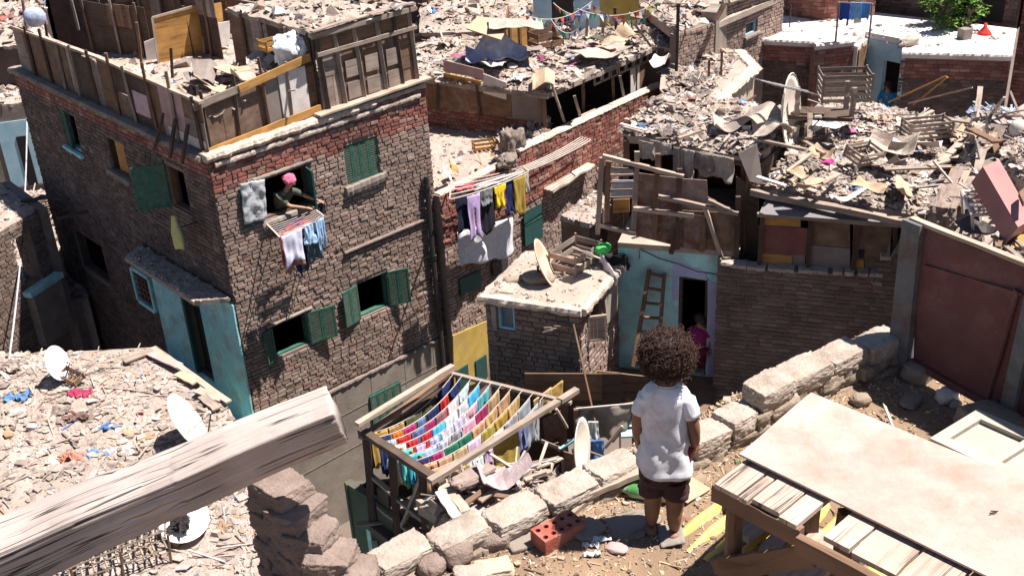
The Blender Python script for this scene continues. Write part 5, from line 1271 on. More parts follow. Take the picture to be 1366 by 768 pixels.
# ---------------------------------------------------------------- laundry terrace
zf = -6.0; zfl = -7.6
cL, cT, cR, cB = G(488, 578, zf), G(600, 498, zf), G(752, 535, zf), G(583, 640, zf)
TE = thing('washing_terrace', 'rough timber terrace frame strung with lines of colourful washing', 'terrace', (cL.x, cL.y, zfl))
def down(p, z): return V((p.x, p.y, z))
fr_ = [('top_beam', cL, cT, .07, 'wood_brown'), ('top_beam', cT, cR, .07, 'wood_grey'), ('top_beam', cL, cB, .12, 'wood_dark'), ('top_beam', cB + V((0, -.05, .08)), cR + V((.12, .05, .1)), .10, 'wood_grey')]
for k, (n_, a, b, wd, m) in enumerate(fr_):
    mb = MB(); d = (b - a).normalized(); mb.wob(a - d * .12, b + d * .12, wd, wd * .7, k + 11, n=8, amp=.1); mb.build(n_, M[m], TE)
mb = MB(); mb.wob(G(476, 566, zf + .3), G(604, 488, zf + .3), .09, .06, 33, n=8, amp=.1); mb.build('handrail', M['wood_pale'], TE)
for k, p in enumerate((cL, cL.lerp(cB, .38), cL.lerp(cB, .8), cB, cT, cR, cT.lerp(cR, .5))):
    mb = MB(); mb.wob(down(p, zfl - .3) + V((-.08, 0, 0)), p, .11, .09, k + 60, n=5, amp=.12); mb.build('post', M['wood_dark' if k < 4 else 'wood_brown'], TE)
for k, (f0, z0, f1, z1) in enumerate(((0, zfl + .85, 1, zfl + .65), (0.05, zfl + .35, .7, zfl + .25), (.8, zf - .1, .4, zfl + .3))):
    mb = MB(); mb.wob(down(cL.lerp(cB, f0), z0), down(cL.lerp(cB, f1), z1), .07, .05, k + 66, n=6); mb.build('cross_rail', M['wood_grey'], TE)
e_ = V((-.35, -.25, 0)) * .3
fl = [down(cL, zfl) + e_, down(cB, zfl) + V((.0, -.2, 0)), down(cR, zfl) + V((.3, 0, 0)), down(cT, zfl)]
mb = MB(); mb.prism(fl, V((0, 0, -.15))); mb.build('floor', M['wood_dark'], TE)
pL_, pR_ = G(459, 645, -7.2), G(566, 708, -7.2); w = Wl(pL_, b=pR_); mb = MB(); mb.prism([w.P(0, -12.6, 0), w.P(w.len + .5, -12.6, 0), w.P(w.len + .5, -7.25, 0), w.P(0, -7.17, 0)], w.n * -.12); mb.build('parapet_wall', M['olive'], TE); w = Wl(pL_, b=cL.lerp(cT, .5)); mb = MB(); mb.prism([w.P(.02, -12.6, 0), w.P(w.len, -12.6, 0), w.P(w.len, -7.35, 0), w.P(.02, -7.17, 0)], w.n * .08); mb.build('parapet_wall', M['olive'], TE)
w2_ = Wl(fl[0], b=fl[3]); mb = MB(); mb.prism([w2_.P(0, -12.6, -.1), w2_.P(w2_.len, -12.6, -.1), w2_.P(w2_.len, zfl - .1, -.1), w2_.P(0, zfl - .1, -.1)], w2_.n * .08); mb.build('side_wall', M['teal'], TE)
mb = MB(); w2b = Wl(cL, b=cT); mb.prism([w2b.P(.05, zfl + .95, -.02), w2b.P(w2b.len, zfl + .95, -.02), w2b.P(w2b.len, zf - .12, -.02), w2b.P(.05, zf - .12, -.02)], w2b.n * .02); mb.build('back_board', M['wood_brown'], TE)
for k in range(6):
    a = quad4(fl)(.05, .15 + .1 * k); b = quad4(fl)(.45, .12 + .1 * k); mb = MB(); mb.wob(a + V((0, 0, .06)), b + V((0, 0, .1)), .13, .025, k, n=4, amp=.1); mb.build('floor_board', M['wood_grey'], TE)
for k, (f0, f1, z0, z1, dd, m) in enumerate(((.02, .2, zfl, zfl + .75, .05, 'wood_dark'), (.22, .36, zfl - .1, zfl + .5, .1, 'wood_brown'), (.4, .62, zfl, zfl + .42, .06, 'wood_dark'), (.64, .78, zfl, zfl + .8, .1, 'wood_grey'), (.8, .98, zfl - .1, zfl + 1.0, .05, 'wood_dark'))):
    a, b = cL.lerp(cB, f0), cL.lerp(cB, f1); w = Wl(a, b=b); mb = MB(); mb.prism([w.P(0, z0, -dd), w.P(w.len, z0 + .05, -dd), w.P(w.len + .02, z1, -dd), w.P(.02, z1 - .08, -dd)], w.n * .025); mb.build('side_board', M[m], TE)
for k in range(9):
    a = quad4(fl)(.1 + .08 * k, .1 + .07 * ((k * 3) % 7)); a.z = zfl + .05 + .04 * (k % 3); d = V((math.cos(k * 1.3), math.sin(k * 1.3), .05)) * .45
    mb = MB(); mb.wob(a - d, a + d, .1, .025, k + 90, n=4, amp=.1); mb.build('scrap_board', M[('wood_grey', 'wood_pale', 'wood_brown')[k % 3]], TE)
# lines run from the left beam to the far beam
LNS = []
nl = 10
for i in range(nl):
    f = .03 + .94 * i / (nl - 1); a = cL.lerp(cB, f) + V((0, 0, .03)); b = cT.lerp(cR, .04 + .8 * (i / (nl - 1)) ** 1.05) + V((0, 0, .03))
    mb = MB(); mb.tube(rope_pts(a, b, .22, 14), .006, 4); mb.build('line', M['rope'], TE); LNS.append((a, b))
def LP(k, f): a, b = LNS[k]; return a.lerp(b, f) - V((0, 0, .22 * 4 * f * (1 - f) + .012))
CN = {'ochre': (.42, .26, .08), 'camouflage green': (.11, .12, .06), 'navy blue': (.02, .03, .12), 'red': (.6, .03, .03), 'white': (.72, .72, .74), 'magenta': (.38, .03, .14), 'orange': (.75, .15, .02), 'pale blue': (.42, .58, .75), 'sky blue': (.08, .5, .72), 'lilac': (.6, .48, .66), 'pink': (.68, .4, .5), 'dark green': (.02, .16, .11), 'tan': (.48, .33, .17), 'golden': (.36, .25, .05), 'slate blue': (.12, .17, .35), 'turquoise': (.1, .45, .5), 'grey': (.3, .32, .35), 'brown-rose': (.35, .13, .12)}
rows = [
 ['ochre', 'ochre', 'camouflage green', 'camouflage green', 'navy blue'],
 ['navy blue', 'orange', 'magenta', 'slate blue', 'navy blue', 'red', 'navy blue'],
 ['pale blue', 'red', 'slate blue', 'magenta', 'brown-rose', 'white', 'white'],
 ['white', 'red', 'red', 'sky blue', 'white', 'white', 'sky blue'],
 ['turquoise', 'lilac', 'lilac', 'white', 'lilac', 'pink', 'turquoise'],
 ['sky blue', 'pale blue', 'lilac', 'grey', 'pink', 'magenta', 'tan'],
 ['navy blue', 'magenta', 'dark green', 'dark green', 'tan', 'tan', 'tan'],
 ['tan', 'tan', 'tan', 'lilac', 'golden', 'golden', 'tan'],
 ['tan', 'tan', 'white', 'white', 'white', 'grey', 'grey'],
 ['ochre', 'tan', 'white', 'lilac', 'red', 'slate blue', 'grey']]
ordw = ['first', 'second', 'third', 'fourth', 'fifth', 'sixth', 'seventh']
roww = ['outermost left terrace line', 'second terrace line from left', 'third terrace line from left', 'fourth terrace line from left', 'fifth terrace line from left', 'fifth terrace line from front', 'fourth terrace line from front', 'third terrace line from front', 'second terrace line from front', 'frontmost terrace line']
rr = random.Random(12)
for k, row in enumerate(rows):
    n = len(row); x = .03
    for j, cn in enumerate(row):
        wd = .94 / n; f0 = x; f1 = x + wd * rr.uniform(.88, .99); x += wd
        sh = rr.choice(('rect', 'tee', 'pants', 'shirt')) if cn not in ('ochre', 'tan', 'golden', 'dark green', 'camouflage green') else 'rect'
        dr = (.6 if cn in ('ochre', 'camouflage green') else rr.uniform(.44, .68))
        kind = {'rect': 'cloth', 'tee': 'shirt', 'shirt': 'shirt', 'pants': 'trousers'}[sh]
        c = CN[cn]; c = tuple(min(.85, a * rr.uniform(.85, 1.15)) for a in c)
        c = tuple(round(a, 2) for a in c)
        garment('%s %s, %s from the near end on the %s' % (cn, kind, ordw[j], roww[k]), LP(k, f0), LP(k, f1), dr, c, sh, k * 10 + j, {'shirt': 'child_shirt', 'cloth': 'cloth', 'trousers': 'child_trousers'}[kind], group='washing on the terrace lines', fold=.02)
for k, (x, y, dz, c, l) in enumerate(((520, 590, .7, 'ochre', 'ochre cloth hanging down inside the near left beam'), (545, 600, .9, 'golden', 'long golden cloth hanging down inside the near beam'), (556, 612, .8, 'magenta', 'dark red garment hanging under the near beam by the front post'))):
    p = G(x, y, zf - .1); garment(l, p, p + (cB - cL).normalized() * .35 + V((0, .05, 0)), dz, CN[c] if c != 'magenta' else (.25, .02, .04), 'rect', k, 'cloth', group='cloths hung low under the near beam')
p0, p1 = cB.lerp(cR, .42), cB.lerp(cR, .62)
garment('golden patterned curtain hanging from the slanting front beam', p0, p1, 1.0, CN['golden'], 'rect', 44, 'curtain')
garment('grey garment with a tan top hanging near the far corner of the terrace', LP(9, .78), LP(9, .93), .6, CN['grey'], 'rect', 45, 'garment')
for k, (f0, f1) in enumerate(((.7, .8), (.8, .9))):
    a = cB.lerp(cR, f0) + V((.1, .6, -.02)); garment(['tan cloth on the rightmost line below the far beam', 'ochre cloth at the far right corner line'][k], a, a + V((.28, .22, .08)), .4, CN['tan' if k == 0 else 'ochre'], 'rect', 46 + k, 'cloth')
# boarded side hut right of the terrace
t = thing('shack', 'dark open hut of boards at the right end of the washing terrace', 'shack', down(cR, zfl))
wr2 = Wl(cR + V((.15, .2, 0)), b=cR + V((1.0, -.9, 0)))
wb2 = Wl(cT.lerp(cR, .62) + V((.1, .3, 0)), b=cR + V((.9, .5, 0)))
mb = MB(); plate(wb2, 0, wb2.len, zfl, zf + .1, -.03, .0, mb); mb.build('back_wall', M['wood_dark'], t)
mb = MB(); plate(wb2, 0, wb2.len * .8, zf - .35, zf + .12, .01, .03, mb); mb.build('board', M['wood_brown'], t)
for k, (px, m) in enumerate(([[(724, 560), (746, 552), (748, 585), (727, 592)], 'wood_orange'], [(736, 590), (758, 592), (758, 622), (738, 625)], 'wood_brown') if False else (([(724, 560), (748, 548), (749, 580), (727, 592)], 'ply'), ([(727, 595), (745, 590), (746, 640), (729, 640)], 'wood_brown'), ([(752, 602), (786, 612), (782, 640), (752, 636)], 'ply'))):
    mb = MB(); d_ = wr2.o.y - .2 * k; mb.prism([Y(x, y, cR.y - .25 - .25 * k) for x, y in px], V((0, .02, 0))); mb.build('board', M[m], t)
for k, (p, q) in enumerate((((722, 588), (757, 602)), ((742, 545), (757, 570)), ((745, 600), (775, 580)), ((690, 640), (745, 628)))):
    plank(['pale broken board across the open hut beside the terrace', 'thin pale stick upright at the corner of the open hut', 'green-grey stick leaning to the dish by the terrace', 'pale plank at the foot of the open hut'][k], Y(*p, cR.y - .6), Y(*q, cR.y - .6), .06, .03, 'wood_pale' if k != 2 else 'teal', seed=k)
dish('narrow cream satellite dish seen nearly edge-on behind the stone parapet, beside the terrace', Y(777, 597, cR.y - 1.4), .42, (.93, -.3, .1), post_to=Y(777, 650, cR.y - 1.3), m='dish', arm=False)
# rubbish platform in front of the terrace
zp = -6.2
pc = [G(556, 668, zp) , G(640, 716, zp), G(800, 650, zp), G(690, 612, zp)]
PL = thing('low_roof', 'low plank-strewn roof just behind the stone parapet by the terrace', 'roof', (pc[0].x, pc[0].y, -12.6))
mb = MB(); mb.prism([p + V((0, 0, -.02)) for p in pc], V((0, 0, -.2))); mb.build('roof', M['wood_grey'], PL)
mb = MB(); mb.prism([p.lerp((pc[0] + pc[2]) / 2, .1) + V((0, 0, -.23)) for p in pc], V((0, 0, -5.7))); mb.build('wall', M['olive'], PL)
rubble('broken boards and sticks strewn on the low roof behind the stone parapet', pc, 240, .08, .45, .12, 71, kinds=(2, 1, 5, 1), mt='trash_b', grid_n=(24, 18))
mb = MB(); a_, b_ = G(605, 648, zp + .3), G(656, 622, zp + .3); mb.rock((a_ + b_) / 2, ((b_ - a_).length * 1.0, .24, .13), math.atan2((b_ - a_).y, (b_ - a_).x), 3, n=12, rough=.15, sq=.4, fine=.07)
M['sack_brown'] = mat('sack_brown', (.30, .235, .19), scale=9, bump=.6, bscale=35, dist=.03); tag(mb.build('sack', M['sack_brown'], None, True), 'long brown sack lying on the low roof in front of the terrace', 'sack')
sheet('pinkish crumpled cloth beside the long brown sack', 'cloth', 'cloth', G(672, 632, zp + .3), .7, .5, .4, mat('cloth_dusty_pink', (.42, .33, .32), bump=.6, bscale=20), 4, .25)
for k, (p, q) in enumerate((((586, 655), (610, 690)), ((598, 650), (622, 682)), ((640, 668), (690, 632)), ((660, 660), (710, 668)), ((700, 640), (735, 628)), ((620, 672), (650, 650)))):
    plank(['whitish plank at the left end of the low roof', 'pale plank second from the left end of the low roof', 'grey plank lying diagonally in the middle of the low roof', 'short brown plank near the parapet blocks', 'pale plank near the golden curtain', 'brown stick against the sack'][k], G(*p, zp + .2), G(*q, zp + .22), .13 if k < 2 else .08, .03, ['board_white', 'wood_pale', 'wood_grey', 'wood_brown', 'wood_pale', 'wood_brown'][k], seed=k + 3)
# ---------------------------------------------------------------- brick house with the plywood upper room (centre right)
AZK = 108
KO = Y(957, 350, 15.6); WK = Wl(KO, az=AZK)
def kp(x, y, d=0): return WK.uz(x, y, d)
KH = thing('brick_house', 'brown brick house whose upper room is patched with plywood under a heap of rubbish', 'house', (KO.x, KO.y, -12.6))
tp = [kp(*q) for q in ((955, 346), (962, 346), (963, 353), (985, 357), (1010, 360), (1165, 379), (1166, 368), (1176, 366), (1177, 345), (1187, 343), (1188, 322), (1203, 318), (1218, 303))]
tp = sorted(tp); LK = kp(1225, 420)[0] + .3
tp[0] = (0, tp[0][1]); tp.append((LK, tp[-1][1]))
bricks(WK, 0, LK, tp, -12.6, KH, bm='brick_mud_shaded', seed=33, zcut=-8.6, bh=.068, bw=.2, gap=.012, proud=.014)
WK2 = Wl(WK.P(0, 0, 0), b=WK.P(0, 0, -3.5)); mb = MB(); mb.prism([WK.P(0, -12.6, -.2), WK.P(0, -12.6, -3.5), WK.P(0, -4.8, -3.5), WK.P(0, -4.8, -.2)], WK.u * .15); mb.build('wall', M['mortar'], KH)
mb = MB(); mb.prism([WK.P(.1, -12.6, -3.5), WK.P(LK, -12.6, -3.5), WK.P(LK, -3.9, -3.5), WK.P(.1, -3.9, -3.5)], WK.n * -.15); mb.build('wall', M['mortar'], KH)
mb = MB(); mb.prism([WK.P(LK, -12.6, -.2), WK.P(LK, -12.6, -3.5), WK.P(LK, -3.9, -3.5), WK.P(LK, -3.9, -.2)], WK.u * -.15); mb.build('wall', M['mortar'], KH)
mb = MB(); mb.prism([WK.P(.15, -5.4, -.2), WK.P(LK - .15, -5.4, -.2), WK.P(LK - .15, -5.4, -3.4), WK.P(.15, -5.4, -3.4)], V((0, 0, -.12))); mb.build('floor', M['mortar'], KH)
rr = random.Random(3)
cp = MB()
for (a, za), (b, zb) in zip(tp[2:-6], tp[3:-5]):
    u = a
    while u < b:
        cp.rock(WK.P(u + .05, itop(tp, u) + .02, -.08), (.15, .22, .06), math.radians(90 - AZK), int(u * 40), n=3, sq=.8, rough=.1); u += rr.uniform(.12, .22)
cp.build('coping', M['stone'], KH)
# plywood room
ze = -3.78
PR_ = thing('plywood_room', 'upper room walled with stained plywood sheets under a grey metal awning', 'room', WK.P(.7, -5.3, -.25))
def kpan(px, m, d, par=PR_, nm='board', th=.02): mb = MB(); quadpx(WK, px, d, th, mb); return mb.build(nm, M[m], par)
kpan([(1012, 300), (1078, 304), (1078, 340), (1013, 337)], 'ply_red', -.16)
kpan([(1014, 287), (1068, 290), (1068, 304), (1014, 301)], 'wood_orange', -.18)
kpan([(1012, 337), (1056, 340), (1060, 368), (1013, 364)], 'wood_orange', -.17)
kpan([(1056, 338), (1074, 340), (1074, 368), (1058, 368)], 'board_grey', -.19)
kpan([(1078, 290), (1134, 296), (1134, 332), (1078, 326)], 'ply', -.18)
kpan([(1078, 326), (1134, 331), (1134, 360), (1078, 356)], 'board_grey', -.16)
kpan([(1078, 356), (1134, 360), (1134, 376), (1078, 372)], 'wood_brown', -.19)
kpan([(1138, 297), (1190, 300), (1184, 375), (1138, 374)], 'ply', -.18)
kpan([(1138, 345), (1152, 346), (1153, 374), (1138, 373)], 'wood_orange', -.155)
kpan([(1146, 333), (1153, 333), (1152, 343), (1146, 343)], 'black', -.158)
for k, (x0, y0, x1, y1) in enumerate(((1012, 372, 1016, 282), (1076, 372, 1079, 292), (1136, 377, 1138, 297), (1190, 345, 1192, 300))):
    a, b = WK.hit(x0, y0, -.1), WK.hit(x1, y1, -.1); mb = MB(); mb.wob(a, V((a.x, a.y, b.z)), .06, .05, k + 2); mb.build('post', M['wood_dark'], PR_)
mb = MB(); mb.wob(WK.hit(1010, 286, -.08), WK.hit(1218, 302, -.08), .07, .05, 9, up=V((0, 0, 1))); mb.build('rail', M['wood_grey'], PR_)
a, b = WK.hit(1012, 287, .02), WK.hit(1222, 301, .02); c, d = G(1222, 283, ze - .12), G(1022, 258, ze - .1)
mb = MB(); mb.prism([a, b, V((WK.P(WK.uz(1222, 290)[0], 0, -.75)).xy.to_tuple() + (ze - .08,)), V((WK.P(WK.uz(1022, 262)[0], 0, -.75)).xy.to_tuple() + (ze - .08,))], V((0, 0, .02))); mb.build('awning', M['zinc'], PR_)
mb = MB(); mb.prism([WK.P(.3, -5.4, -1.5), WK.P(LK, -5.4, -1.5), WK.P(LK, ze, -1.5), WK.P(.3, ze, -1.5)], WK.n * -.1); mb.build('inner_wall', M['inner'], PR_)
# rubbish roof
zk = ze
kq = [G(1004, 246, zk), G(1232, 292, zk), G(1300, 165, zk), G(1100, 134, zk)]
mb = MB(); mb.prism([p + V((0, 0, -.03)) for p in kq], V((0, 0, -.08))); mb.build('roof', M['wood_grey'], KH)
mb = MB(); mb.wob(G(1002, 256, zk), G(1228, 300, zk), .12, .09, 14, n=8); mb.build('eave_beam', M['wood_grey'], KH)
rubble('bright heap of rags, card and broken wood on the plywood room roof', kq, 7000, .02, .27, .24, 81, kinds=(4, .8, 1.8, 3.2), grid_n=(60, 50), edge_drop=.12, nf=.9, tilt=.18)
for k, (x, y, sx, sy, m, l) in enumerate((
    (1063, 234, .36, .3, 'card', 'tan sheet of card near the front left of the plywood room roof'), (1078, 247, .45, .34, 'card', 'brown folded card at the front edge of the plywood room roof'),
    (1098, 205, .4, .25, 'card', 'tan card in the middle left of the plywood room roof'), (1100, 170, .55, .4, 'sack', 'whitish plastic sheet at the rear left of the plywood room roof'),
    (1190, 195, .8, .6, 'rag', 'stiff grey cloth peaked in the middle of the plywood room roof'), (1222, 192, .7, .3, 'board_white', 'white warped sheet right of the stiff grey cloth'),
    (1180, 215, .6, .3, 'rag', 'crumpled beige cloth in front of the stiff grey cloth'), (1160, 250, .5, .25, 'card', 'curled tan card at the front eave, centre'),
    (1205, 252, .7, .22, 'card', 'long tan card at the front eave, right'), (1130, 262, .6, .2, 'board_white', 'pale strip bent over the front eave'),
    (1280, 180, .4, .35, 'card', 'tan panel at the back right of the plywood room roof'), (1265, 172, .5, .25, 'board_grey', 'grey board next to the tan panel at the back right'))):
    Mx = Matrix.Rotation(rr.uniform(0, 3), 3, 'Z') @ Matrix.Rotation(rr.gauss(0, .25), 3, 'X')
    sheet(l, 'sheet', 'sheet', G(x, y, zk + .32), sx, sy, Mx, m, k + 90, .22 if m in ('rag', 'sack') else .12)
sheet('magenta scrap of cloth on the left of the plywood room roof', 'rag', 'rag', G(1103, 217, zk + .33), .22, .12, .3, cloth((.5, .05, .22)), 3, .08)
crate('grey slatted crate tipped over in the middle of the plywood room roof', G(1150, 213, zk + .3), (.5, .34, .22), .5, 'wood_grey', 3, tilt=(.25, .1))
crate('stack of grey slatted crates at the back of the plywood room roof', G(1235, 182, zk + .3), (.7, .35, .3), .1, 'wood_grey', 4)
for k, (p, q, m, w) in enumerate((((1120, 232), (1085, 250), 'wood_pale', .08), ((1180, 226), (1284, 222), 'wood_grey', .1), ((1240, 222), (1290, 206), 'wood_pale', .08), ((1035, 240), (1082, 205), 'wood_pale', .05), ((1255, 215), (1288, 184), 'wood_pale', .12), ((1010, 236), (1048, 248), 'board_white', .07), ((1220, 300), (1262, 306), 'wood_grey', .12), ((1140, 190), (1200, 175), 'wood_pale', .05), ((1245, 300), (1275, 225), 'wood_orange', .12), ((1262, 295), (1285, 235), 'wood_brown', .1), ((1210, 165), (1245, 148), 'wood_pale', .07), ((1260, 158), (1335, 170), 'wood_grey', .12), ((1060, 180), (1100, 205), 'wood_grey', .06), ((1290, 200), (1296, 268), 'wood_pale', .09))):
    plank(['pale stick at the left front of the heap', 'long grey plank crossing the front of the heap', 'pale plank at the right of the heap', 'thin pale stick slanting at the left of the heap', 'wide pale plank slanting at the right of the heap', 'whitish strip jutting over the left eave', 'grey plank end jutting over the right eave', 'thin pale lath at the rear of the heap', 'orange-brown board standing at the right gable', 'dark brown board standing at the right gable', 'pale lath leaning at the back of the heap', 'grey plank at the back right of the heap', 'grey stick at the left rear of the heap', 'pale board standing between the heap and the fallen junk'][k] + ' on the plywood room roof', G(*p, zk + .32 + .03 * (k % 3)), G(*q, zk + .36), w, .03, m, seed=k + 5)

# ---------------------------------------------------------------- turquoise house with the rusted loft
WB = WK.off(-.3)
bu0 = WB.uz(826, 330)[0]; zb_t = WB.uz(895, 335)[1]
BHh = thing('plastered_house', 'turquoise plastered house with a ladder at its door and a rusted sheet loft above', 'house', WB.P(bu0, -12.6))
db = hole(WB, [(904, 366), (943, 374), (943, 498), (905, 498)])
mb = MB(); b_l, b_r = bu0 - .02, .1
for a, b, z0, z1 in ((b_l, db[0], -12.6, zb_t), (db[0], db[1], -12.6, db[2]), (db[0], db[1], db[3], zb_t), (db[1], b_r, -12.6, zb_t)): plate(WB, a, b, z0, z1, -.2, 0, mb)
mb.build('wall', M['teal'], BHh)
mb = MB(); quadpx(WB, [(897, 347), (942, 362), (944, 374), (898, 366)], .0, .008, mb); quadpx(WB, [(944, 374), (958, 378), (956, 560), (944, 560)], .0, .009, mb); quadpx(WB, [(897, 366), (904, 367), (904, 400), (897, 400)], .0, .007, mb); mb.build('painted_surround', M['lilac'], BHh)
mb = MB(); u0_, u1_, z0_, z1_ = db
plate(WB, u0_, u0_ + .05, z0_, z1_, -.15, -.02, mb); plate(WB, u1_ - .05, u1_, z0_, z1_, -.15, -.02, mb); plate(WB, u0_ + .05, u1_ - .05, z1_ - .05, z1_, -.149, -.021, mb); do = mb.build('door_frame', M['wood_dark'], BHh)
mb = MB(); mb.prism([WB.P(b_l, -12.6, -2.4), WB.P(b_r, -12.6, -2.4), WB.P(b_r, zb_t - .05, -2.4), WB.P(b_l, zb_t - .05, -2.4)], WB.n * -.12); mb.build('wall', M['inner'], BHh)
mb = MB(); mb.prism([WB.P(b_l, -12.6, -.2), WB.P(b_l, -12.6, -2.4), WB.P(b_l, zb_t, -2.4), WB.P(b_l, zb_t, -.2)], WB.u * .12); mb.build('wall', M['mortar'], BHh)
mb = MB(); mb.prism([WB.P(b_l, db[2], -.2), WB.P(b_r, db[2], -.2), WB.P(b_r, db[2], -2.4), WB.P(b_l, db[2], -2.4)], V((0, 0, -.1))); mb.build('floor', M['inner'], BHh)
mb = MB(); mb.tube([WB.hit(853, 345, .01), WB.hit(853, 332, .01), WB.hit(880, 345, .012), WB.hit(905, 352, .01), WB.hit(930, 362, .01), WB.hit(958, 366, .01)], .008, 4); mb.build('wire', M['iron'], BHh)
mb = MB(); mb.prism([WB.P(b_l, zb_t, 0.02), WB.P(b_r + .2, zb_t, .02), WB.P(b_r + .2, zb_t, -2.5), WB.P(b_l, zb_t, -2.5)], V((0, 0, .09))); mb.build('loft_floor', M['concrete'], BHh)
# ladder
lf = [WB.hit(852, 446, .55), WB.hit(866, 361, .06), WB.hit(880, 446, .55), WB.hit(886, 366, .06)]
t = thing('ladder', 'short dark wooden ladder leaning on the turquoise wall beside the door', 'ladder', lf[0])
for a, b in ((0, 1), (2, 3)):
    mb = MB(); d = (lf[b] - lf[a]); mb.wob(lf[a] - d * .5, lf[b] + d * .02, .06, .05, a + 1, n=5, amp=.06); mb.build('rail', M['wood_brown'], t)
for k in range(7):
    f = -.42 + k * .23; mb = MB(); mb.stick(lf[0] + (lf[1] - lf[0]) * f, lf[2] + (lf[3] - lf[2]) * f, .05, .03); mb.build('rung', M['wood_brown'], t)
# landing in front of the door
zd = db[2]
LD = thing('landing', 'shaded landing of planks and turquoise plaster below the ladder', 'landing', WB.P(bu0 + .8, -12.6, .8))
mb = MB(); mb.prism([WB.P(b_l, zd - .02, .02), WB.P(.05, zd - .02, .02), WB.P(.05, zd - .02, 1.5), WB.P(b_l, zd - .02, 1.5)], V((0, 0, -.15))); mb.build('floor', M['wood_brown'], LD)
mb = MB(); mb.prism([WB.P(b_l, -12.6, 1.3), WB.P(.05, -12.6, 1.3), WB.P(.05, zd - .18, 1.3), WB.P(b_l, zd - .18, 1.3)], WB.n * .15); mb.build('wall', M['teal'], LD)
for k in range(5):
    z = zd + .04 + k * .16; mb = MB(); mb.wob(WB.P(b_l - .05, z, 1.42), WB.P(bu0 + .95, z, 1.42), .03, .15, k, n=4, amp=.08); mb.build('parapet_plank', M['wood_brown'], LD)
mb = MB()
for k in range(4): mb.prism([WB.P(bu0 + 1.0, zd - .05 - .2 * k, 1.46 + .25 * k), WB.P(.0, zd - .05 - .2 * k, 1.46 + .25 * k), WB.P(.0, zd - .05 - .2 * k, 1.71 + .25 * k), WB.P(bu0 + 1.0, zd - .05 - .2 * k, 1.71 + .25 * k)], V((0, 0, -.2)))
mb.build('steps', M['wood_brown'], LD)
# girl in the doorway
um = (db[0] + db[1]) / 2 + .12
B_ = lambda u, z, d=0: WB.P(um + u, zd + z, d - .05)
J = dict(pelvis=B_(0, .52), waist=B_(0, .62), chest=B_(0, .78), neck=B_(0, .9), head=B_(.0, 1.02, .03), shl=B_(-.12, .84), ell=B_(-.17, .68, .04), wrl=B_(-.13, .55, .1), shr=B_(.12, .84), elr=B_(.17, .68, .02), wrr=B_(.16, .52, .06),
         hipl=B_(-.06, .48), knl=B_(-.065, .26, .02), anl=B_(-.07, .06), tol=B_(-.07, .03, .11), hipr=B_(.06, .48), knr=B_(.065, .26, .02), anr=B_(.07, .06), tor=B_(.07, .03, .11))
small_person('girl in a magenta top and dark red trousers standing in the turquoise doorway', B_(0, 0), J, (.22, .02, .11), (.12, .012, .04), 'hair', fwd=WB.n, hs=.09)
# rusted loft
LO = thing('loft', 'loft of rusted sheets and crooked posts above the turquoise wall', 'loft', WB.P(bu0, zb_t, 0))
def lpan(px, m, d, th=.015, nm='sheet'): mb = MB(); quadpx(WB, px, d, th, mb); return mb.build(nm, M[m], LO)
M['rust_dk'] = mat('rusted_sheet_dark', (.2, .14, .11), (.33, .27, .23), scale=7, bump=.5, dirt=(.12, .04, .025), dirt_amt=.95, dirt_scale=3); lpan([(850, 230), (880, 234), (878, 278), (848, 272)], 'rust_dk', .02); lpan([(880, 234), (912, 238), (910, 285), (878, 280)], 'rust', .04)
lpan([(910, 238), (943, 240), (944, 262), (956, 268), (955, 282), (910, 278)], 'rust', .02)
lpan([(848, 274), (905, 280), (905, 328), (848, 314)], 'rust_dk', .0); lpan([(905, 280), (985, 284), (983, 345), (905, 330)], 'ply', .0)
lpan([(912, 285), (940, 288), (940, 335), (912, 330)], 'rust', .03); lpan([(982, 235), (1012, 250), (1012, 362), (982, 352)], 'wood_dark', -.25)
lpan([(988, 212), (1005, 216), (1002, 300), (990, 298)], 'ply_red', -.4)
for k, (x0, y0, x1, y1, m) in enumerate(((797, 312, 803, 210, 'wood_grey'), (809, 296, 812, 215, 'wood_brown'), (845, 312, 850, 202, 'wood_grey'), (872, 318, 878, 205, 'wood_brown'), (903, 332, 907, 225, 'wood_dark'), (895, 338, 907, 290, 'wood_dark'), (936, 335, 940, 285, 'wood_brown'), (982, 350, 985, 262, 'wood_dark'), (962, 342, 940, 276, 'wood_pale'), (946, 318, 942, 290, 'wood_dark'))):
    mb = MB(); mb.wob(WB.hit(x0, y0, .12), WB.hit(x1, y1, .12), .075, .06, k + 3, n=5, amp=.15); mb.build('post', M[m], LO)
for k, (x0, y0, x1, y1, m) in enumerate(((804, 208, 912, 236, 'wood_pale'), (878, 262, 985, 285, 'wood_grey'), (845, 278, 925, 288, 'wood_pale'), (800, 300, 848, 312, 'wood_grey'), (815, 226, 845, 228, 'wood_grey'), (944, 268, 984, 285, 'wood_grey'))):
    mb = MB(); mb.wob(WB.hit(x0, y0, .17), WB.hit(x1, y1, .17), .07, .06, k + 30, n=7, amp=.15); mb.build('rail', M[m], LO)
mb = MB(); quadpx(WB, [(817, 240), (846, 240), (846, 262), (816, 262)], -.3, .02, mb); mb.build('blue_board', M['tarp'], LO)
lpan([(818, 266), (840, 265), (840, 282), (818, 284)], 'wood_orange', -.1)
for k in range(4):
    y = 234 + k * 10; mb = MB(); mb.stick(WB.hit(813, y, .05), WB.hit(847, y - 1, .05), .03, .03); mb.build('slat', M['wood_grey'], LO)
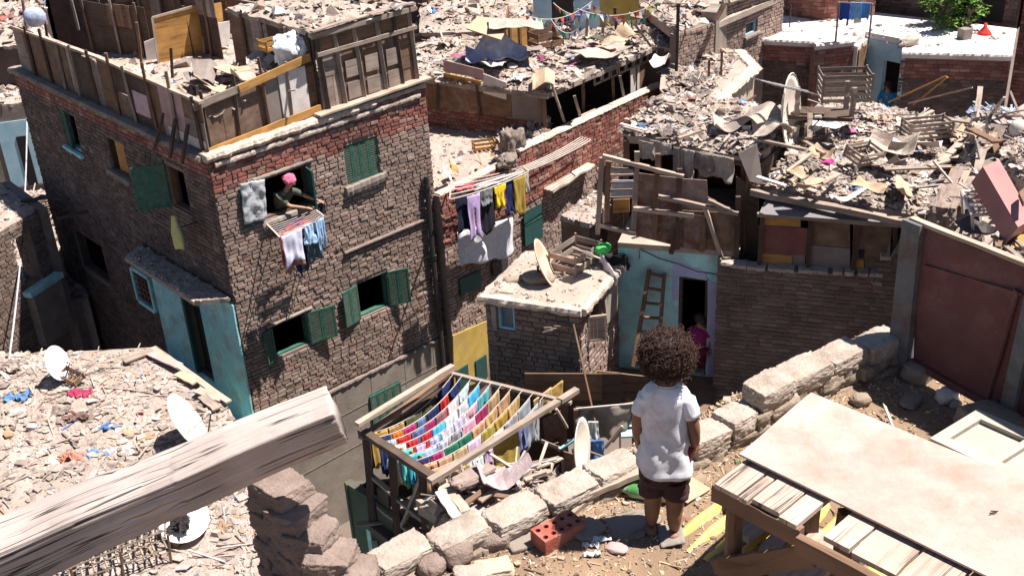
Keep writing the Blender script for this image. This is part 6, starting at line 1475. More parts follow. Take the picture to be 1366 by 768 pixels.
# dark room and rag roof above
zr2 = -3.28
rq2 = [G(832, 178, zr2), G(1004, 214, zr2), G(1085, 150, zr2), G(880, 130, zr2)]
RQ = thing('rag_roof', 'sagging roof of rags and boards over the dark room above the turquoise house', 'roof', (rq2[0].x, rq2[0].y, zb_t))
mb = MB(); mb.prism([p + V((0, 0, -.05)) for p in rq2], V((0, 0, -.07))); mb.build('roof', M['wood_dark'], RQ)
for i, (a, b) in enumerate(((rq2[1], rq2[2]), (rq2[2], rq2[3]), (rq2[3], rq2[0]))):
    w = Wl(a, b=b); mb = MB(); mb.prism([w.P(0, -6, 0), w.P(w.len, -6, 0), w.P(w.len, zr2 - .12, 0), w.P(0, zr2 - .12, 0)], w.n * .04); mb.build('wall', M['wood_dark'], RQ)
for k, f in enumerate((0.02, .28, .62, .98)):
    p = rq2[0].lerp(rq2[1], f); mb = MB(); mb.wob(V((p.x, p.y, -5)), p + V((0, 0, -.1)), .09, .08, k); mb.build('post', M['wood_brown'], RQ)
rubble('layered rags, sacking and broken boards on the roof above the dark room', rq2, 3000, .02, .28, .22, 83, kinds=(4, .7, 1.6, 5), grid_n=(50, 30), edge_drop=.14, nf=1.0, tilt=.2)
for k, (x, y, sx, dr) in enumerate(((862, 188, .3, .3), (905, 196, .2, .55), (915, 198, .3, .5), (955, 205, .6, .4), (938, 203, .35, .28), (880, 188, .4, .2))):
    p = G(x, y, zr2 + .03); d = (rq2[1] - rq2[0]).normalized()
    garment(['short wide piece of sacking at the left of', 'narrow long strip of sacking hanging over', 'strip of dark sacking beside the narrow long one on', 'broad sacking at the right end of', 'dark sacking in the middle of', 'brief scrap of sacking second from left on'][k] + ' the rag roof edge', p - d * sx / 2 + V((0, -.05, 0)), p + d * sx / 2 + V((0, -.05, 0)), dr, [(.36, .31, .25), (.25, .21, .17), (.42, .38, .32)][k % 3], 'rect', k, 'sacking', cat='sacking', group='tattered sacking on the edge of the rag roof', fold=.04)
p = G(1003, 215, zr2); mb = MB(); mb.prism([Y(985, 205, p.y - .1), Y(1010, 192, p.y - .1), Y(1018, 246, p.y - .25), Y(1000, 242, p.y - .25)], V((0, .02, 0))); tag(mb.build('board', M['board_grey']), 'pale grey board hanging at the corner between the dark room and the plywood room', 'board')
for k, (p, q, m, w) in enumerate((((828, 166), (862, 175), 'board_white', .05), ((832, 170), (858, 177), 'wood_pale', .05), ((985, 165), (1060, 172), 'wood_grey', .07), ((1005, 185), (1075, 200), 'wood_grey', .06), ((905, 185), (935, 175), 'wood_pale', .05), ((1035, 150), (1100, 152), 'wood_dark', .12))):
    plank(['white pole jutting from the left corner of the rag roof', 'pale pole below the white one at the rag roof corner', 'grey plank at the right of the rag roof', 'long grey stick reaching to the plywood room roof', 'short pale stick in the middle of the rag roof', 'dark thick plank behind the rag roof by the standing dish'][k], G(*p, zr2 + .22), G(*q, zr2 + .25), w, .04, m, seed=k)
for k, (x, y, s) in enumerate(((975, 165, .5), (1005, 160, .6), (1030, 175, .5))):
    sheet(['heap of brown sacking near the middle of the rag roof', 'taller mound of grey sacking on the rag roof', 'crumpled sacking mound at the right of the rag roof'][k], 'sacking', 'sacking', G(x, y, zr2 + .28), s * 1.2, s, k * .8, 'rag', k + 4, .2, n=18)
# clutter behind: dish, table legs, antenna
dish('cream satellite dish standing on edge behind the rag roof', G(1056, 150, zr2 + .35), .62, (.86, -.45, .1), post_to=G(1046, 160, zr2 + .1), m='dish')
t = thing('antenna', 'old ribbed television antenna leaning behind the rag roof', 'antenna', G(1052, 130, zr2 + .3))
mb = MB(); mb.tube([G(1015, 108, zr2 + .9), G(1078, 122, zr2 + .9)], .012, 4); mb.build('boom', M['board_white'], t)
for k in range(8):
    p = G(1018 + k * 8, 109 + k * 1.8, zr2 + .9); mb = MB(); mb.tube([p + V((-.15, .25, .0)), p + V((.15, -.25, 0))], .009, 4); mb.build('rod', M['zinc'], t)
t = thing('table', 'upturned dark table with its legs in the air behind the rag roof', 'table', G(1095, 152, zr2 + .1))
c0 = G(1095, 152, zr2 + .2); mb = MB(); mb.box(c0, (1.0, .5, .06), -.3); mb.build('tabletop', M['wood_dark'], t)
for i in (-1, 1):
    for j in (-1, 1): mb = MB(); mb.wob(c0 + V((i * .42, j * .18 - i * .1, 0)), c0 + V((i * .42, j * .18 - i * .1, .5)), .07, .06, i + 3 * j); mb.build('leg', M['wood_grey'], t)
crate('light grey lattice crate at the back, below the white-roofed house', G(1125, 132, zr2 + .15), (.8, .5, .5), -.1, 'wood_grey', 5)
plank('tall grey stake in front of the rag heap behind the plywood room', G(1080, 185, zr2), G(1081, 152, zr2 + .3), .08, .07, 'wood_grey', name='post', cat='post')
plank('grey leaning post behind the heap at the right', G(1303, 152, zk + .1), G(1308, 118, zk + .25), .09, .08, 'wood_grey', name='post', cat='post')
# yellow and pale sticks
for k, (p, q, m) in enumerate((((1185, 137), (1262, 102), 'wood_orange'), ((1218, 140), (1264, 103), 'wood_orange'), ((1212, 138), (1297, 117), 'wood_pale'))):
    plank(['upper yellow cane propped over the heap', 'steeper yellow cane crossing the upper one', 'pale cane lying lowest to the right'][k] + ' before the shaded brick wall', G(*p, zk + .3), G(*q, zk + .9), .025, .025, m, name='cane', cat='cane', rough=False)

# ledge box between the red wall and the loft
zl2 = -5.35
lq = [G(748, 288, zl2), G(801, 304, zl2), G(806, 262, zl2), G(793, 255, zl2)]
t = simple_house('small flat-roofed brick lean-to strewn with rubble beside the loft', 'lean_to', 'lean-to', lq, zl2, -12.6, 'wood_brown', 'sand', mats=['wood_brown', 'brick_dark', 'brick_dark', 'brick_dark'])
rubble('pale crumbs on the roof of the small lean-to beside the loft', [V((p.x, p.y, zl2 + .01)) for p in lq], 160, .03, .16, .06, 84, mt='trash', grid_n=(12, 10))

# ---------------------------------------------------------------- junk on the roof right of the plywood room
zj = -3.35
jq = [G(1238, 338, zj), G(1460, 420, zj), G(1460, 150, zj), G(1300, 168, zj)]
JR = thing('junk_roof', 'flat brick roof piled with broken furniture at the right edge', 'roof', (jq[0].x, jq[0].y, -12.6))
mb = MB(); mb.prism([p + V((0, 0, -.02)) for p in jq], V((0, 0, -.15))); mb.build('roof', M['sand'], JR)
mb = MB(); c = sum(jq, V((0, 0, 0))) / 4; mb.prism([p.lerp(c, .03) + V((0, 0, -.18)) for p in jq], V((0, 0, -9))); mb.build('wall', M['brick_dark'], JR)
a, b = G(1252, 312, zj + .1), G(1292, 228, zj + .35)
mb = MB(); mb.rock((a + b) / 2, ((b - a).length, .34, .5), math.atan2((b - a).y, (b - a).x), 6, n=12, sq=.8, rough=.06, fine=.05); tag(mb.build('low_wall', M['mudstone']), 'crumbling pinkish low wall running back beside the plywood room', 'wall')
rubble('broken wood and pale scraps heaped on the roof at the right edge', [p + V((0, 0, .01)) for p in jq], 900, .06, .45, .5, 85, kinds=(4, 2, 4, 2), grid_n=(30, 24), nf=.8, tilt=.6)
# pinkish cabinet
def obox(label, name, cat, px4, z_, depth, m, par=None):
    """long box given by the four sight lines of its upper face"""
    q = [G(x, y, z) for (x, y), z in zip(px4, z_)]; n = (q[1] - q[0]).cross(q[3] - q[0]).normalized()
    if n.z < 0: n = -n
    mb = MB(); mb.prism(q, -n * depth); o = mb.build(name, M[m], par); return tag(o, label, cat) if par is None else o
M['pink_paint'] = mat('paint_dusty_red', (.34, .16, .145), (.42, .22, .2), scale=3, rough=.5, bump=.1, dirt=(.3, .12, .1), dirt_amt=.5)
t = thing('cabinet', 'long dusty red cabinet lying tilted on the junk at the right edge', 'cabinet', G(1345, 270, zj + .3))
obox(None, 'body', None, ((1311, 222), (1333, 213), (1378, 292), (1358, 303)), (zj + 1.15, zj + 1.15, zj + .75, zj + .75), .28, 'pink_paint', t)
mb = MB(); q = [G(x, y, zj + .98) for x, y in ((1358, 262), (1366, 256), (1372, 272), (1364, 276))]; mb.prism(q, V((0, 0, .06))); mb.build('handle', M['wood_brown'], t)
# wire chair
t = thing('broken_chair', 'white painted chair frame lying on its side among the junk', 'chair', G(1308, 285, zj + .5))
cf = [G(1283, 255, zj + .75), G(1312, 256, zj + .75), G(1335, 285, zj + .62), G(1297, 287, zj + .62)]
for k in range(4):
    mb = MB(); mb.tube([cf[k], cf[(k + 1) % 4]], .022, 6); mb.build('rail', M['board_white'], t)
for k in range(5):
    f = .15 + k * .17; mb = MB(); mb.tube([cf[0].lerp(cf[3], f), cf[1].lerp(cf[2], f)], .012, 5); mb.build('spindle', M['board_white'], t)
for k in (0, 1, 2, 3):
    mb = MB(); mb.tube([cf[k], cf[k] + V((.1, .1, -.35))], .02, 6); mb.build('leg', M['board_white'], t)
sheet('dark grey rubber sheet folded under the white chair frame', 'sheet', 'sheet', G(1300, 305, zj + .35), .5, .45, .4, 'iron', 8, .2)
sheet('small orange-brown panel under the right end of the red cabinet', 'panel', 'panel', G(1360, 322, zj + .4), .3, .3, .2, 'wood_orange', 9, .03)
for k, (p, q, m, w) in enumerate((((1340, 300), (1332, 330), 'wood_brown', .05), ((1325, 315), (1362, 345), 'wood_grey', .06), ((1345, 312), (1366, 330), 'wood_grey', .05), ((1302, 240), (1322, 215), 'wood_grey', .1), ((1220, 290), (1248, 318), 'wood_orange', .08), ((1275, 262), (1292, 225), 'wood_pale', .08), ((1320, 205), (1360, 165), 'wood_brown', .1), ((1295, 172), (1330, 190), 'wood_brown', .14), ((1300, 262), (1310, 200), 'wood_grey', .12), ((1335, 340), (1366, 300), 'wood_dark', .05))):
    plank(['short brown stick below the chair frame', 'grey slat sloping towards the gate top', 'thin grey slat next to the orange-brown panel', 'grey board leaning behind the red cabinet', 'orange-brown board sticking up at the left end of the gate', 'pale lath along the pinkish low wall', 'brown plank running back at the top right', 'wide brown board at the back of the junk', 'grey board standing left of the cabinet', 'dark stick crossing the junk at the frame edge'][k], G(*p, zj + .4), G(*q, zj + .6), w, .03, m, seed=k + 4)
mb = MB(); mb.rock(G(1358, 172, zj + .7), (.2, .2, .24), 0, 4, n=7, sq=.05, rough=.04); tag(mb.build('jar', M['dish'], None, True), 'round pale clay jar at the right edge of the junk roof', 'jar')
rubble('ash-grey rubble slope at the right edge behind the red cabinet', [G(1335, 225, zj + .5), G(1430, 290, zj + .5), G(1430, 170, zj + .5), G(1345, 180, zj + .5)], 500, .04, .22, .25, 86, kinds=(3, 3, 2, 2), grid_n=(16, 14), edge_drop=.5)
# ---------------------------------------------------------------- white-roofed house, top right
zw_ = -5.5
WH = thing('brick_house', 'dark brick house with a dazzling white flat roof and a pale blue doorway wall', 'house', (*G(1150, 60, zw_).xy, -12.6))
cr = [G(*q, zw_) for q in ((988, 52), (1086, 57), (1087, 61), (1140, 55), (1155, 44), (1206, 54), (1203, 71), (1350, 75), (1356, 40), (1100, 10), (1015, 22))]
mb = MB(); mb.prism([V((p.x, p.y, zw_ + .03)) for p in cr], V((0, 0, -.16))); mb.build('roof', M['white_roof'], WH)
mb = MB()
for a, b in ((0, 1), (2, 3), (6, 7)): lump_strip(cr[a], cr[b], .2, .12, mb, a + 2, n=50)
mb.build('roof_edge', M['white_roof'], WH)
def seg(i, j, bm, bands=(), par=WH, zt=zw_ - .13, zc=-11, seed=1, holes=()):
    w = Wl(cr[i], b=cr[j]); bricks(w, 0, w.len, zt, -12.6, par, bm=bm, mm='mortar_red', seed=seed, zcut=zc, bands=bands, bh=.09, bw=.24, gap=.014, proud=.014, holes=holes); return w
seg(0, 1, 'brick_dark', [(-6.15, -5, 2, 'brick_red')], seed=1)
wD = seg(2, 3, 'brick_red', seed=2)
wA = Wl(cr[3], b=cr[4]); mb = MB(); mb.prism([wA.P(0, -12.6), wA.P(wA.len, -12.6), wA.P(wA.len, zw_ - .14), wA.P(0, zw_ - .14)], wA.n * .1); mb.build('wall', M['board_white'], WH)
mb = MB(); plate(wA, .05, wA.len * .8, zw_ - 1.2, zw_ - .25, .1, .14, mb); mb.build('window', M['wood_brown'], WH)
wBl = Wl(cr[4], b=cr[5]); hd2 = hole(wBl, [(1178, 81), (1201, 84), (1199, 127), (1176, 124)])
mb = MB()
for a, b, z0, z1 in ((0, hd2[0], -12.6, zw_ - .14), (hd2[0], hd2[1], -12.6, hd2[2]), (hd2[0], hd2[1], hd2[3], zw_ - .14), (hd2[1], wBl.len, -12.6, zw_ - .14)): plate(wBl, a, b, z0, z1, -.15, 0, mb)
mb.build('wall', M['blue'], WH)
mb = MB(); mb.prism([wBl.P(-.5, -12, -1.6), wBl.P(wBl.len + 1, -12, -1.6), wBl.P(wBl.len + 1, -5.7, -1.6), wBl.P(-.5, -5.7, -1.6)], wBl.n * -.1); mb.build('inner_wall', M['inner'], WH)
wC = Wl(cr[5], b=cr[6]); mb = MB(); mb.prism([wC.P(0, -12.6), wC.P(wC.len, -12.6), wC.P(wC.len, zw_ - .14), wC.P(0, zw_ - .14)], wC.n * .1); mb.build('wall', M['blue'], WH)
seg(6, 7, 'brick_dark', [(-6.2, -5, 2, 'brick_red')], seed=4)
wp = Wl(G(1140, 132, -8.0), b=G(1198, 134, -8.0)); bricks(wp, -.5, wp.len + .5, G(1140, 124, -8).z + .25, -9.5, WH, bm='brick_red', mm='mortar_red', seed=7)
# seated person in the doorway
um = (hd2[0] + hd2[1]) / 2 + .12; zp_ = hd2[2] - .42
B_ = lambda u, z, d=0: wBl.P(um + u, zp_ + z, d + .1)
J = dict(pelvis=B_(-.1, .0, -.1), waist=B_(-.1, .14, -.08), chest=B_(-.1, .38, -.04), neck=B_(-.1, .52), head=B_(-.1, .66, .03), shl=B_(-.28, .44), ell=B_(-.34, .22, .1), wrl=B_(-.2, .1, .25), shr=B_(.08, .44), elr=B_(.26, .34, .12), wrr=B_(.42, .36, .2))
small_person('person in a bright blue top sitting in the pale blue doorway under the white roof', B_(0, -.2), J, (.02, .2, .42), (.1, .1, .1), 'hair', fwd=wBl.n, hs=.1)
mb = MB(); mb.rock(B_(.3, .12, .1), (.3, .25, .4), 0, 4, n=5, sq=.2); tag(mb.build('bundle', cloth((.1, .3, .25)), None, True), 'small green-grey bundle beside the person in blue', 'bundle')
# things on the white roof
p = G(1053, 40, zw_ + .05); t = thing('roof_pole', 'thin pole on a lime base at the left of the white roof', 'pole', p); mb = MB(); mb.tube([p, p + V((0, 0, .7))], .02, 5); mb.build('pole', M['iron'], t); mb = MB(); mb.rock(p, (.4, .35, .12), 0, 2, n=4, sq=.3); mb.build('base', M['white_roof'], t)
p = G(1130, 34, zw_ + .05); t = thing('roof_pole', 'taller grey pole with a plank behind the doorway on the white roof', 'pole', p); mb = MB(); mb.tube([p, p + V((0, 0, 1.3))], .035, 5); mb.build('pole', M['iron'], t); mb = MB(); mb.stick(p + V((.35, .2, 0)), p + V((.3, .2, 1.2)), .2, .04); mb.build('board', M['board_grey'], t)
mb = MB(); mb.rock(G(1287, 46, zw_ + .15), (.27, .27, .32), .3, 3, n=5, sq=.93, rough=.03); tag(mb.build('chimney_block', M['board_grey']), 'small grey block on the right of the white roof', 'block')
mb = MB(); p = G(1313, 46, zw_ + .03); mb.tube([p, p + V((0, 0, .06)), p + V((0, 0, .2)), p + V((0, 0, .3))], [.2, .17, .05, .04], 10); tag(mb.build('red_funnel', cloth((.6, .04, .03)), None, True), 'little red funnel on the right of the white roof', 'funnel')
rr = random.Random(5); mb = MB()
chips_into(mb, quad4([G(1000, 48, zw_ + .03), G(1340, 68, zw_ + .03), G(1340, 45, zw_ + .03), G(1060, 22, zw_ + .03)]), 160, .05, .25, rr, kinds=(2, 2, 1, .3), tilt=.1); tag(mb.build('debris', M['trash']), 'sparse litter on the white roof', 'rubble', kind='stuff')
mb = MB(); mb.rock(G(1212, 56, zw_ + .12), (.5, .3, .25), .3, 4, n=7, rough=.3, sq=.2); tag(mb.build('bundle', M['rag'], None, True), 'crumpled cloth at the inner corner of the white roof', 'bundle')
# red blocks and dark wall behind
def block(label, pl, pr, zb, h, depth, bm, name='brick_block', mats='mortar_red'):
    a, b = G(*pl, zb), G(*pr, zb); w = Wl(a, b=b); t = thing(name, label, 'building', w.P(w.len / 2, zb, -depth / 2))
    bricks(w, 0, w.len, zb + h, zb, t, bm=bm, mm='mortar_red', seed=int(pl[0]), bh=.1, bw=.26, gap=.014, proud=.012)
    c = [w.P(0, 0, 0), w.P(w.len, 0, 0), w.P(w.len, 0, -depth), w.P(0, 0, -depth)]
    for i in (1, 2, 3):
        p, q = c[i], c[(i + 1) % 4]; ww = Wl(p, b=q); cc = w.P(w.len / 2, 0, -depth / 2); nn = (cc - p); nn.z = 0; n2 = ww.n if ww.n.dot(nn) > 0 else -ww.n
        mb = MB(); mb.prism([ww.P(0, zb), ww.P(ww.len, zb), ww.P(ww.len, zb + h), ww.P(0, zb + h)], n2 * .15); mb.build('wall', M[bm if False else 'mortar_red'], t)
    mb = MB(); mb.prism([p + V((0, 0, zb + h)) for p in c], V((0, 0, .1))); mb.build('roof', M['concrete'], t); return w, t
block('dark red brick block behind the white roof, left of the blue washing', (1045, 22), (1098, 29), zw_, 2.6, 3, 'brick_red')
block('lower dark red brick block behind the white roof, right of the blue washing', (1098, 29), (1166, 22), zw_, 2.3, .8, 'brick_red')
w_far, t_ = block('long shaded brick house across the top right behind the white roof', (1160, 24), (1352, 44), zw_ - .3, 3.4, 6, 'brick_dark')
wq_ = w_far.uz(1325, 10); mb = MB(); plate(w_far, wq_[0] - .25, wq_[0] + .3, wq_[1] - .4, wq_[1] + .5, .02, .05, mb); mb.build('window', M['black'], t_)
block('tall dark red brick house at the right edge beside the white roof', (1342, 150), (1420, 158), -8.2, 4.7, 5, 'brick_red')
for k, (x, y) in enumerate(((1128, 4), (1143, 3), (1155, 3))):
    a = G(x - 7, y, zw_ + 1.1); b = G(x + 7, y + 1, zw_ + 1.1); garment(['bright blue cloth, left one of the washing behind the white roof', 'pale blue cloth, middle one of the washing behind the white roof', 'blue cloth at the right of the washing behind the white roof'][k], a, b, .45, [(.03, .09, .4), (.25, .5, .75), (.1, .3, .65)][k], 'rect', k, 'cloth', group='blue washing behind the white roof')
t = thing('clothesline', 'line carrying the blue washing behind the white roof', 'clothesline', G(1120, 4, zw_)); mb = MB(); a, b = G(1119, 3, zw_ + 1.12), G(1164, 5, zw_ + 1.12); mb.tube([a, b], .01, 4); mb.build('line', M['rope'], t)
for e in (a, b): mb = MB(); mb.tube([V((e.x, e.y, zw_)), e], .03, 5); mb.build('post', M['wood_grey'], t)
# green tree
def tree(label, base, h, cr_, n, seed, name='tree'):
    t = thing(name, label, 'tree', base); rr = random.Random(seed); mb = MB(); base = V(base)
    mb.tube([base, base + V((.05, 0, h * .3)), base + V((0, .05, h * .6)), base + V((.1, 0, h * .85))], [.09, .075, .05, .03], 7)
    ends = []
    for k in range(12):
        a = rr.uniform(0, 2 * PI); z = h * rr.uniform(.35, .8); e = base + V((math.cos(a) * cr_ * rr.uniform(.5, .95), math.sin(a) * cr_ * rr.uniform(.5, .95), z + h * rr.uniform(.05, .22)))
        mb.tube([base + V((0, 0, z)), (base + V((0, 0, z))).lerp(e, .5) + V((0, 0, .1)), e], [.035, .025, .012], 5); ends.append(e)
    mb.build('trunk', M['bark'], t); mb = MB()
    for i in range(n):
        c = rr.choice(ends) + V((rr.gauss(0, .22), rr.gauss(0, .22), rr.gauss(0, .2))) * cr_
        L = rr.uniform(.1, .2); a = rr.uniform(0, 2 * PI); d = V((math.cos(a), math.sin(a), rr.uniform(-.7, .4))).normalized(); s = d.cross(V((rr.gauss(0, .4), rr.gauss(0, .4), 1))).normalized() * L * .22
        mb.add([c, c + d * L * .5 + s, c + d * L, c + d * L * .5 - s], [(0, 1, 2, 3)])
    mb.build('crown', M['leaf'], t); return t
tree('small bright green leafy tree rising behind the white roof', V((*G(1262, 38, zw_).xy, zw_ - .4)), 1.55, .62, 2000, 3)
tree('thin leafy shoot beside the small green tree at the top right', V((*G(1290, 40, zw_).xy, zw_ - .4)), 1.2, .35, 500, 4)
rubble('blue-violet plastic scraps on the ground at the foot of the tall right-hand house', [G(1296, 168, -5.2), G(1400, 175, -5.2), G(1400, 150, -5.2), G(1300, 150, -5.2)], 500, .06, .4, .15, 90, mt='trash_v' if 'trash_v' in M else 'tarp', base='tarp')

# ---------------------------------------------------------------- upper middle houses
zc_ = -5.4
cw = [G(903, 150, zc_), G(942, 150, zc_), G(1007, 93, zc_), G(985, 70, zc_), G(885, 62, zc_), G(880, 120, zc_)]
t = thing('plastered_house', 'sunlit cream-plastered house end with a rubble roof above the rag roof', 'house', (*cw[1].xy, -12.6))
for i in range(6):
    a, b = cw[i], cw[(i + 1) % 6]; w = Wl(a, b=b); cc = sum(cw, V((0, 0, 0))) / 6; nn = w.n if w.n.dot(cc - a) > 0 else -w.n
    if i in (2, 3): bricks(w, 0, w.len, zc_, -12.6, t, bm='brick_dark', seed=i, zcut=-8)
    else: mb = MB(); mb.prism([V((a.x, a.y, -12.6)), V((b.x, b.y, -12.6)), V((b.x, b.y, zc_)), V((a.x, a.y, zc_))], nn * .2); mb.build('wall', M['cream'], t)
mb = MB(); mb.prism([V((p.x, p.y, zc_ + .02)) for p in cw], V((0, 0, -.14))); mb.build('roof', M['sand'], t)
mb = MB(); lump_strip(cw[1] + V((0, 0, .03)), cw[2] + V((0, 0, .03)), .35, .14, mb, 3, rough=.4); lump_strip(cw[2] + V((0, 0, .03)), cw[3] + V((0, 0, .03)), .3, .12, mb, 4, rough=.4); mb.build('roof_edge', M['cap'], t)
rubble('bricks, rags and sticks on the roof of the cream-plastered house', [cw[0] + V((0, 0, .03)), cw[1] + V((-.2, 0, .03)), cw[3] + V((0, -.3, .03)), cw[4] + V((0, 0, .03))], 1100, .05, .36, .25, 92, kinds=(3, 4, 2, 2), grid_n=(30, 30), nf=.8)
for k, (x, y, l) in enumerate(((945, 112, 'thin stake among the bricks on the cream-plastered house'), (962, 100, 'short stake at the right of the cream-plastered house roof'))):
    p = G(x, y, zc_ + .1); plank(l, p, p + V((0, 0, .6)), .05, .05, 'wood_brown', name='pole', cat='pole', seed=k)
plank('broken grey plank leaning at the foot of the cream wall', G(905, 150, -5), G(897, 118, -5), .12, .03, 'wood_grey', seed=3)
plank('dark tilted slab of board below the cream wall', G(885, 152, -4.9), G(940, 150, -4.9), .3, .04, 'board_grey', seed=4)
plank('long thin pole leaning against the foot of the cream wall', G(975, 150, -4.6), G(1008, 128, -4.6), .04, .04, 'wood_dark', seed=5)
mb = MB(); mb.box(G(985, 146, -5.1), (.5, .4, .3), .4); mb.box(G(985, 146, -4.93), (.54, .44, .04), .4); tag(mb.build('plastic_bin', M['plastic_blue']), 'blue plastic bin at the foot of the cream wall', 'bin')
# brick house V with grey pier
zv = -4.4
va, vb, vc = G(903, 47, zv), G(953, 30, zv), G(968, 19, zv); vd = G(1046, -9, zv)
t = thing('brick_house', 'brown brick house with a grey corner pier and a small blue-grey window', 'house', (*vb.xy, -12.6))
w = Wl(va, b=vb); bricks(w, 0, w.len, zv, -12.6, t, bm='brick', seed=41, zcut=-8)
w = Wl(vb, b=vc); mb = MB(); mb.prism([w.P(0, -12.6, .05), w.P(w.len, -12.6, .05), w.P(w.len, zv + .25, .05), w.P(0, zv + .25, .05)], w.n * -.4); mb.build('pier', M['plaster'], t)
w = Wl(vc, b=vd); hv = hole(w, [(994, 32), (1009, 27), (1010, 43), (995, 48)])
bricks(w, 0, w.len, zv + .3, -12.6, t, bm='brick', seed=42, zcut=-8.5, holes=[hv])
o = window(w, hv, t, fr='blue', sill=.12); mb = MB(); plate(w, hv[0] + .04, hv[1] - .04, hv[2] + .04, hv[3] - .04, -.12, -.1, mb); mb.build('pane', M['iron'], o)
vq = [va, vb, vd + V((0, 0, 0)), V((vd.x - 4, vd.y + 6, zv)), V((va.x - 1, va.y + 6, zv))]
mb = MB(); mb.prism([V((p.x, p.y, zv - .05)) for p in vq], V((0, 0, -.15))); mb.build('roof', M['sand'], t)
mb = MB(); lump_strip(vc + V((0, 0, .32)), vd + V((0, 0, .32)), .3, .14, mb, 3); mb.build('parapet_cap', M['cap'], t)
rubble('rubbish over the roof of the house with the grey pier', [va + V((0, 0, .02)), vb + V((0, .3, .02)), V((vd.x - 2, vd.y + 4, zv + .02)), V((va.x - 1, va.y + 6, zv + .02))], 500, .08, .5, .3, 93)
plank('long pole leaning up beyond the grey corner pier', G(955, 26, zv + .1), G(968, 2, zv + .8), .1, .09, 'wood_grey', name='pole', cat='pole')
# upper left-middle roofs
zu = -4.9
uq = [G(745, 60, zu), G(905, 66, zu), G(906, -25, zu), G(745, -25, zu)]
t = simple_house('low brick house with a bright rubbish-covered roof at the top centre', 'brick_house', 'house', uq, zu, -12.6, 'brick_dark', 'sand', mats=['brick_dark'] * 4)
rubble('bright rubbish with sheets and crates on the roof at the top centre', [V((p.x, p.y, zu + .02)) for p in uq], 2200, .05, .38, .26, 94, grid_n=(36, 36), nf=.7)
for k, (x, y, sx, sy, m, l) in enumerate(((855, 22, .7, .6, 'board_grey', 'grey lattice board on the top centre roof'), (890, 10, 1.1, .4, 'sack', 'white sheet at the top edge right of centre'), (820, 8, 1.0, .5, 'sack', 'white plastic sheet at the top edge of the centre roof'), (840, 45, .9, .4, 'card', 'tan board at the front of the top centre roof'))):
    sheet(l, 'sheet', 'sheet', G(x, y, zu + .35), sx, sy, k * .7, m, k + 7, .2)
uq2 = [G(560, 45, -4.7), G(735, 45, -4.7), G(735, -40, -4.7), G(560, -40, -4.7)]
t = simple_house('house with a littered roof behind the buff-roofed hut at the top', 'brick_house', 'house', uq2, -4.7, -12.6, 'brick', 'sand', mats=['brick_dark'] * 4)
rubble('litter with tangled wire on the roof behind the buff-roofed hut', [V((p.x, p.y, -4.68)) for p in uq2], 1300, .05, .38, .25, 95, grid_n=(30, 24), nf=.7)
ta, tb_ = G(712, 34, -4.6), G(800, 30, -4.6); w = Wl(ta, b=tb_); t = thing('plastered_house', 'pale turquoise house front at the top centre behind the bunting', 'house', w.P(w.len / 2, -8))
mb = MB(); plate(w, 0, w.len * .28, -8, -2.2, -.2, 0, mb); plate(w, w.len * .62, w.len, -8, -2.2, -.2, 0, mb); plate(w, w.len * .28, w.len * .62, -3.0, -2.2, -.2, 0, mb); mb.build('wall', M['blue'], t)
mb = MB(); plate(w, w.len * .28, w.len * .62, -8, -3.0, -.6, -.5, mb); mb.build('door', M['inner'], t)
mb = MB(); plate(w, w.len * 1.0, w.len * 1.6, -6, -3.6, -.3, -.1, mb); mb.build('ochre_wall', M['yellow'], t)
bc = {'red': (.5, .08, .06), 'yellow': (.6, .5, .12), 'blue': (.08, .18, .5), 'green': (.08, .35, .2), 'white': (.75, .75, .75), 'pale': (.6, .7, .75)}
t0 = None; rr = random.Random(6)
for k, (p, q) in enumerate((((700, 8), (772, 24)), ((738, 4), (800, 10)), ((770, 12), (880, 2)), ((735, 26), (775, 34)), ((790, 6), (870, 20)), ((700, 20), (790, 2)))):
    a = G(*p, -3.6); b = G(*q, -3.6); tt = thing('bunting', 'string of tiny coloured flags at the top centre, ' + ['lowest at its left start', 'short and topmost', 'longest, reaching right', 'short and lowest of all', 'sloping down to the right', 'sloping up to the right'][k], 'bunting', a, group='bunting strings')
    pts = rope_pts(a, b, .25, 12); mb = MB(); mb.tube(pts, .008, 3); mb.build('string', M['rope'], tt)
    for i in range(12):
        c = pts[i].lerp(pts[i + 1], .5); d = (pts[i + 1] - pts[i]).normalized() * .065; cn = rr.choice(list(bc)); mb = MB(); mb.prism([c - d, c + d, c + V((rr.uniform(-.05, .05), rr.uniform(-.08, .08), -.17))], V((0, .004, 0))); mb.build('flag', cloth(bc[cn]), tt)
# infill roofs towards the skyline so nothing ends abruptly
for k, (q, z, l) in enumerate(((((430, -12), (570, -12), (570, -120), (430, -120)), -4.2, 'flat rooftop just beyond the top edge, left of centre'), (((60, -20), (430, -30), (430, -140), (60, -140)), -5.0, 'flat rooftop beyond the tall house at the top left'), (((910, -30), (1160, -40), (1160, -150), (910, -150)), -4.8, 'flat rooftop beyond the brick house with the grey pier'))):
    qq = [G(x, y, z) for x, y in q]; simple_house('brown brick house with a ' + l, 'brick_house', 'house', qq, z, -12.6, 'brick_dark', 'sand', mats=['brick_dark'] * 4)
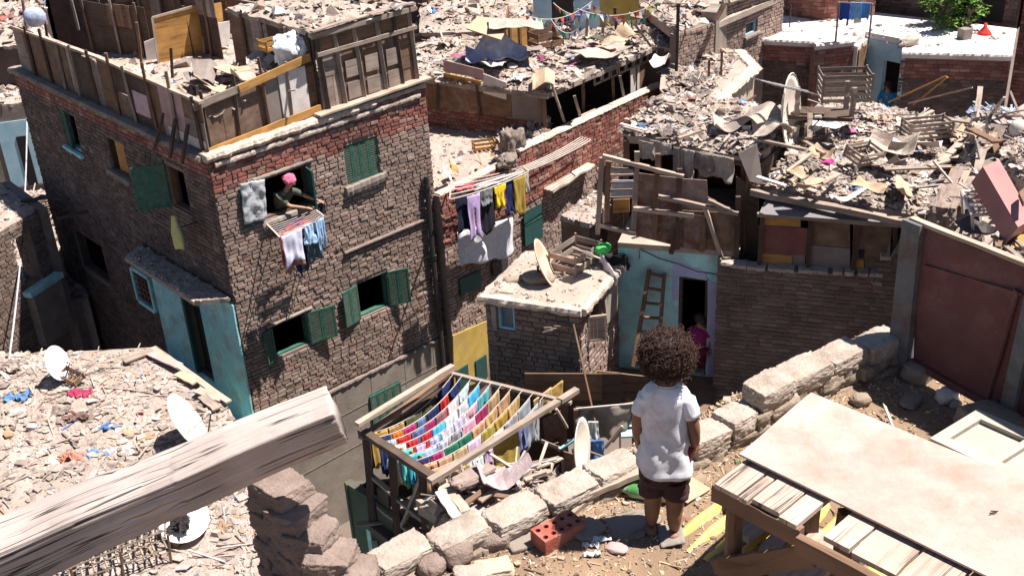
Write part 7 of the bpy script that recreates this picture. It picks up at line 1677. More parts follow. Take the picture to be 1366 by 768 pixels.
# ---------------------------------------------------------------- the terrace the child stands on
TA, TB = V((-.98, 3.02, 0)), V((2.02, 4.98, 0))
TC, TD = V((6.5, -1.0, 0)), V((-.75, -1.0, 0))
wl = (TB - TA).normalized(); wn = V((-wl.y, wl.x, 0)); TA2, TB2 = TA + wn * .24, TB + wn * .24
Qt = quad4([TA2, TB2, TC, TD])
def gz(x, y): return .035 * noise.noise(V((x * 2.2, y * 2.2, 3))) + .012 * noise.noise(V((x * 9, y * 9, 5))) + .005 * noise.noise(V((x * 30, y * 30, 5)))
def gfn(s, t):
    p = Qt(s, t * t); p.z = gz(p.x, p.y); return p
mb = MB(); mb.grid(gfn, 150, 110); tag(mb.build('terrace_ground', M['dirt'], None, True), kind='structure')
mb = MB(); mb.prism([p + V((0, 0, -.09)) for p in (TA2, TB2, TC, TD)], V((0, 0, -12.4))); tag(mb.build('hillside', M['mudstone']), kind='structure')
rr = random.Random(8)
def gp(x, y, h=0): 
    p = G(x, y, 0); p.z = gz(p.x, p.y) + h; return p
mb = MB()
def scat(n, smin, smax, kinds, s0=0, s1=1, t1=.62):
    for _ in range(n):
        s = rr.uniform(s0, s1); t = rr.random() ** 1.3 * t1; p = Qt(s, t * t)
        p.z = gz(p.x, p.y); q = lambda a, b, p=p: p.copy()
        chips_into(mb, q, 1, smin, smax, rr, kinds=kinds, tilt=.35)
scat(16000, .006, .02, (3, 2, 4, 0)); scat(2200, .015, .04, (3, 3, 3, .3)); scat(160, .04, .08, (4, 2, 1, .6))
tag(mb.build('ground_litter', M['chips']), 'straw, wood chips and small litter trodden into the terrace dirt', 'litter', kind='stuff')

# stone parapet
SW = thing('stone_parapet', 'low parapet of eroded pale limestone blocks beside the child', 'wall', (TA + TB) / 2)
wl = (TB - TA).normalized(); wn = V((-wl.y, wl.x, 0)); wang = math.atan2(wl.y, wl.x)
def along(x, y, z): p = G(x, y, z); return (p - TA).dot(wl)
blocks = [(452, 757, .05, .24, .08), (531, 727, .085, .27, .085), (611, 700, .10, .26, .085), (685, 672, .10, .26, .085), (757, 640, .10, .27, .085), (818, 610, .105, .25, .085), (882, 590, .105, .27, .085), (942, 566, .13, .20, .10), (984, 542, .15, .26, .09), (1018, 506, .24, .26, .11), (1073, 480, .21, .26, .095), (1122, 460, .195, .26, .095), (1172, 444, .185, .26, .095)]
mb = MB(); rr = random.Random(2)
pts_ = [G(x, y + 6, zt_) for x, y, zt_, ln, ht in blocks]; us = [(p - TA).dot(wl) for p in pts_]
for k, (x, y, zt_, ln, ht) in enumerate(blocks):
    u = us[k]; lo_ = (u + us[k - 1]) / 2 if k else u - ln / 2; hi = (u + us[k + 1]) / 2 if k < len(blocks) - 1 else u + ln / 2
    off = (pts_[k] - TA).dot(wn); off = max(-.02, off)
    c = TA + wl * ((lo_ + hi) / 2) + wn * off; L = (hi - lo_)
    m2 = MB(); Rm_ = Matrix.Rotation(wang + rr.uniform(-.04, .04), 3, 'Z') @ Matrix.Rotation(rr.uniform(-.05, .05), 3, 'X') @ Matrix.Rotation(rr.uniform(-.05, .03), 3, 'Y')
    m2.rock(V((c.x, c.y, zt_ - ht / 2)), (L * .985, .155 * rr.uniform(.96, 1.04), ht * 1.1), Rm_, seed=k + 3, n=30, rough=.045, sq=.66, fine=.055)
    o = m2.build('coping_block', M['stone'], SW, True)
    z = zt_ - ht; row = 0
    while z > -.03:
        h = rr.uniform(.06, .085); x0 = lo_ - rr.uniform(0, .1)
        while x0 < hi:
            l2 = rr.uniform(.09, .24); cc = TA + wl * (x0 + l2 / 2) + wn * (off + rr.uniform(-.015, .012))
            mb.rock(V((cc.x, cc.y, z - h / 2 + .008)), (l2 * 1.0, .16, h * 1.05), Matrix.Rotation(wang + rr.uniform(-.08, .08), 3, 'Z') @ Matrix.Rotation(rr.uniform(-.1, .1), 3, 'Y'), seed=k * 9 + row + int(x0 * 30), n=10, rough=.09, sq=.7, fine=.06); x0 += l2
        z -= h; row += 1
mb.build('lower_courses', M['stone_low'], SW, True)
c = TA.lerp(TB, .5) + wn * .12; m2 = MB(); m2.box(c + V((0, 0, -.385)), ((TB - TA).length, .1, .8), wang); m2.build('core', M['stone_low'], SW)
# ruined wall under the log
RU = thing('ruined_wall', 'ruined stub of rough stone wall carrying the end of the log', 'wall', G(400, 700, 0))
wa, wb_ = G(338, 642, .38), G(470, 768, .2); wa.z = wb_.z = 0
d = (wb_ - wa).normalized(); nn = V((-d.y, d.x, 0)); L = (wb_ - wa).length; ang = math.atan2(d.y, d.x); mb = MB(); rr = random.Random(5)
z = -2.6; row = 0
while z < .5:
    h = rr.uniform(.05, .09); u = -.02 + rr.uniform(0, .03)
    while u < L + .05:
        l2 = rr.uniform(.08, .2); top = .34 - (u + l2 / 2) / L * .24 if u > .0 else .4
        if z + h * .7 < top:
            for side in (-1, 1):
                cc = wa + d * (u + l2 / 2) + nn * (side * .04 + .05 + rr.uniform(-.015, .015)); mb.rock(V((cc.x, cc.y, z + h / 2)), (l2 * 1.05, .11, h * 1.12), Matrix.Rotation(ang + rr.uniform(-.15, .15), 3, 'Z') @ Matrix.Rotation(rr.uniform(-.1, .1), 3, 'X'), seed=row * 17 + int(u * 50) + side, n=8, rough=.10, sq=.74, fine=.08)
        u += l2
    z += h; row += 1
mb.build('masonry', M['mudstone'], RU, True)
for k, (x, y, z, sx, sy, sz) in enumerate(((372, 640, .45, .26, .22, .11), (392, 672, .38, .22, .24, .11), (415, 704, .31, .22, .22, .12), (440, 735, .25, .24, .22, .12), (472, 758, .2, .22, .2, .12))):
    mb = MB(); mb.rock(G(x, y, z) - V((0, 0, .05)), (sx * .82, sy * .8, sz), Matrix.Rotation(ang + k * .2, 3, 'Z'), seed=k + 60, n=24, rough=.06, sq=.72, fine=.05); mb.build('top_stone', M['mudstone'], RU, True)

# the log
M['log'] = wood('weathered_log', (.42, .36, .315), dark=(.2, .165, .14), along=.8, across=46, bump=.9, dist=.008, rnd=0, cracks=.88, lo=.16)
LA, LB = None, None
r_end = Y(450, 552, 3.42); l_end = Y(-260, 850, 2.98)
dl = (r_end - l_end); Ll = dl.length; dn = dl.normalized(); upv = V((0, 0, 1)); sd = dn.cross(upv).normalized(); upv = sd.cross(dn).normalized()
mb = MB(); nL = 220; vs = []; fs = []; uv = []
_pr = []
for q in range(4):                     # square outline with a tight worn arris
    for m_ in range(13): _pr.append((q, (m_ / 12) * 2 - 1))
    for m_ in (1, 2): _pr.append((q, 1 + m_ * .02))
nC = len(_pr)
def sect(j, t):
    w = .081 + .026 * (1 - t); q, f = _pr[j]; b_ = .10
    if f <= 1: x, y = 1.0, f * (1 - b_)
    else:
        a = (f - 1) / .06 * PI / 2; x, y = 1 - b_ + b_ * math.cos(a), 1 - b_ + b_ * math.sin(a)
    ca, sa = (1, 0, -1, 0)[q], (0, 1, 0, -1)[q]; x, y = x * ca - y * sa, x * sa + y * ca
    g = 0
    for fr, am in ((3, .004), (8, .003), (20, .0022)): g += am * noise.noise(V((x * fr, y * fr, t * 2.5 * (1 + fr * .06))))
    for k in range(3):
        ck = noise.noise(V((x * (2.2 + k), y * (2.2 + k), t * 1.6 + k * 9))); ck = max(0, .05 - abs(ck)) / .05; g -= .008 * ck * (1 if noise.noise(V((k * 5, 2, t * 3))) > -.1 else 0)
    k = 1 + g / w; x, y = x * w * k, y * w * k
    return x * .985 + y * .17, y * .985 - x * .17
for i in range(nL + 1):
    t = i / nL; c = l_end + dl * t + upv * (.012 * noise.noise(V((t * 4, 0, 0))))
    if i == nL: c = c + dn * .0
    for j in range(nC):
        x, y = sect(j, t); f = 1 if i < nL else .985
        endj = dn * (.010 * noise.noise(V((j * .3, 4, 0)))) if i >= nL - 1 else V((0, 0, 0))
        vs.append(c + sd * x * f + upv * y * f + endj)
for i in range(nL):
    for j in range(nC):
        a = i * nC + j; b = i * nC + (j + 1) % nC; fs.append((a, b, b + nC, a + nC))
        u0 = i / nL * Ll; u1 = (i + 1) / nL * Ll; v0 = j / nC * .8; v1 = (j + 1) / nC * .8; uv.append([(u0, v0), (u0, v1), (u1, v1), (u1, v0)])
e = nL * nC; fs.append(tuple(range(e, e + nC))); uv.append([(0, 0)] * nC); fs.append(tuple(range(nC - 1, -1, -1))); uv.append([(0, 0)] * nC)
mb.add(vs, fs, 0, uv); lg = mb.build('log', M['log'], None, True); tag(lg, 'thick squared weathered log running in from the left edge onto the ruined wall', 'log')
mb = MB()  # its far support out of view keeps it up
mb.rock(l_end + V((.15, 0, -.95)), (.5, .5, 1.72), 0, 3, n=8, sq=.8); tag(mb.build('stone_pile', M['mudstone']), 'stone pile outside the picture that carries the near end of the log', 'stone')

# things lying on the terrace
def clay_brick():
    t = thing('hollow_brick', 'red hollow brick with ten round holes lying by the parapet', 'brick', gp(743, 715))
    A_, B2, C2 = G(713, 706, .1), G(757, 684, .1), G(774, 698, .1)
    ax = (B2 - A_); ax.z = 0; Lx = .205; axn = ax.normalized(); ay = V((axn.y, -axn.x, 0)); Ly = .105; H = .068
    o = G(744, 697, .1); o = V((o.x, o.y, 0)); z0 = gz(o.x, o.y) - .005
    def P(x, y, z): return o + axn * x + ay * y + V((0, 0, z0 + z))
    mb = MB(); nx, ny, K = 5, 2, 12; cx, cy = Lx / nx, Ly / ny; r = .0115
    for i in range(nx):
        for j in range(ny):
            x0, y0 = -Lx / 2 + i * cx, -Ly / 2 + j * cy; xc, yc = x0 + cx / 2, y0 + cy / 2; ring = []; outer = []
            for k in range(K):
                a = 2 * PI * (k + .5) / K; c_, s_ = math.cos(a), math.sin(a); m = max(abs(c_), abs(s_)); outer.append((xc + c_ / m * cx / 2, yc + s_ / m * cy / 2)); ring.append((xc + c_ * r, yc + s_ * r))
            vs = [P(x, y, H) for x, y in outer] + [P(x, y, H) for x, y in ring] + [P(x, y, .01) for x, y in ring]; fs = []
            corner = []
            for k in range(K):
                k2 = (k + 1) % K; fs.append((k, k2, K + k2, K + k)); fs.append((K + k, K + k2, 2 * K + k2, 2 * K + k))
                a0, a1 = outer[k], outer[k2]
                if abs(a0[0] - a1[0]) > 1e-6 and abs(a0[1] - a1[1]) > 1e-6:
                    q = (xc + math.copysign(cx / 2, (a0[0] + a1[0]) / 2 - xc), yc + math.copysign(cy / 2, (a0[1] + a1[1]) / 2 - yc)); vs.append(P(q[0], q[1], H)); fs.append((k, k2, len(vs) - 1))
            fs.append(tuple(range(2 * K, 3 * K))); mb.add(vs, fs)
    c = [(-Lx / 2, -Ly / 2), (Lx / 2, -Ly / 2), (Lx / 2, Ly / 2), (-Lx / 2, Ly / 2)]
    for i in range(4):
        a, b = c[i], c[(i + 1) % 4]; n_ = 5
        for g in range(n_):
            za, zb = H * g / n_, H * (g + 1) / n_; mb.add([P(*a, za), P(*b, za), P(*b, zb), P(*a, zb)], [(0, 1, 2, 3)])
    mb.add([P(*q, 0) for q in c], [(3, 2, 1, 0)])
    mb.build('body', mat('clay_red', (.34, .09, .06), (.42, .14, .1), scale=12, bump=.5, bscale=60, dirt=(.36, .22, .16), dirt_amt=.5, dirt_scale=9), t)
clay_brick()
def rest(label, name, cat, x, y, size, rz, m, seed=0, n=8, sq=.6, rough=.1, fine=.04, lift=.0, smooth=True):
    mb = MB(); p = gp(x, y, size[2] * .45 + lift); mb.rock(p, size, rz, seed, n=n, sq=sq, rough=rough, fine=fine); return tag(mb.build(name, M[m] if isinstance(m, str) else m, None, smooth), label, cat)
mb = MB(); mb.wob(gp(656, 716, .03), gp(872, 640, .07), .05, .026, 6, n=16, amp=.1); tag(mb.build('plank', M['wood_pale']), 'long narrow pale batten lying along the foot of the parapet', 'plank')
mb = MB(); mb.wob(gp(985, 596, .03), gp(1040, 566, .04), .03, .02, 7, n=6, amp=.1); tag(mb.build('stick', M['wood_pale']), 'short pale stick by the mouth of the long plastic bottle', 'stick')
mb = MB(); mb.wob(gp(755, 700, .02), gp(822, 640, .03), .02, .016, 7, n=6, amp=.1)
tag(mb.build('stick', M['wood_grey']), 'thin grey stick beside the pale batten', 'stick')
rest('brown roll of stone lying left of the hollow brick', 'stone', 'stone', 660, 728, (.12, .07, .065), .1, 'mudstone', 4, sq=.25)
rest('flat greenish tile lying between the roll and the hollow brick', 'tile', 'tile', 696, 724, (.13, .1, .02), .4, 'plaster', 5, sq=.9, rough=.03)
rest('rounded pinkish stone at the bottom edge left of centre', 'stone', 'stone', 608, 748, (.13, .12, .1), .6, 'mudstone', 6, sq=.3)
rest('flat beige stone at the bottom edge left of centre', 'stone', 'stone', 658, 762, (.15, .1, .05), .2, 'cream', 7, sq=.7)
rest('pale stone at the bottom edge below the first coping blocks', 'stone', 'stone', 628, 772, (.12, .1, .05), .2, 'stone', 8, sq=.6)
rest('small reddish stone at the bottom left of the terrace', 'stone', 'stone', 577, 764, (.1, .09, .07), .9, 'mudstone', 9, sq=.4)
rest('pinkish seashell-like scrap right of the plastic shreds', 'scrap', 'scrap', 823, 737, (.08, .055, .02), -.4, 'board_pink', 10, sq=.2)
rest('large flat dark cloth under the shadow behind the child', 'stone', 'stone', 838, 700, (.2, .13, .016), .3, 'plaster', 11, sq=.6, rough=.35)  # a cloth lying flat, shaped as a thin flattened rock
rest('small dark flat stone at the left end of the shadow', 'stone', 'stone', 785, 716, (.13, .1, .03), .8, 'plaster', 12, sq=.5)
rest('pale grey pebble between gate and table', 'stone', 'stone', 1262, 532, (.1, .08, .06), .3, 'board_white', 13, sq=.4)
rest('beige pebble next to the pale grey one', 'stone', 'stone', 1275, 541, (.05, .045, .035), .9, 'stone', 14, sq=.4)
rest('dull flat stone in the gate shadow', 'stone', 'stone', 1215, 535, (.14, .08, .03), .9, 'plaster', 15, sq=.5)
rest('brown stone at the edge of the gate shadow', 'stone', 'stone', 1148, 540, (.09, .07, .05), .2, 'stone_low', 16, sq=.4)
rest('dark stone at the foot of the parapet in the gate shadow', 'stone', 'stone', 1225, 505, (.16, .12, .1), .6, 'plaster', 17, sq=.4)
for k, (x, y, l) in enumerate(((788, 735, 'white twisted plastic shred, left'), (801, 728, 'grey-white plastic shred, middle'), (790, 748, 'white plastic flake lying nearest the bottom edge'))):
    mb = MB(); c0 = gp(x, y, .012); mb.grid(lambda a, b: c0 + V(((a - .5) * .07 * (1 if k != 1 else 1.3), (b - .5) * .022 * (1 + noise.noise(V((a * 4, k, 0)))), .03 * noise.noise(V((a * 5, b * 3, k))))), 10, 4); tag(mb.build('plastic_scrap', M['sack'], None, True, solid=.002), l + ' of the shreds before the child', 'scrap')
sheet('tan piece of cardboard behind the child, right', 'cardboard', 'cardboard', gp(917, 655, .015), .16, .14, .7, 'card', 3, .01, .004)
mb = MB(); mb.prism([gp(1176, 552, .05), gp(1181, 556, .05), gp(1192, 577, .02), (gp(1188, 574, .02))], V((0, 0, .012))); tag(mb.build('shard', M['board_white']), 'sharp white shard lying between table and gate shadow', 'shard')
def bottle(label, A, B, r, m):
    t = thing('bottle', label, 'bottle', A.lerp(B, .5)); d = B - A; L = d.length; dn = d.normalized(); mb = MB()
    mb.tube([A, A + dn * .004, A + dn * .02, A + dn * L * .45, A + dn * L * .68, A + dn * L * .8, A + dn * L * .86, A + dn * L * .95], [r * .7, r * .95, r, r, r * .95, r * .5, r * .32, r * .3], 20); mb.build('bottle_body', m, t, True)
    mb = MB(); mb.tube([A + dn * L * .95, B], [r * .36, r * .36], 14); mb.build('cap', M['board_white'], t, True); return t
gm = mat('bottle_green', (.08, .26, .07), (.35, .45, .3), scale=6, rough=.2, bump=0, spec=.6, dirt=(.5, .47, .4), dirt_amt=.8, dirt_scale=6)
pm = mat('bottle_clear', (.42, .40, .27), (.5, .48, .36), scale=6, rough=.25, bump=.1, spec=.6)
bottle('green bottle lying in the dirt just left of the child', gp(893, 668, .034), gp(822, 655, .034), .034, gm)
bottle('long dusty clear plastic bottle lying behind the child by the parapet', gp(925, 601, .04), gp(1012, 583, .045), .038, pm)
# yellow corrugated sheet
M['yellow_sheet'] = mat('sheet_yellow', (.68, .48, .10), (.78, .6, .2), scale=3, rough=.5, bump=.1, dirt=(.5, .37, .17), dirt_amt=.6, dirt_scale=6)
ya, yb, yd = G(893, 715, 0), G(955, 668, 0), G(1010, 800, 0)
e1 = (yb - ya); e1.z = 0; e1.normalize(); e2 = V((e1.y, -e1.x, 0))
mb = MB(); o0 = G(900, 712, 0)
def yf(a, b):
    p = o0 + e1 * (a * .62 - .05) + e2 * (b * .85); p.z = gz(p.x, p.y) * .6 + .006 + .019 * math.sin(b * .85 / .085 * 2 * PI) + .012 * noise.noise(V((a * 3, b * 4, 2))) - .014 * max(0, 1 - a * 4)
    return p
mb.grid(yf, 20, 120); tag(mb.build('corrugated_sheet', M['yellow_sheet'], None, True), 'yellow corrugated sheet half buried in dirt under the table', 'sheet')
for k, (p, q, w, m) in enumerate((((1010, 768), (1060, 700), .07, 'wood_grey'), ((1075, 790), (1135, 712), .1, 'wood_pale'), ((1040, 790), (1100, 725), .1, 'wood_pale'), ((985, 735), (1045, 690), .09, 'wood_grey'), ((1150, 770), (1120, 740), .04, 'wood_pale'), ((1000, 700), (985, 668), .08, 'plaster'))):
    mb = MB(); mb.wob(gp(*p, .05 + .01 * k), gp(*q, .05 + .01 * k), w, .03, k + 3, n=6, amp=.08); tag(mb.build('plank', M[m]), ['grey plank lying under the table brace', 'pale board under the middle of the table', 'wide pale board next to it under the table, nearer the legs', 'greyish board crossing the yellow sheet', 'small pale stick under the table planks', 'dark grey offcut behind the table leg'][k], 'plank')

# the table
zt = .60
TBt = thing('table', 'rough plank table topped with a loose pinkish-white board', 'table', V((1.2, 3.0, 0)))
e0, e1_ = G(956, 640, zt), G(1068, 698, zt); E = (e1_ - e0); E.z = 0; LE = E.length; E.normalize(); Nn = V((-E.y, E.x, 0))
if Nn.y < 0: Nn = -Nn
def TP(x, y, z=0): return e0 + E * x + Nn * y + V((0, 0, z))
def ex(x, y): p = G(x, y, zt) - e0; return p.dot(E)
cuts = [(956, 640), (990, 657), (1003, 664), (1043, 684), (1068, 699), (1098, 714), (1135, 734), (1199, 765), (1260, 800), (1330, 840), (1400, 880), (1480, 930)]
cu = [ex(*q) for q in cuts]; rr = random.Random(4)
for i in range(len(cu) - 1):
    a, b = cu[i] + .003, cu[i + 1] - .007
    mb = MB(); y0 = -.012 + rr.uniform(-.01, .01)
    if i == 4: y0 = .22
    n = 8; 
    mb.wob(TP((a + b) / 2, y0, -.01 + rr.uniform(-.004, .004)), TP((a + b) / 2 + rr.uniform(-.006, .006), .64, -.01), b - a, .02, i, n=10, amp=.03); mb.build('slat', M['slat_worn'], TBt)
mid = cu[4]
mb = MB(); mb.wob(TP(-.01, .0, -.055), TP(mid + .005, .0, -.055), .03, .07, 5, n=8, amp=.08); mb.build('front_rail', M['wood_brown'], TBt)
mb = MB(); mb.wob(TP(mid + .01, -.03, -.06), TP(cu[-1], -.03, -.06), .03, .07, 6, n=10, amp=.08); mb.build('front_rail', M['wood_brown'], TBt)
mb = MB(); mb.wob(TP(-.005, .02, -.05), TP(.02, .64, -.05), .03, .06, 7, n=8, amp=.08); mb.build('side_rail', M['wood_brown'], TBt)
mb = MB(); mb.wob(TP(.01, .60, -.06), TP(cu[-1], .60, -.06), .03, .07, 8, n=8, amp=.08); mb.build('back_rail', M['wood_brown'], TBt)
for k, (x, y) in enumerate(((.06, .035), (mid + .06, .19), (.06, .57), (cu[-2], .0), (cu[-2], .57))):
    b = TP(x, y); mb = MB(); mb.wob(V((b.x, b.y, gz(b.x, b.y) - .02)), V((b.x, b.y, zt - .025)), .055, .045, k + 9, n=7, amp=.08); mb.build('leg', M['wood_brown'], TBt)
q0 = TP(.02, -.005, -.40); q1 = TP(mid + .04, .01, -.12); mb = MB(); mb.wob(q0, q1, .022, .085, 12, n=8, amp=.06); mb.build('brace', M['wood_brown'], TBt)
# loose board
M['table_board'] = mat('board_rose_white', (.42, .335, .28), (.53, .455, .395), scale=2.4, rough=.75, bump=.25, dirt=(.27, .185, .135), dirt_amt=.85, dirt_scale=1.5, detail=9)
ba, bb = G(1082, 524, zt + .02), G(986, 606, zt + .02); bl = G(1242, 732, zt + .02); bu = G(1242, 590, zt + .02)
dl_ = (bl - bb).normalized() * 1.55; du_ = (bu - ba).normalized() * 1.5
qb_ = quad4([ba, bb, bb + dl_, ba + du_])
mb = MB()
mb.grid(lambda a, b: qb_(a, b) + V((0, 0, .004 * noise.noise(V((a * 2, b * 3, 0))) + (.008 if b < .03 and False else 0))), 14, 24)
o = mb.build('loose_board', M['table_board'], TBt, solid=.008)
mb = MB(); p = G(1325, 684, zt + .03); mb.stick(p - V((.012, 0, 0)), p + V((.012, .004, 0)), .004, .004); mb.stick(p + V((-.004, .012, .0)), p + V((.02, .008, 0)), .003, .003); mb.build('nail', M['iron'], o)
# framed panel lying behind the table
t = thing('door_panel', 'old framed cream door leaf lying on the ground behind the table at the right edge', 'door', gp(1310, 600))
M['door_cream'] = mat('paint_cream_worn', (.42, .38, .31), (.5, .46, .39), scale=5, bump=.2, dirt=(.3, .26, .2), dirt_scale=3)
f0, f1, f3 = G(1240, 592, .12), G(1304, 553, .16), G(1400, 668, .12); ux = (f1 - f0); uy = (f3 - f0); Lx_, Ly_ = ux.length, uy.length; uz_ = ux.cross(uy).normalized(); uz_ = uz_ if uz_.z > 0 else -uz_
def DP(a, b, q=0): return f0 + ux * a + uy * b + uz_ * q
mb = MB(); mb.prism([DP(.16, .08), DP(.84, .08), DP(.84, .97), DP(.16, .97)], uz_ * .012); mb.build('panel', M['door_cream'], t)
for a0, a1, b0, b1 in ((0, .18, 0, 1), (.82, 1, 0, 1), (.18, .82, 0, .1), (.18, .82, .9, 1), (.18, .82, .48, .54)):
    mb = MB(); mb.prism([DP(a0, b0), DP(a1, b0), DP(a1, b1), DP(a0, b1)], uz_ * .035); mb.build('frame_rail', M['door_cream'], t)
for a, b in ((.05, .1), (.95, .1), (.05, .9), (.95, .9)):
    p = DP(a, b)
rest('stone the old cream door leaf rests on', 'stone', 'stone', 1318, 580, (.22, .2, .13), .3, 'stone_low', 21, sq=.6)
rest('second stone propping the old cream door leaf at the frame edge', 'stone', 'stone', 1375, 640, (.3, .2, .1), .3, 'stone_low', 22, sq=.6)

# red sheet-metal gate
WGt = Wl(G(1197, 488, 0), az=149)
WGt.u = WGt.u if WGt.u.y < 0 else -WGt.u
GT = thing('metal_gate', 'faded red sheet-metal gate with a blue-grey post, standing askew on the terrace', 'gate', WGt.P(.4, 0))
zt0 = WGt.uz(1224, 296)[1]; zt1 = WGt.uz(1366, 352)[1]; u1 = WGt.uz(1366, 352)[0]; us0 = WGt.uz(1224, 296)[0]
ext = 1.7
def ztop(u): return zt0 + (zt1 - zt0) * (u - us0) / (u1 - us0)
mb = MB()
def gsh(a, b):
    u = (.10 * (1 - b) + (us0 + .02) * b) * (1 - a) + ext * a; z = (.06 - .04 * a) * (1 - b) + ztop(u) * b
    return WGt.P(u, z, .014 + .014 * noise.noise(V((u * 3.5, z * 3.5, 2))) + .004 * noise.noise(V((u * 14, z * 14, 5))))
mb.grid(gsh, 90, 50); mb.build('sheet', M['gate'], GT, True, solid=.006)
mb = MB(); mb.prism([WGt.P(-.03, -.02, .0), WGt.P(.09, -.02, .0), WGt.P(us0 + .055, ztop(us0) + .01, .0), WGt.P(us0 - .05, ztop(us0) + .01, .0)], WGt.n * .05); mb.build('post', M['gate_blue'], GT)
mb = MB(); uu = WGt.uz(1352, 480)[0]; mb.prism([WGt.P(uu, 0, .022), WGt.P(uu + .07, 0, .022), WGt.P(uu + .09, ztop(uu + .05), .022), WGt.P(uu + .03, ztop(uu), .022)], WGt.n * .03); mb.build('post', M['gate_blue'], GT)
mb = MB(); mb.wob(WGt.P(us0 - .03, ztop(us0) + .01, .01), WGt.P(ext, ztop(ext) + .01, .01), .035, .018, 8, n=14, amp=.1); mb.build('top_rail', M['wood_orange'] if False else M['wood_pale'], GT)
mb = MB(); mb.wob(WGt.P(.1, .09, .035), WGt.P(uu, .07, .035), .02, .035, 9, n=10, amp=.08); mb.build('rib', M['gate'], GT); mb = MB(); mb.wob(WGt.P(.1, ztop(.1) - .19, .026), WGt.P(uu, ztop(uu) - .13, .026), .006, .012, 10, n=10, amp=.1); mb.build('rib', M['gate'], GT)
mb = MB(); mb.wob(WGt.P(uu - .08, .1, .026), WGt.P(uu - .03, ztop(uu) - .12, .026), .012, .035, 19, n=6, amp=.08); mb.build('rib', M['gate'], GT)

# sack curtain, chair and pole beyond the parapet
YS = 13.3; zy = Y(830, 614, YS).z
pa, pb_ = Y(768, 545, YS), Y(846, 538, YS - .1)
t = thing('clothesline', 'low line behind the child carrying a brown blanket', 'clothesline', V((pa.x, pa.y, zy))); mb = MB(); mb.tube([pa, pb_], .015, 4); mb.build('line', M['rope'], t)
for e in (pa, pb_): mb = MB(); mb.wob(V((e.x, e.y, zy)), e, .06, .06, 3); mb.build('post', M['wood_brown'], t)
garment('grey-brown blanket slung over the low line just left of the child', pa + V((0, 0, .03)), pb_ + V((0, 0, .03)), .5, (.22, .185, .15), 'rect', 5, 'blanket', fold=.1, sag=.04)
garment('blue cloth hanging below the grey-brown blanket', Y(786, 588, YS - .3), Y(806, 586, YS - .3), .3, (.1, .2, .42), 'rect', 6, 'cloth')
garment('pale cloth hanging beside the blue one under the blanket', Y(784, 562, YS - .25), Y(798, 562, YS - .25), .3, (.5, .52, .5), 'rect', 7, 'cloth')
plank('long brown cane leaning before the grey-brown blanket', V((*Y(812, 604, YS - .5).xy, zy)), Y(765, 432, YS + .6), .022, .022, 'wood_brown', name='cane', cat='cane')
t = thing('chair', 'small pale blue metal chair beyond the parapet beside the child', 'chair', V((*Y(838, 600, YS).xy, zy)))
sq_ = [Y(827, 566, YS), Y(848, 565, YS), Y(850, 580, YS - .3), Y(829, 582, YS - .3)]
zc2 = sum(p.z for p in sq_) / 4; sq_ = [V((p.x, p.y, zc2)) for p in sq_]
mb = MB(); mb.prism(sq_, V((0, 0, -.03))); mb.build('seat', M['blue'], t)
for k, p in enumerate(sq_): mb = MB(); mb.tube([p + V((0, 0, .3 if k < 2 else 0)), p, V((p.x, p.y, zy))], .016, 6); mb.build('leg', M['board_white'], t)
mb = MB(); mb.tube([sq_[0] + V((0, 0, .3)), sq_[1] + V((0, 0, .3))], .016, 6); mb.build('back_rail', M['board_white'], t)
plank('whitish bent branch by the pale blue chair', Y(807, 597, YS - .3), Y(830, 568, YS - .3), .04, .04, 'wood_pale', name='branch', cat='branch')
fy = [V((.7, 12.5, zy)), V((3.2, 12.5, zy)), V((3.2, 13.9, zy)), V((.7, 13.9, zy))]
t = thing('courtyard_roof', 'shaded mud-brick roof terrace between the parapet and the turquoise house', 'roof', V((1.8, 13, -12.6)))
mb = MB(); mb.prism(fy, V((0, 0, -.15))); mb.build('floor', M['alley'], t); cf_ = (fy[0] + fy[2]) / 2; mb = MB(); mb.prism([p.lerp(cf_, .04) + V((0, 0, -.16)) for p in fy], V((0, 0, -(12.5 + zy - .16)))); mb.build('wall', M['brick_dark'], t)  # dark earth colour stands in for shade on this floor
# ---------------------------------------------------------------- the child
base = V((.578, 3.70, 0)); base.z = gz(base.x, base.y)
CH = thing('person', 'small barefoot child with curly brown hair in a white T-shirt, seen from behind', 'person', base)
X, Yv, Z = V((1, 0, 0)), V((0, 1, 0)), V((0, 0, 1))
th = math.radians(-12); X = V((math.cos(th), math.sin(th), 0)); Yv = V((-math.sin(th), math.cos(th), 0))
def c(x, y, z): return base + X * (x * .82) + Yv * y + Z * z
P = [(c(0, 0, .33), .078, .062), (c(0, .012, .42), .078, .062), (c(0, .008, .53), .082, .058), (c(0, 0, .645), .072, .046), (c(0, .005, .725), .034, .034), (c(0, .012, .79), .062, .062), (c(0, .012, .875), .088, .088), (c(0, .005, .93), .06, .06)]
Ed = [(i, i + 1) for i in range(7)]
def limb(st, pts):
    k = st
    for p in pts: P.append(p); Ed.append((k, len(P) - 1)); k = len(P) - 1
limb(3, [(c(-.082, 0, .664), .026), (c(-.118, -.005, .60), .030), (c(-.135, -.004, .535), .026), (c(-.138, .015, .47), .022), (c(-.132, .03, .432), .017)])
limb(3, [(c(.082, 0, .664), .026), (c(.122, -.012, .60), .030), (c(.140, -.018, .535), .026), (c(.146, 0, .47), .022), (c(.140, .018, .432), .017)])
limb(0, [(c(-.052, .005, .27), .056), (c(-.056, .0, .17), .038, .04), (c(-.058, -.018, .11), .032, .036), (c(-.06, -.012, .045), .022), (c(-.068, .035, .022), .02, .018), (c(-.076, .085, .014), .024, .013)])
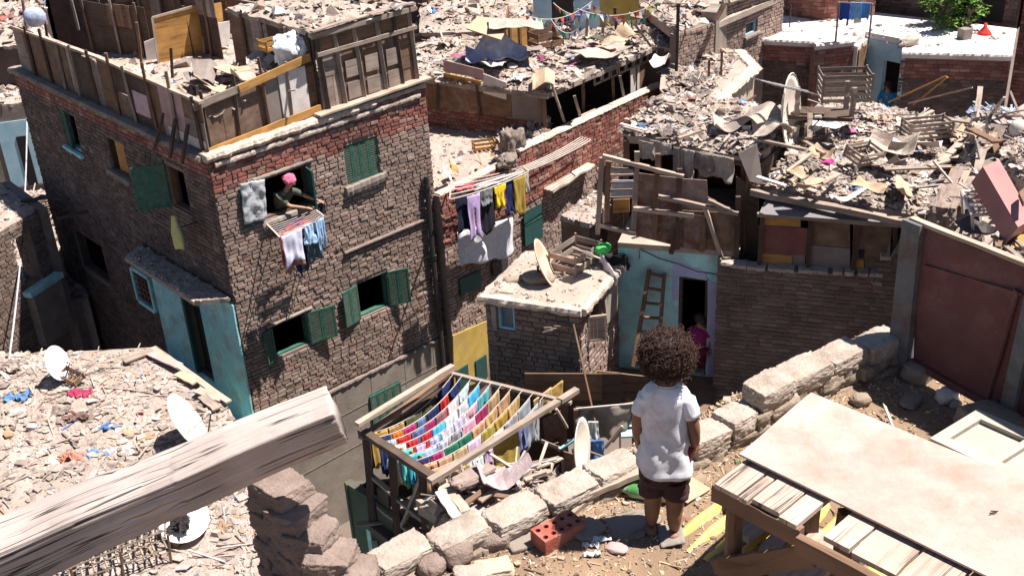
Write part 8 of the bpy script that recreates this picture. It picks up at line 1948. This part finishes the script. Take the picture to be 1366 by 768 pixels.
limb(0, [(c(.052, -.01, .27), .056), (c(.056, -.022, .17), .038, .04), (c(.056, -.042, .11), .032, .036), (c(.055, -.036, .045), .022), (c(.07, .012, .022), .02, .018), (c(.09, .06, .014), .024, .013)])
skinned('body', P, Ed, 'skin_child', CH, sub=2)
for s in (-1, 1):
    q = c(-.06, -.03, .02) if s < 0 else c(.055, -.055, .02)
    mb = MB(); mb.rock(q, (.042, .045, .036), 0, 3, n=6, sq=.1, rough=.02, fine=0); mb.build('heel', M['skin_child'], CH, True)
    fx = -.076 if s < 0 else .09; fy_ = .085 if s < 0 else .06
    for k in range(5):
        mb = MB(); a = c(fx + (k - 2) * .011, fy_ + .005 - abs(k - 1.5) * .004, .011); mb.tube([a, a + Yv * .018 + Z * .002, a + Yv * .026 - Z * .003], [.0075, .007, .005], 7); mb.build('toe', M['skin_child'], CH, True)
hand(CH, c(-.132, .03, .43), -Z + Yv * .25 - X * .0, X * .7 + Yv * .4, .058, 'skin_child', -1, curl=.7)
hand(CH, c(.140, .018, .43), -Z + Yv * .25, -X * .7 + Yv * .4, .058, 'skin_child', 1, curl=.7)
hc = c(0, .012, .855); face_parts(CH, hc, Yv, Z, .088, 'skin_child')
# T-shirt: body tube with neck opening and two short sleeves, one garment
M['tee'] = mat('tshirt_white', (.66, .66, .70), (.72, .72, .75), scale=3, rough=.9, bump=.25, bscale=160, dist=.003, dirt=(.36, .33, .33), dirt_amt=.7, dirt_scale=6)
keys = [(c(.005, -.004, .338), .113, .098), (c(.0, -.0, .37), .107, .092), (c(0, 0, .43), .098, .084), (c(0, .006, .50), .094, .076), (c(0, .006, .57), .092, .072), (c(0, .002, .63), .096, .067), (c(0, 0, .675), .097, .060), (c(0, .0, .703), .082, .052), (c(0, .002, .722), .056, .044), (c(0, .003, .728), .046, .041)]
rings = interp_rings([(k[0], X, Yv, k[1], k[2]) for k in keys], 4)
n = 44; vs = []; fs = []
for i, (cc, ax, ay, rx, ry) in enumerate(rings):
    hgt = (cc - base).dot(Z)
    for k in range(n):
        a = 2 * PI * k / n; cs, sn = math.cos(a), math.sin(a)
        e = 2.4; r = (abs(cs) ** e + abs(sn) ** e) ** (-1 / e)
        p = cc + ax * cs * r * rx + ay * sn * r * ry
        low = max(0, min(1, (.56 - hgt) / .24))
        fold = .004 * math.sin(a * 5 + 1.2 * math.sin(hgt * 13)) * low + .007 * noise.noise(V((a * 1.3, hgt * 9, 3))) * 1.4 + .005 * noise.noise(V((cs * 4 + hgt * 14, sn * 4 - hgt * 9, 7))) + .003 * noise.noise(V((cs * 9, sn * 9, hgt * 40)))
        # slanting drag creases across the small of the back
        fold += .006 * math.sin(hgt * 70 + cs * 7) * math.exp(-((hgt - .47) / .05) ** 2) * (1 if sn < .2 else .3)
        fade = min(1, max(.15, (.72 - hgt) / .08)); p += (ax * cs + ay * sn) * fold * fade
        if i == 0: p += Z * (.008 * math.sin(a * 2 + 1) + .005 * noise.noise(V((a * 2, 0, 0))))
        vs.append(p)
for i in range(len(rings) - 1):
    for k in range(n): k2 = (k + 1) % n; fs.append((i * n + k, i * n + k2, (i + 1) * n + k2, (i + 1) * n + k))
mb = MB(); mb.add(vs, fs)
for s, (p0, p1, p2) in ((-1, (c(-.055, 0, .682), c(-.098, 0, .658), c(-.126, -.004, .592))), (1, (c(.055, 0, .682), c(.100, -.003, .658), c(.131, -.013, .592)))):
    d = (p2 - p1).normalized(); b1 = d.cross(Yv).normalized(); b2 = d.cross(b1).normalized()
    kk = interp_rings([(p0, b1, b2, .034, .042), (p1, b1, b2, .033, .041), (p2, b1, b2, .031, .038)], 5)
    v_, f_ = loft(kk, 26, .0035, seed=s + 4); mb.add(v_, f_)
sh = mb.build('tshirt', M['tee'], CH, True, solid=.003)
mb = MB(); mb.tube([c(.046 * 1.2 * math.cos(2 * PI * k / 28), .003 + .041 * 1.03 * math.sin(2 * PI * k / 28), .729 - .006 * math.sin(2 * PI * k / 28)) for k in range(29)], .0035, 6); mb.build('collar', M['tee'], sh, True)
# shorts
M['shorts'] = mat('shorts_brown', (.045, .018, .02), (.06, .026, .028), scale=8, bump=.3, bscale=120, dist=.003, dirt=(.07, .04, .035), dirt_amt=.4)
mb = MB(); rg = interp_rings([(c(0, 0, .40), X, Yv, .092, .072), (c(0, -.002, .33), X, Yv, .103, .078), (c(0, -.004, .275), X, Yv, .104, .076)], 4); v_, f_ = loft(rg, 30, .003, 2); mb.add(v_, f_)
for s in (-1, 1):
    yo = .0 if s < 0 else -.014
    rg = interp_rings([(c(s * .052, yo, .30), X, Yv, .054, .068), (c(s * .054, yo - .004, .25), X, Yv, .055, .064), (c(s * .058, yo - .008, .212), X, Yv, .056, .058)], 5); v_, f_ = loft(rg, 28, .005, s + 7); mb.add(v_, f_)
so = mb.build('shorts', M['shorts'], CH, True, solid=.003)
mb = MB()
mb.tube([c(-.112, -.012, .30), c(-.112, -.014, .26), c(-.114, -.016, .20)], .0022, 5); mb.build('side_piping', cloth((.4, .28, .08)), so)
garment('red cloth', c(.118, .03, .43), c(.124, -.02, .43), .10, (.45, .03, .08), 'rect', 3, 'red_rag', parent=CH, fold=.004)
# curls
rr = random.Random(21); mb = MB(); hcc = c(0, -.002, .862)
mb.rock(hcc, (.148, .152, .162), 0, 5, n=14, sq=.05, rough=.03, fine=.03); mb.build('hair_mass', M['hair'], CH, True)
mb = MB()
for i in range(3800):
    while True:
        d = V((rr.gauss(0, 1), rr.gauss(0, 1), rr.gauss(0, 1))).normalized()
        if d.dot(Yv) > .45 and d.z < .35: continue
        if d.z < -.80: continue
        break
    r0 = .080 * rr.uniform(.9, 1.04); r0 *= 1 + .16 * noise.noise(d * 2.6 + V((3, 1, 7))); cc = hcc + V((d.x * r0 * 1.07, d.y * r0, d.z * r0 * 1.04)); ln = rr.uniform(.014, .038) * (1.45 if rr.random() < .18 else 1); cr_ = rr.uniform(.004, .010); tn = rr.uniform(1.2, 2.4)
    g = (d + V((rr.gauss(0, .35), rr.gauss(0, .35), rr.gauss(0, .35) - .12))).normalized(); a = g.orthogonal().normalized(); b = g.cross(a); ph = rr.uniform(0, 6); m_ = 11; pts = []
    for k in range(m_):
        f = k / (m_ - 1); t_ = ph + tn * 2 * PI * f; pts.append(cc + g * ln * f + (a * math.cos(t_) + b * math.sin(t_)) * cr_ * (.5 + f * .8) - Z * .006 * f * f)
    mb.tube(pts, [.0012] * (m_ - 1) + [.0004], 3, cap=False)
mb.build('hair', M['hair'], CH, True)
# sandals: one under the right foot, one slipped beside it
M['sandal'] = mat('sandal_grey', (.24, .22, .19), (.33, .3, .26), scale=8, bump=.3, dirt=(.18, .14, .1))
t = thing('sandal', 'worn grey sandal slipping off the right foot of the child', 'sandal', c(.09, -.05, 0)); mb = MB()
so_ = []
for k in range(18):
    a = 2 * PI * k / 18; x = math.cos(a) * .036 * (1 + .15 * math.sin(a)); y = math.sin(a) * .085; so_.append(c(.075 + x * .95 - y * .35, .0 + y + x * .35, .0))
mb.prism(so_, V((0, 0, .010))); mb.build('sole', M['sandal'], t)
mb = MB(); mb.grid(lambda a, b: c(.095 - .03 * 1 + (a - .5) * .085 + .0, .02 + b * .035, .008 + .034 * math.sin(a * PI)), 10, 4); mb.build('strap', M['sandal'], t, True, solid=.003)
mb = MB(); q = gp(895, 716, .012); mb.grid(lambda a, b: q + V(((a - .5) * .10, (b - .5) * .13, .012 * noise.noise(V((a * 3, b * 3, 1))) + .02 * a)), 8, 8); tag(mb.build('sole_scrap', M['sandal'], None, True, solid=.006), 'pale worn shoe sole lying at the right heel of the child', 'sole')
# ---------------------------------------------------------------- camera, sun, sky
cd = bpy.data.cameras.new('camera'); cam = bpy.data.objects.new('camera', cd); COL.objects.link(cam)
cd.sensor_fit = 'HORIZONTAL'; cd.sensor_width = 36; cd.lens = 36 * FPX / 1366; cd.clip_start = .05; cd.clip_end = 2000
cam.matrix_world = Matrix.Translation(CAM) @ Matrix((RT, -DN, -FW)).transposed().to_4x4()
bpy.context.scene.camera = cam
SAZ, SEL = math.atan2(.995, .07), math.radians(66)
S = V((math.sin(SAZ) * math.cos(SEL), math.cos(SAZ) * math.cos(SEL), math.sin(SEL)))
ld = bpy.data.lights.new('sun', 'SUN'); ld.energy = 5; ld.angle = math.radians(.55); ld.color = (1, .95, .89)
lo = bpy.data.objects.new('sun', ld); COL.objects.link(lo); lo.rotation_euler = S.to_track_quat('Z', 'Y').to_euler()
w_ = bpy.data.worlds.new('World'); bpy.context.scene.world = w_; w_.use_nodes = True
nt = w_.node_tree; sk = nt.nodes.new('ShaderNodeTexSky'); sk.sky_type = 'NISHITA'; sk.sun_disc = False
sk.sun_elevation = SEL; sk.sun_rotation = SAZ; sk.altitude = 50; sk.air_density = .75; sk.dust_density = .3
bg = nt.nodes['Background']; bg.inputs[1].default_value = .05; nt.links.new(sk.outputs[0], bg.inputs[0])
sc = bpy.context.scene
sc.view_settings.view_transform = 'Standard'; sc.view_settings.look = 'None'; sc.view_settings.exposure = 1.15; sc.view_settings.gamma = 1
sc.cycles.max_bounces = 5; sc.cycles.diffuse_bounces = 3; sc.cycles.use_denoising = True
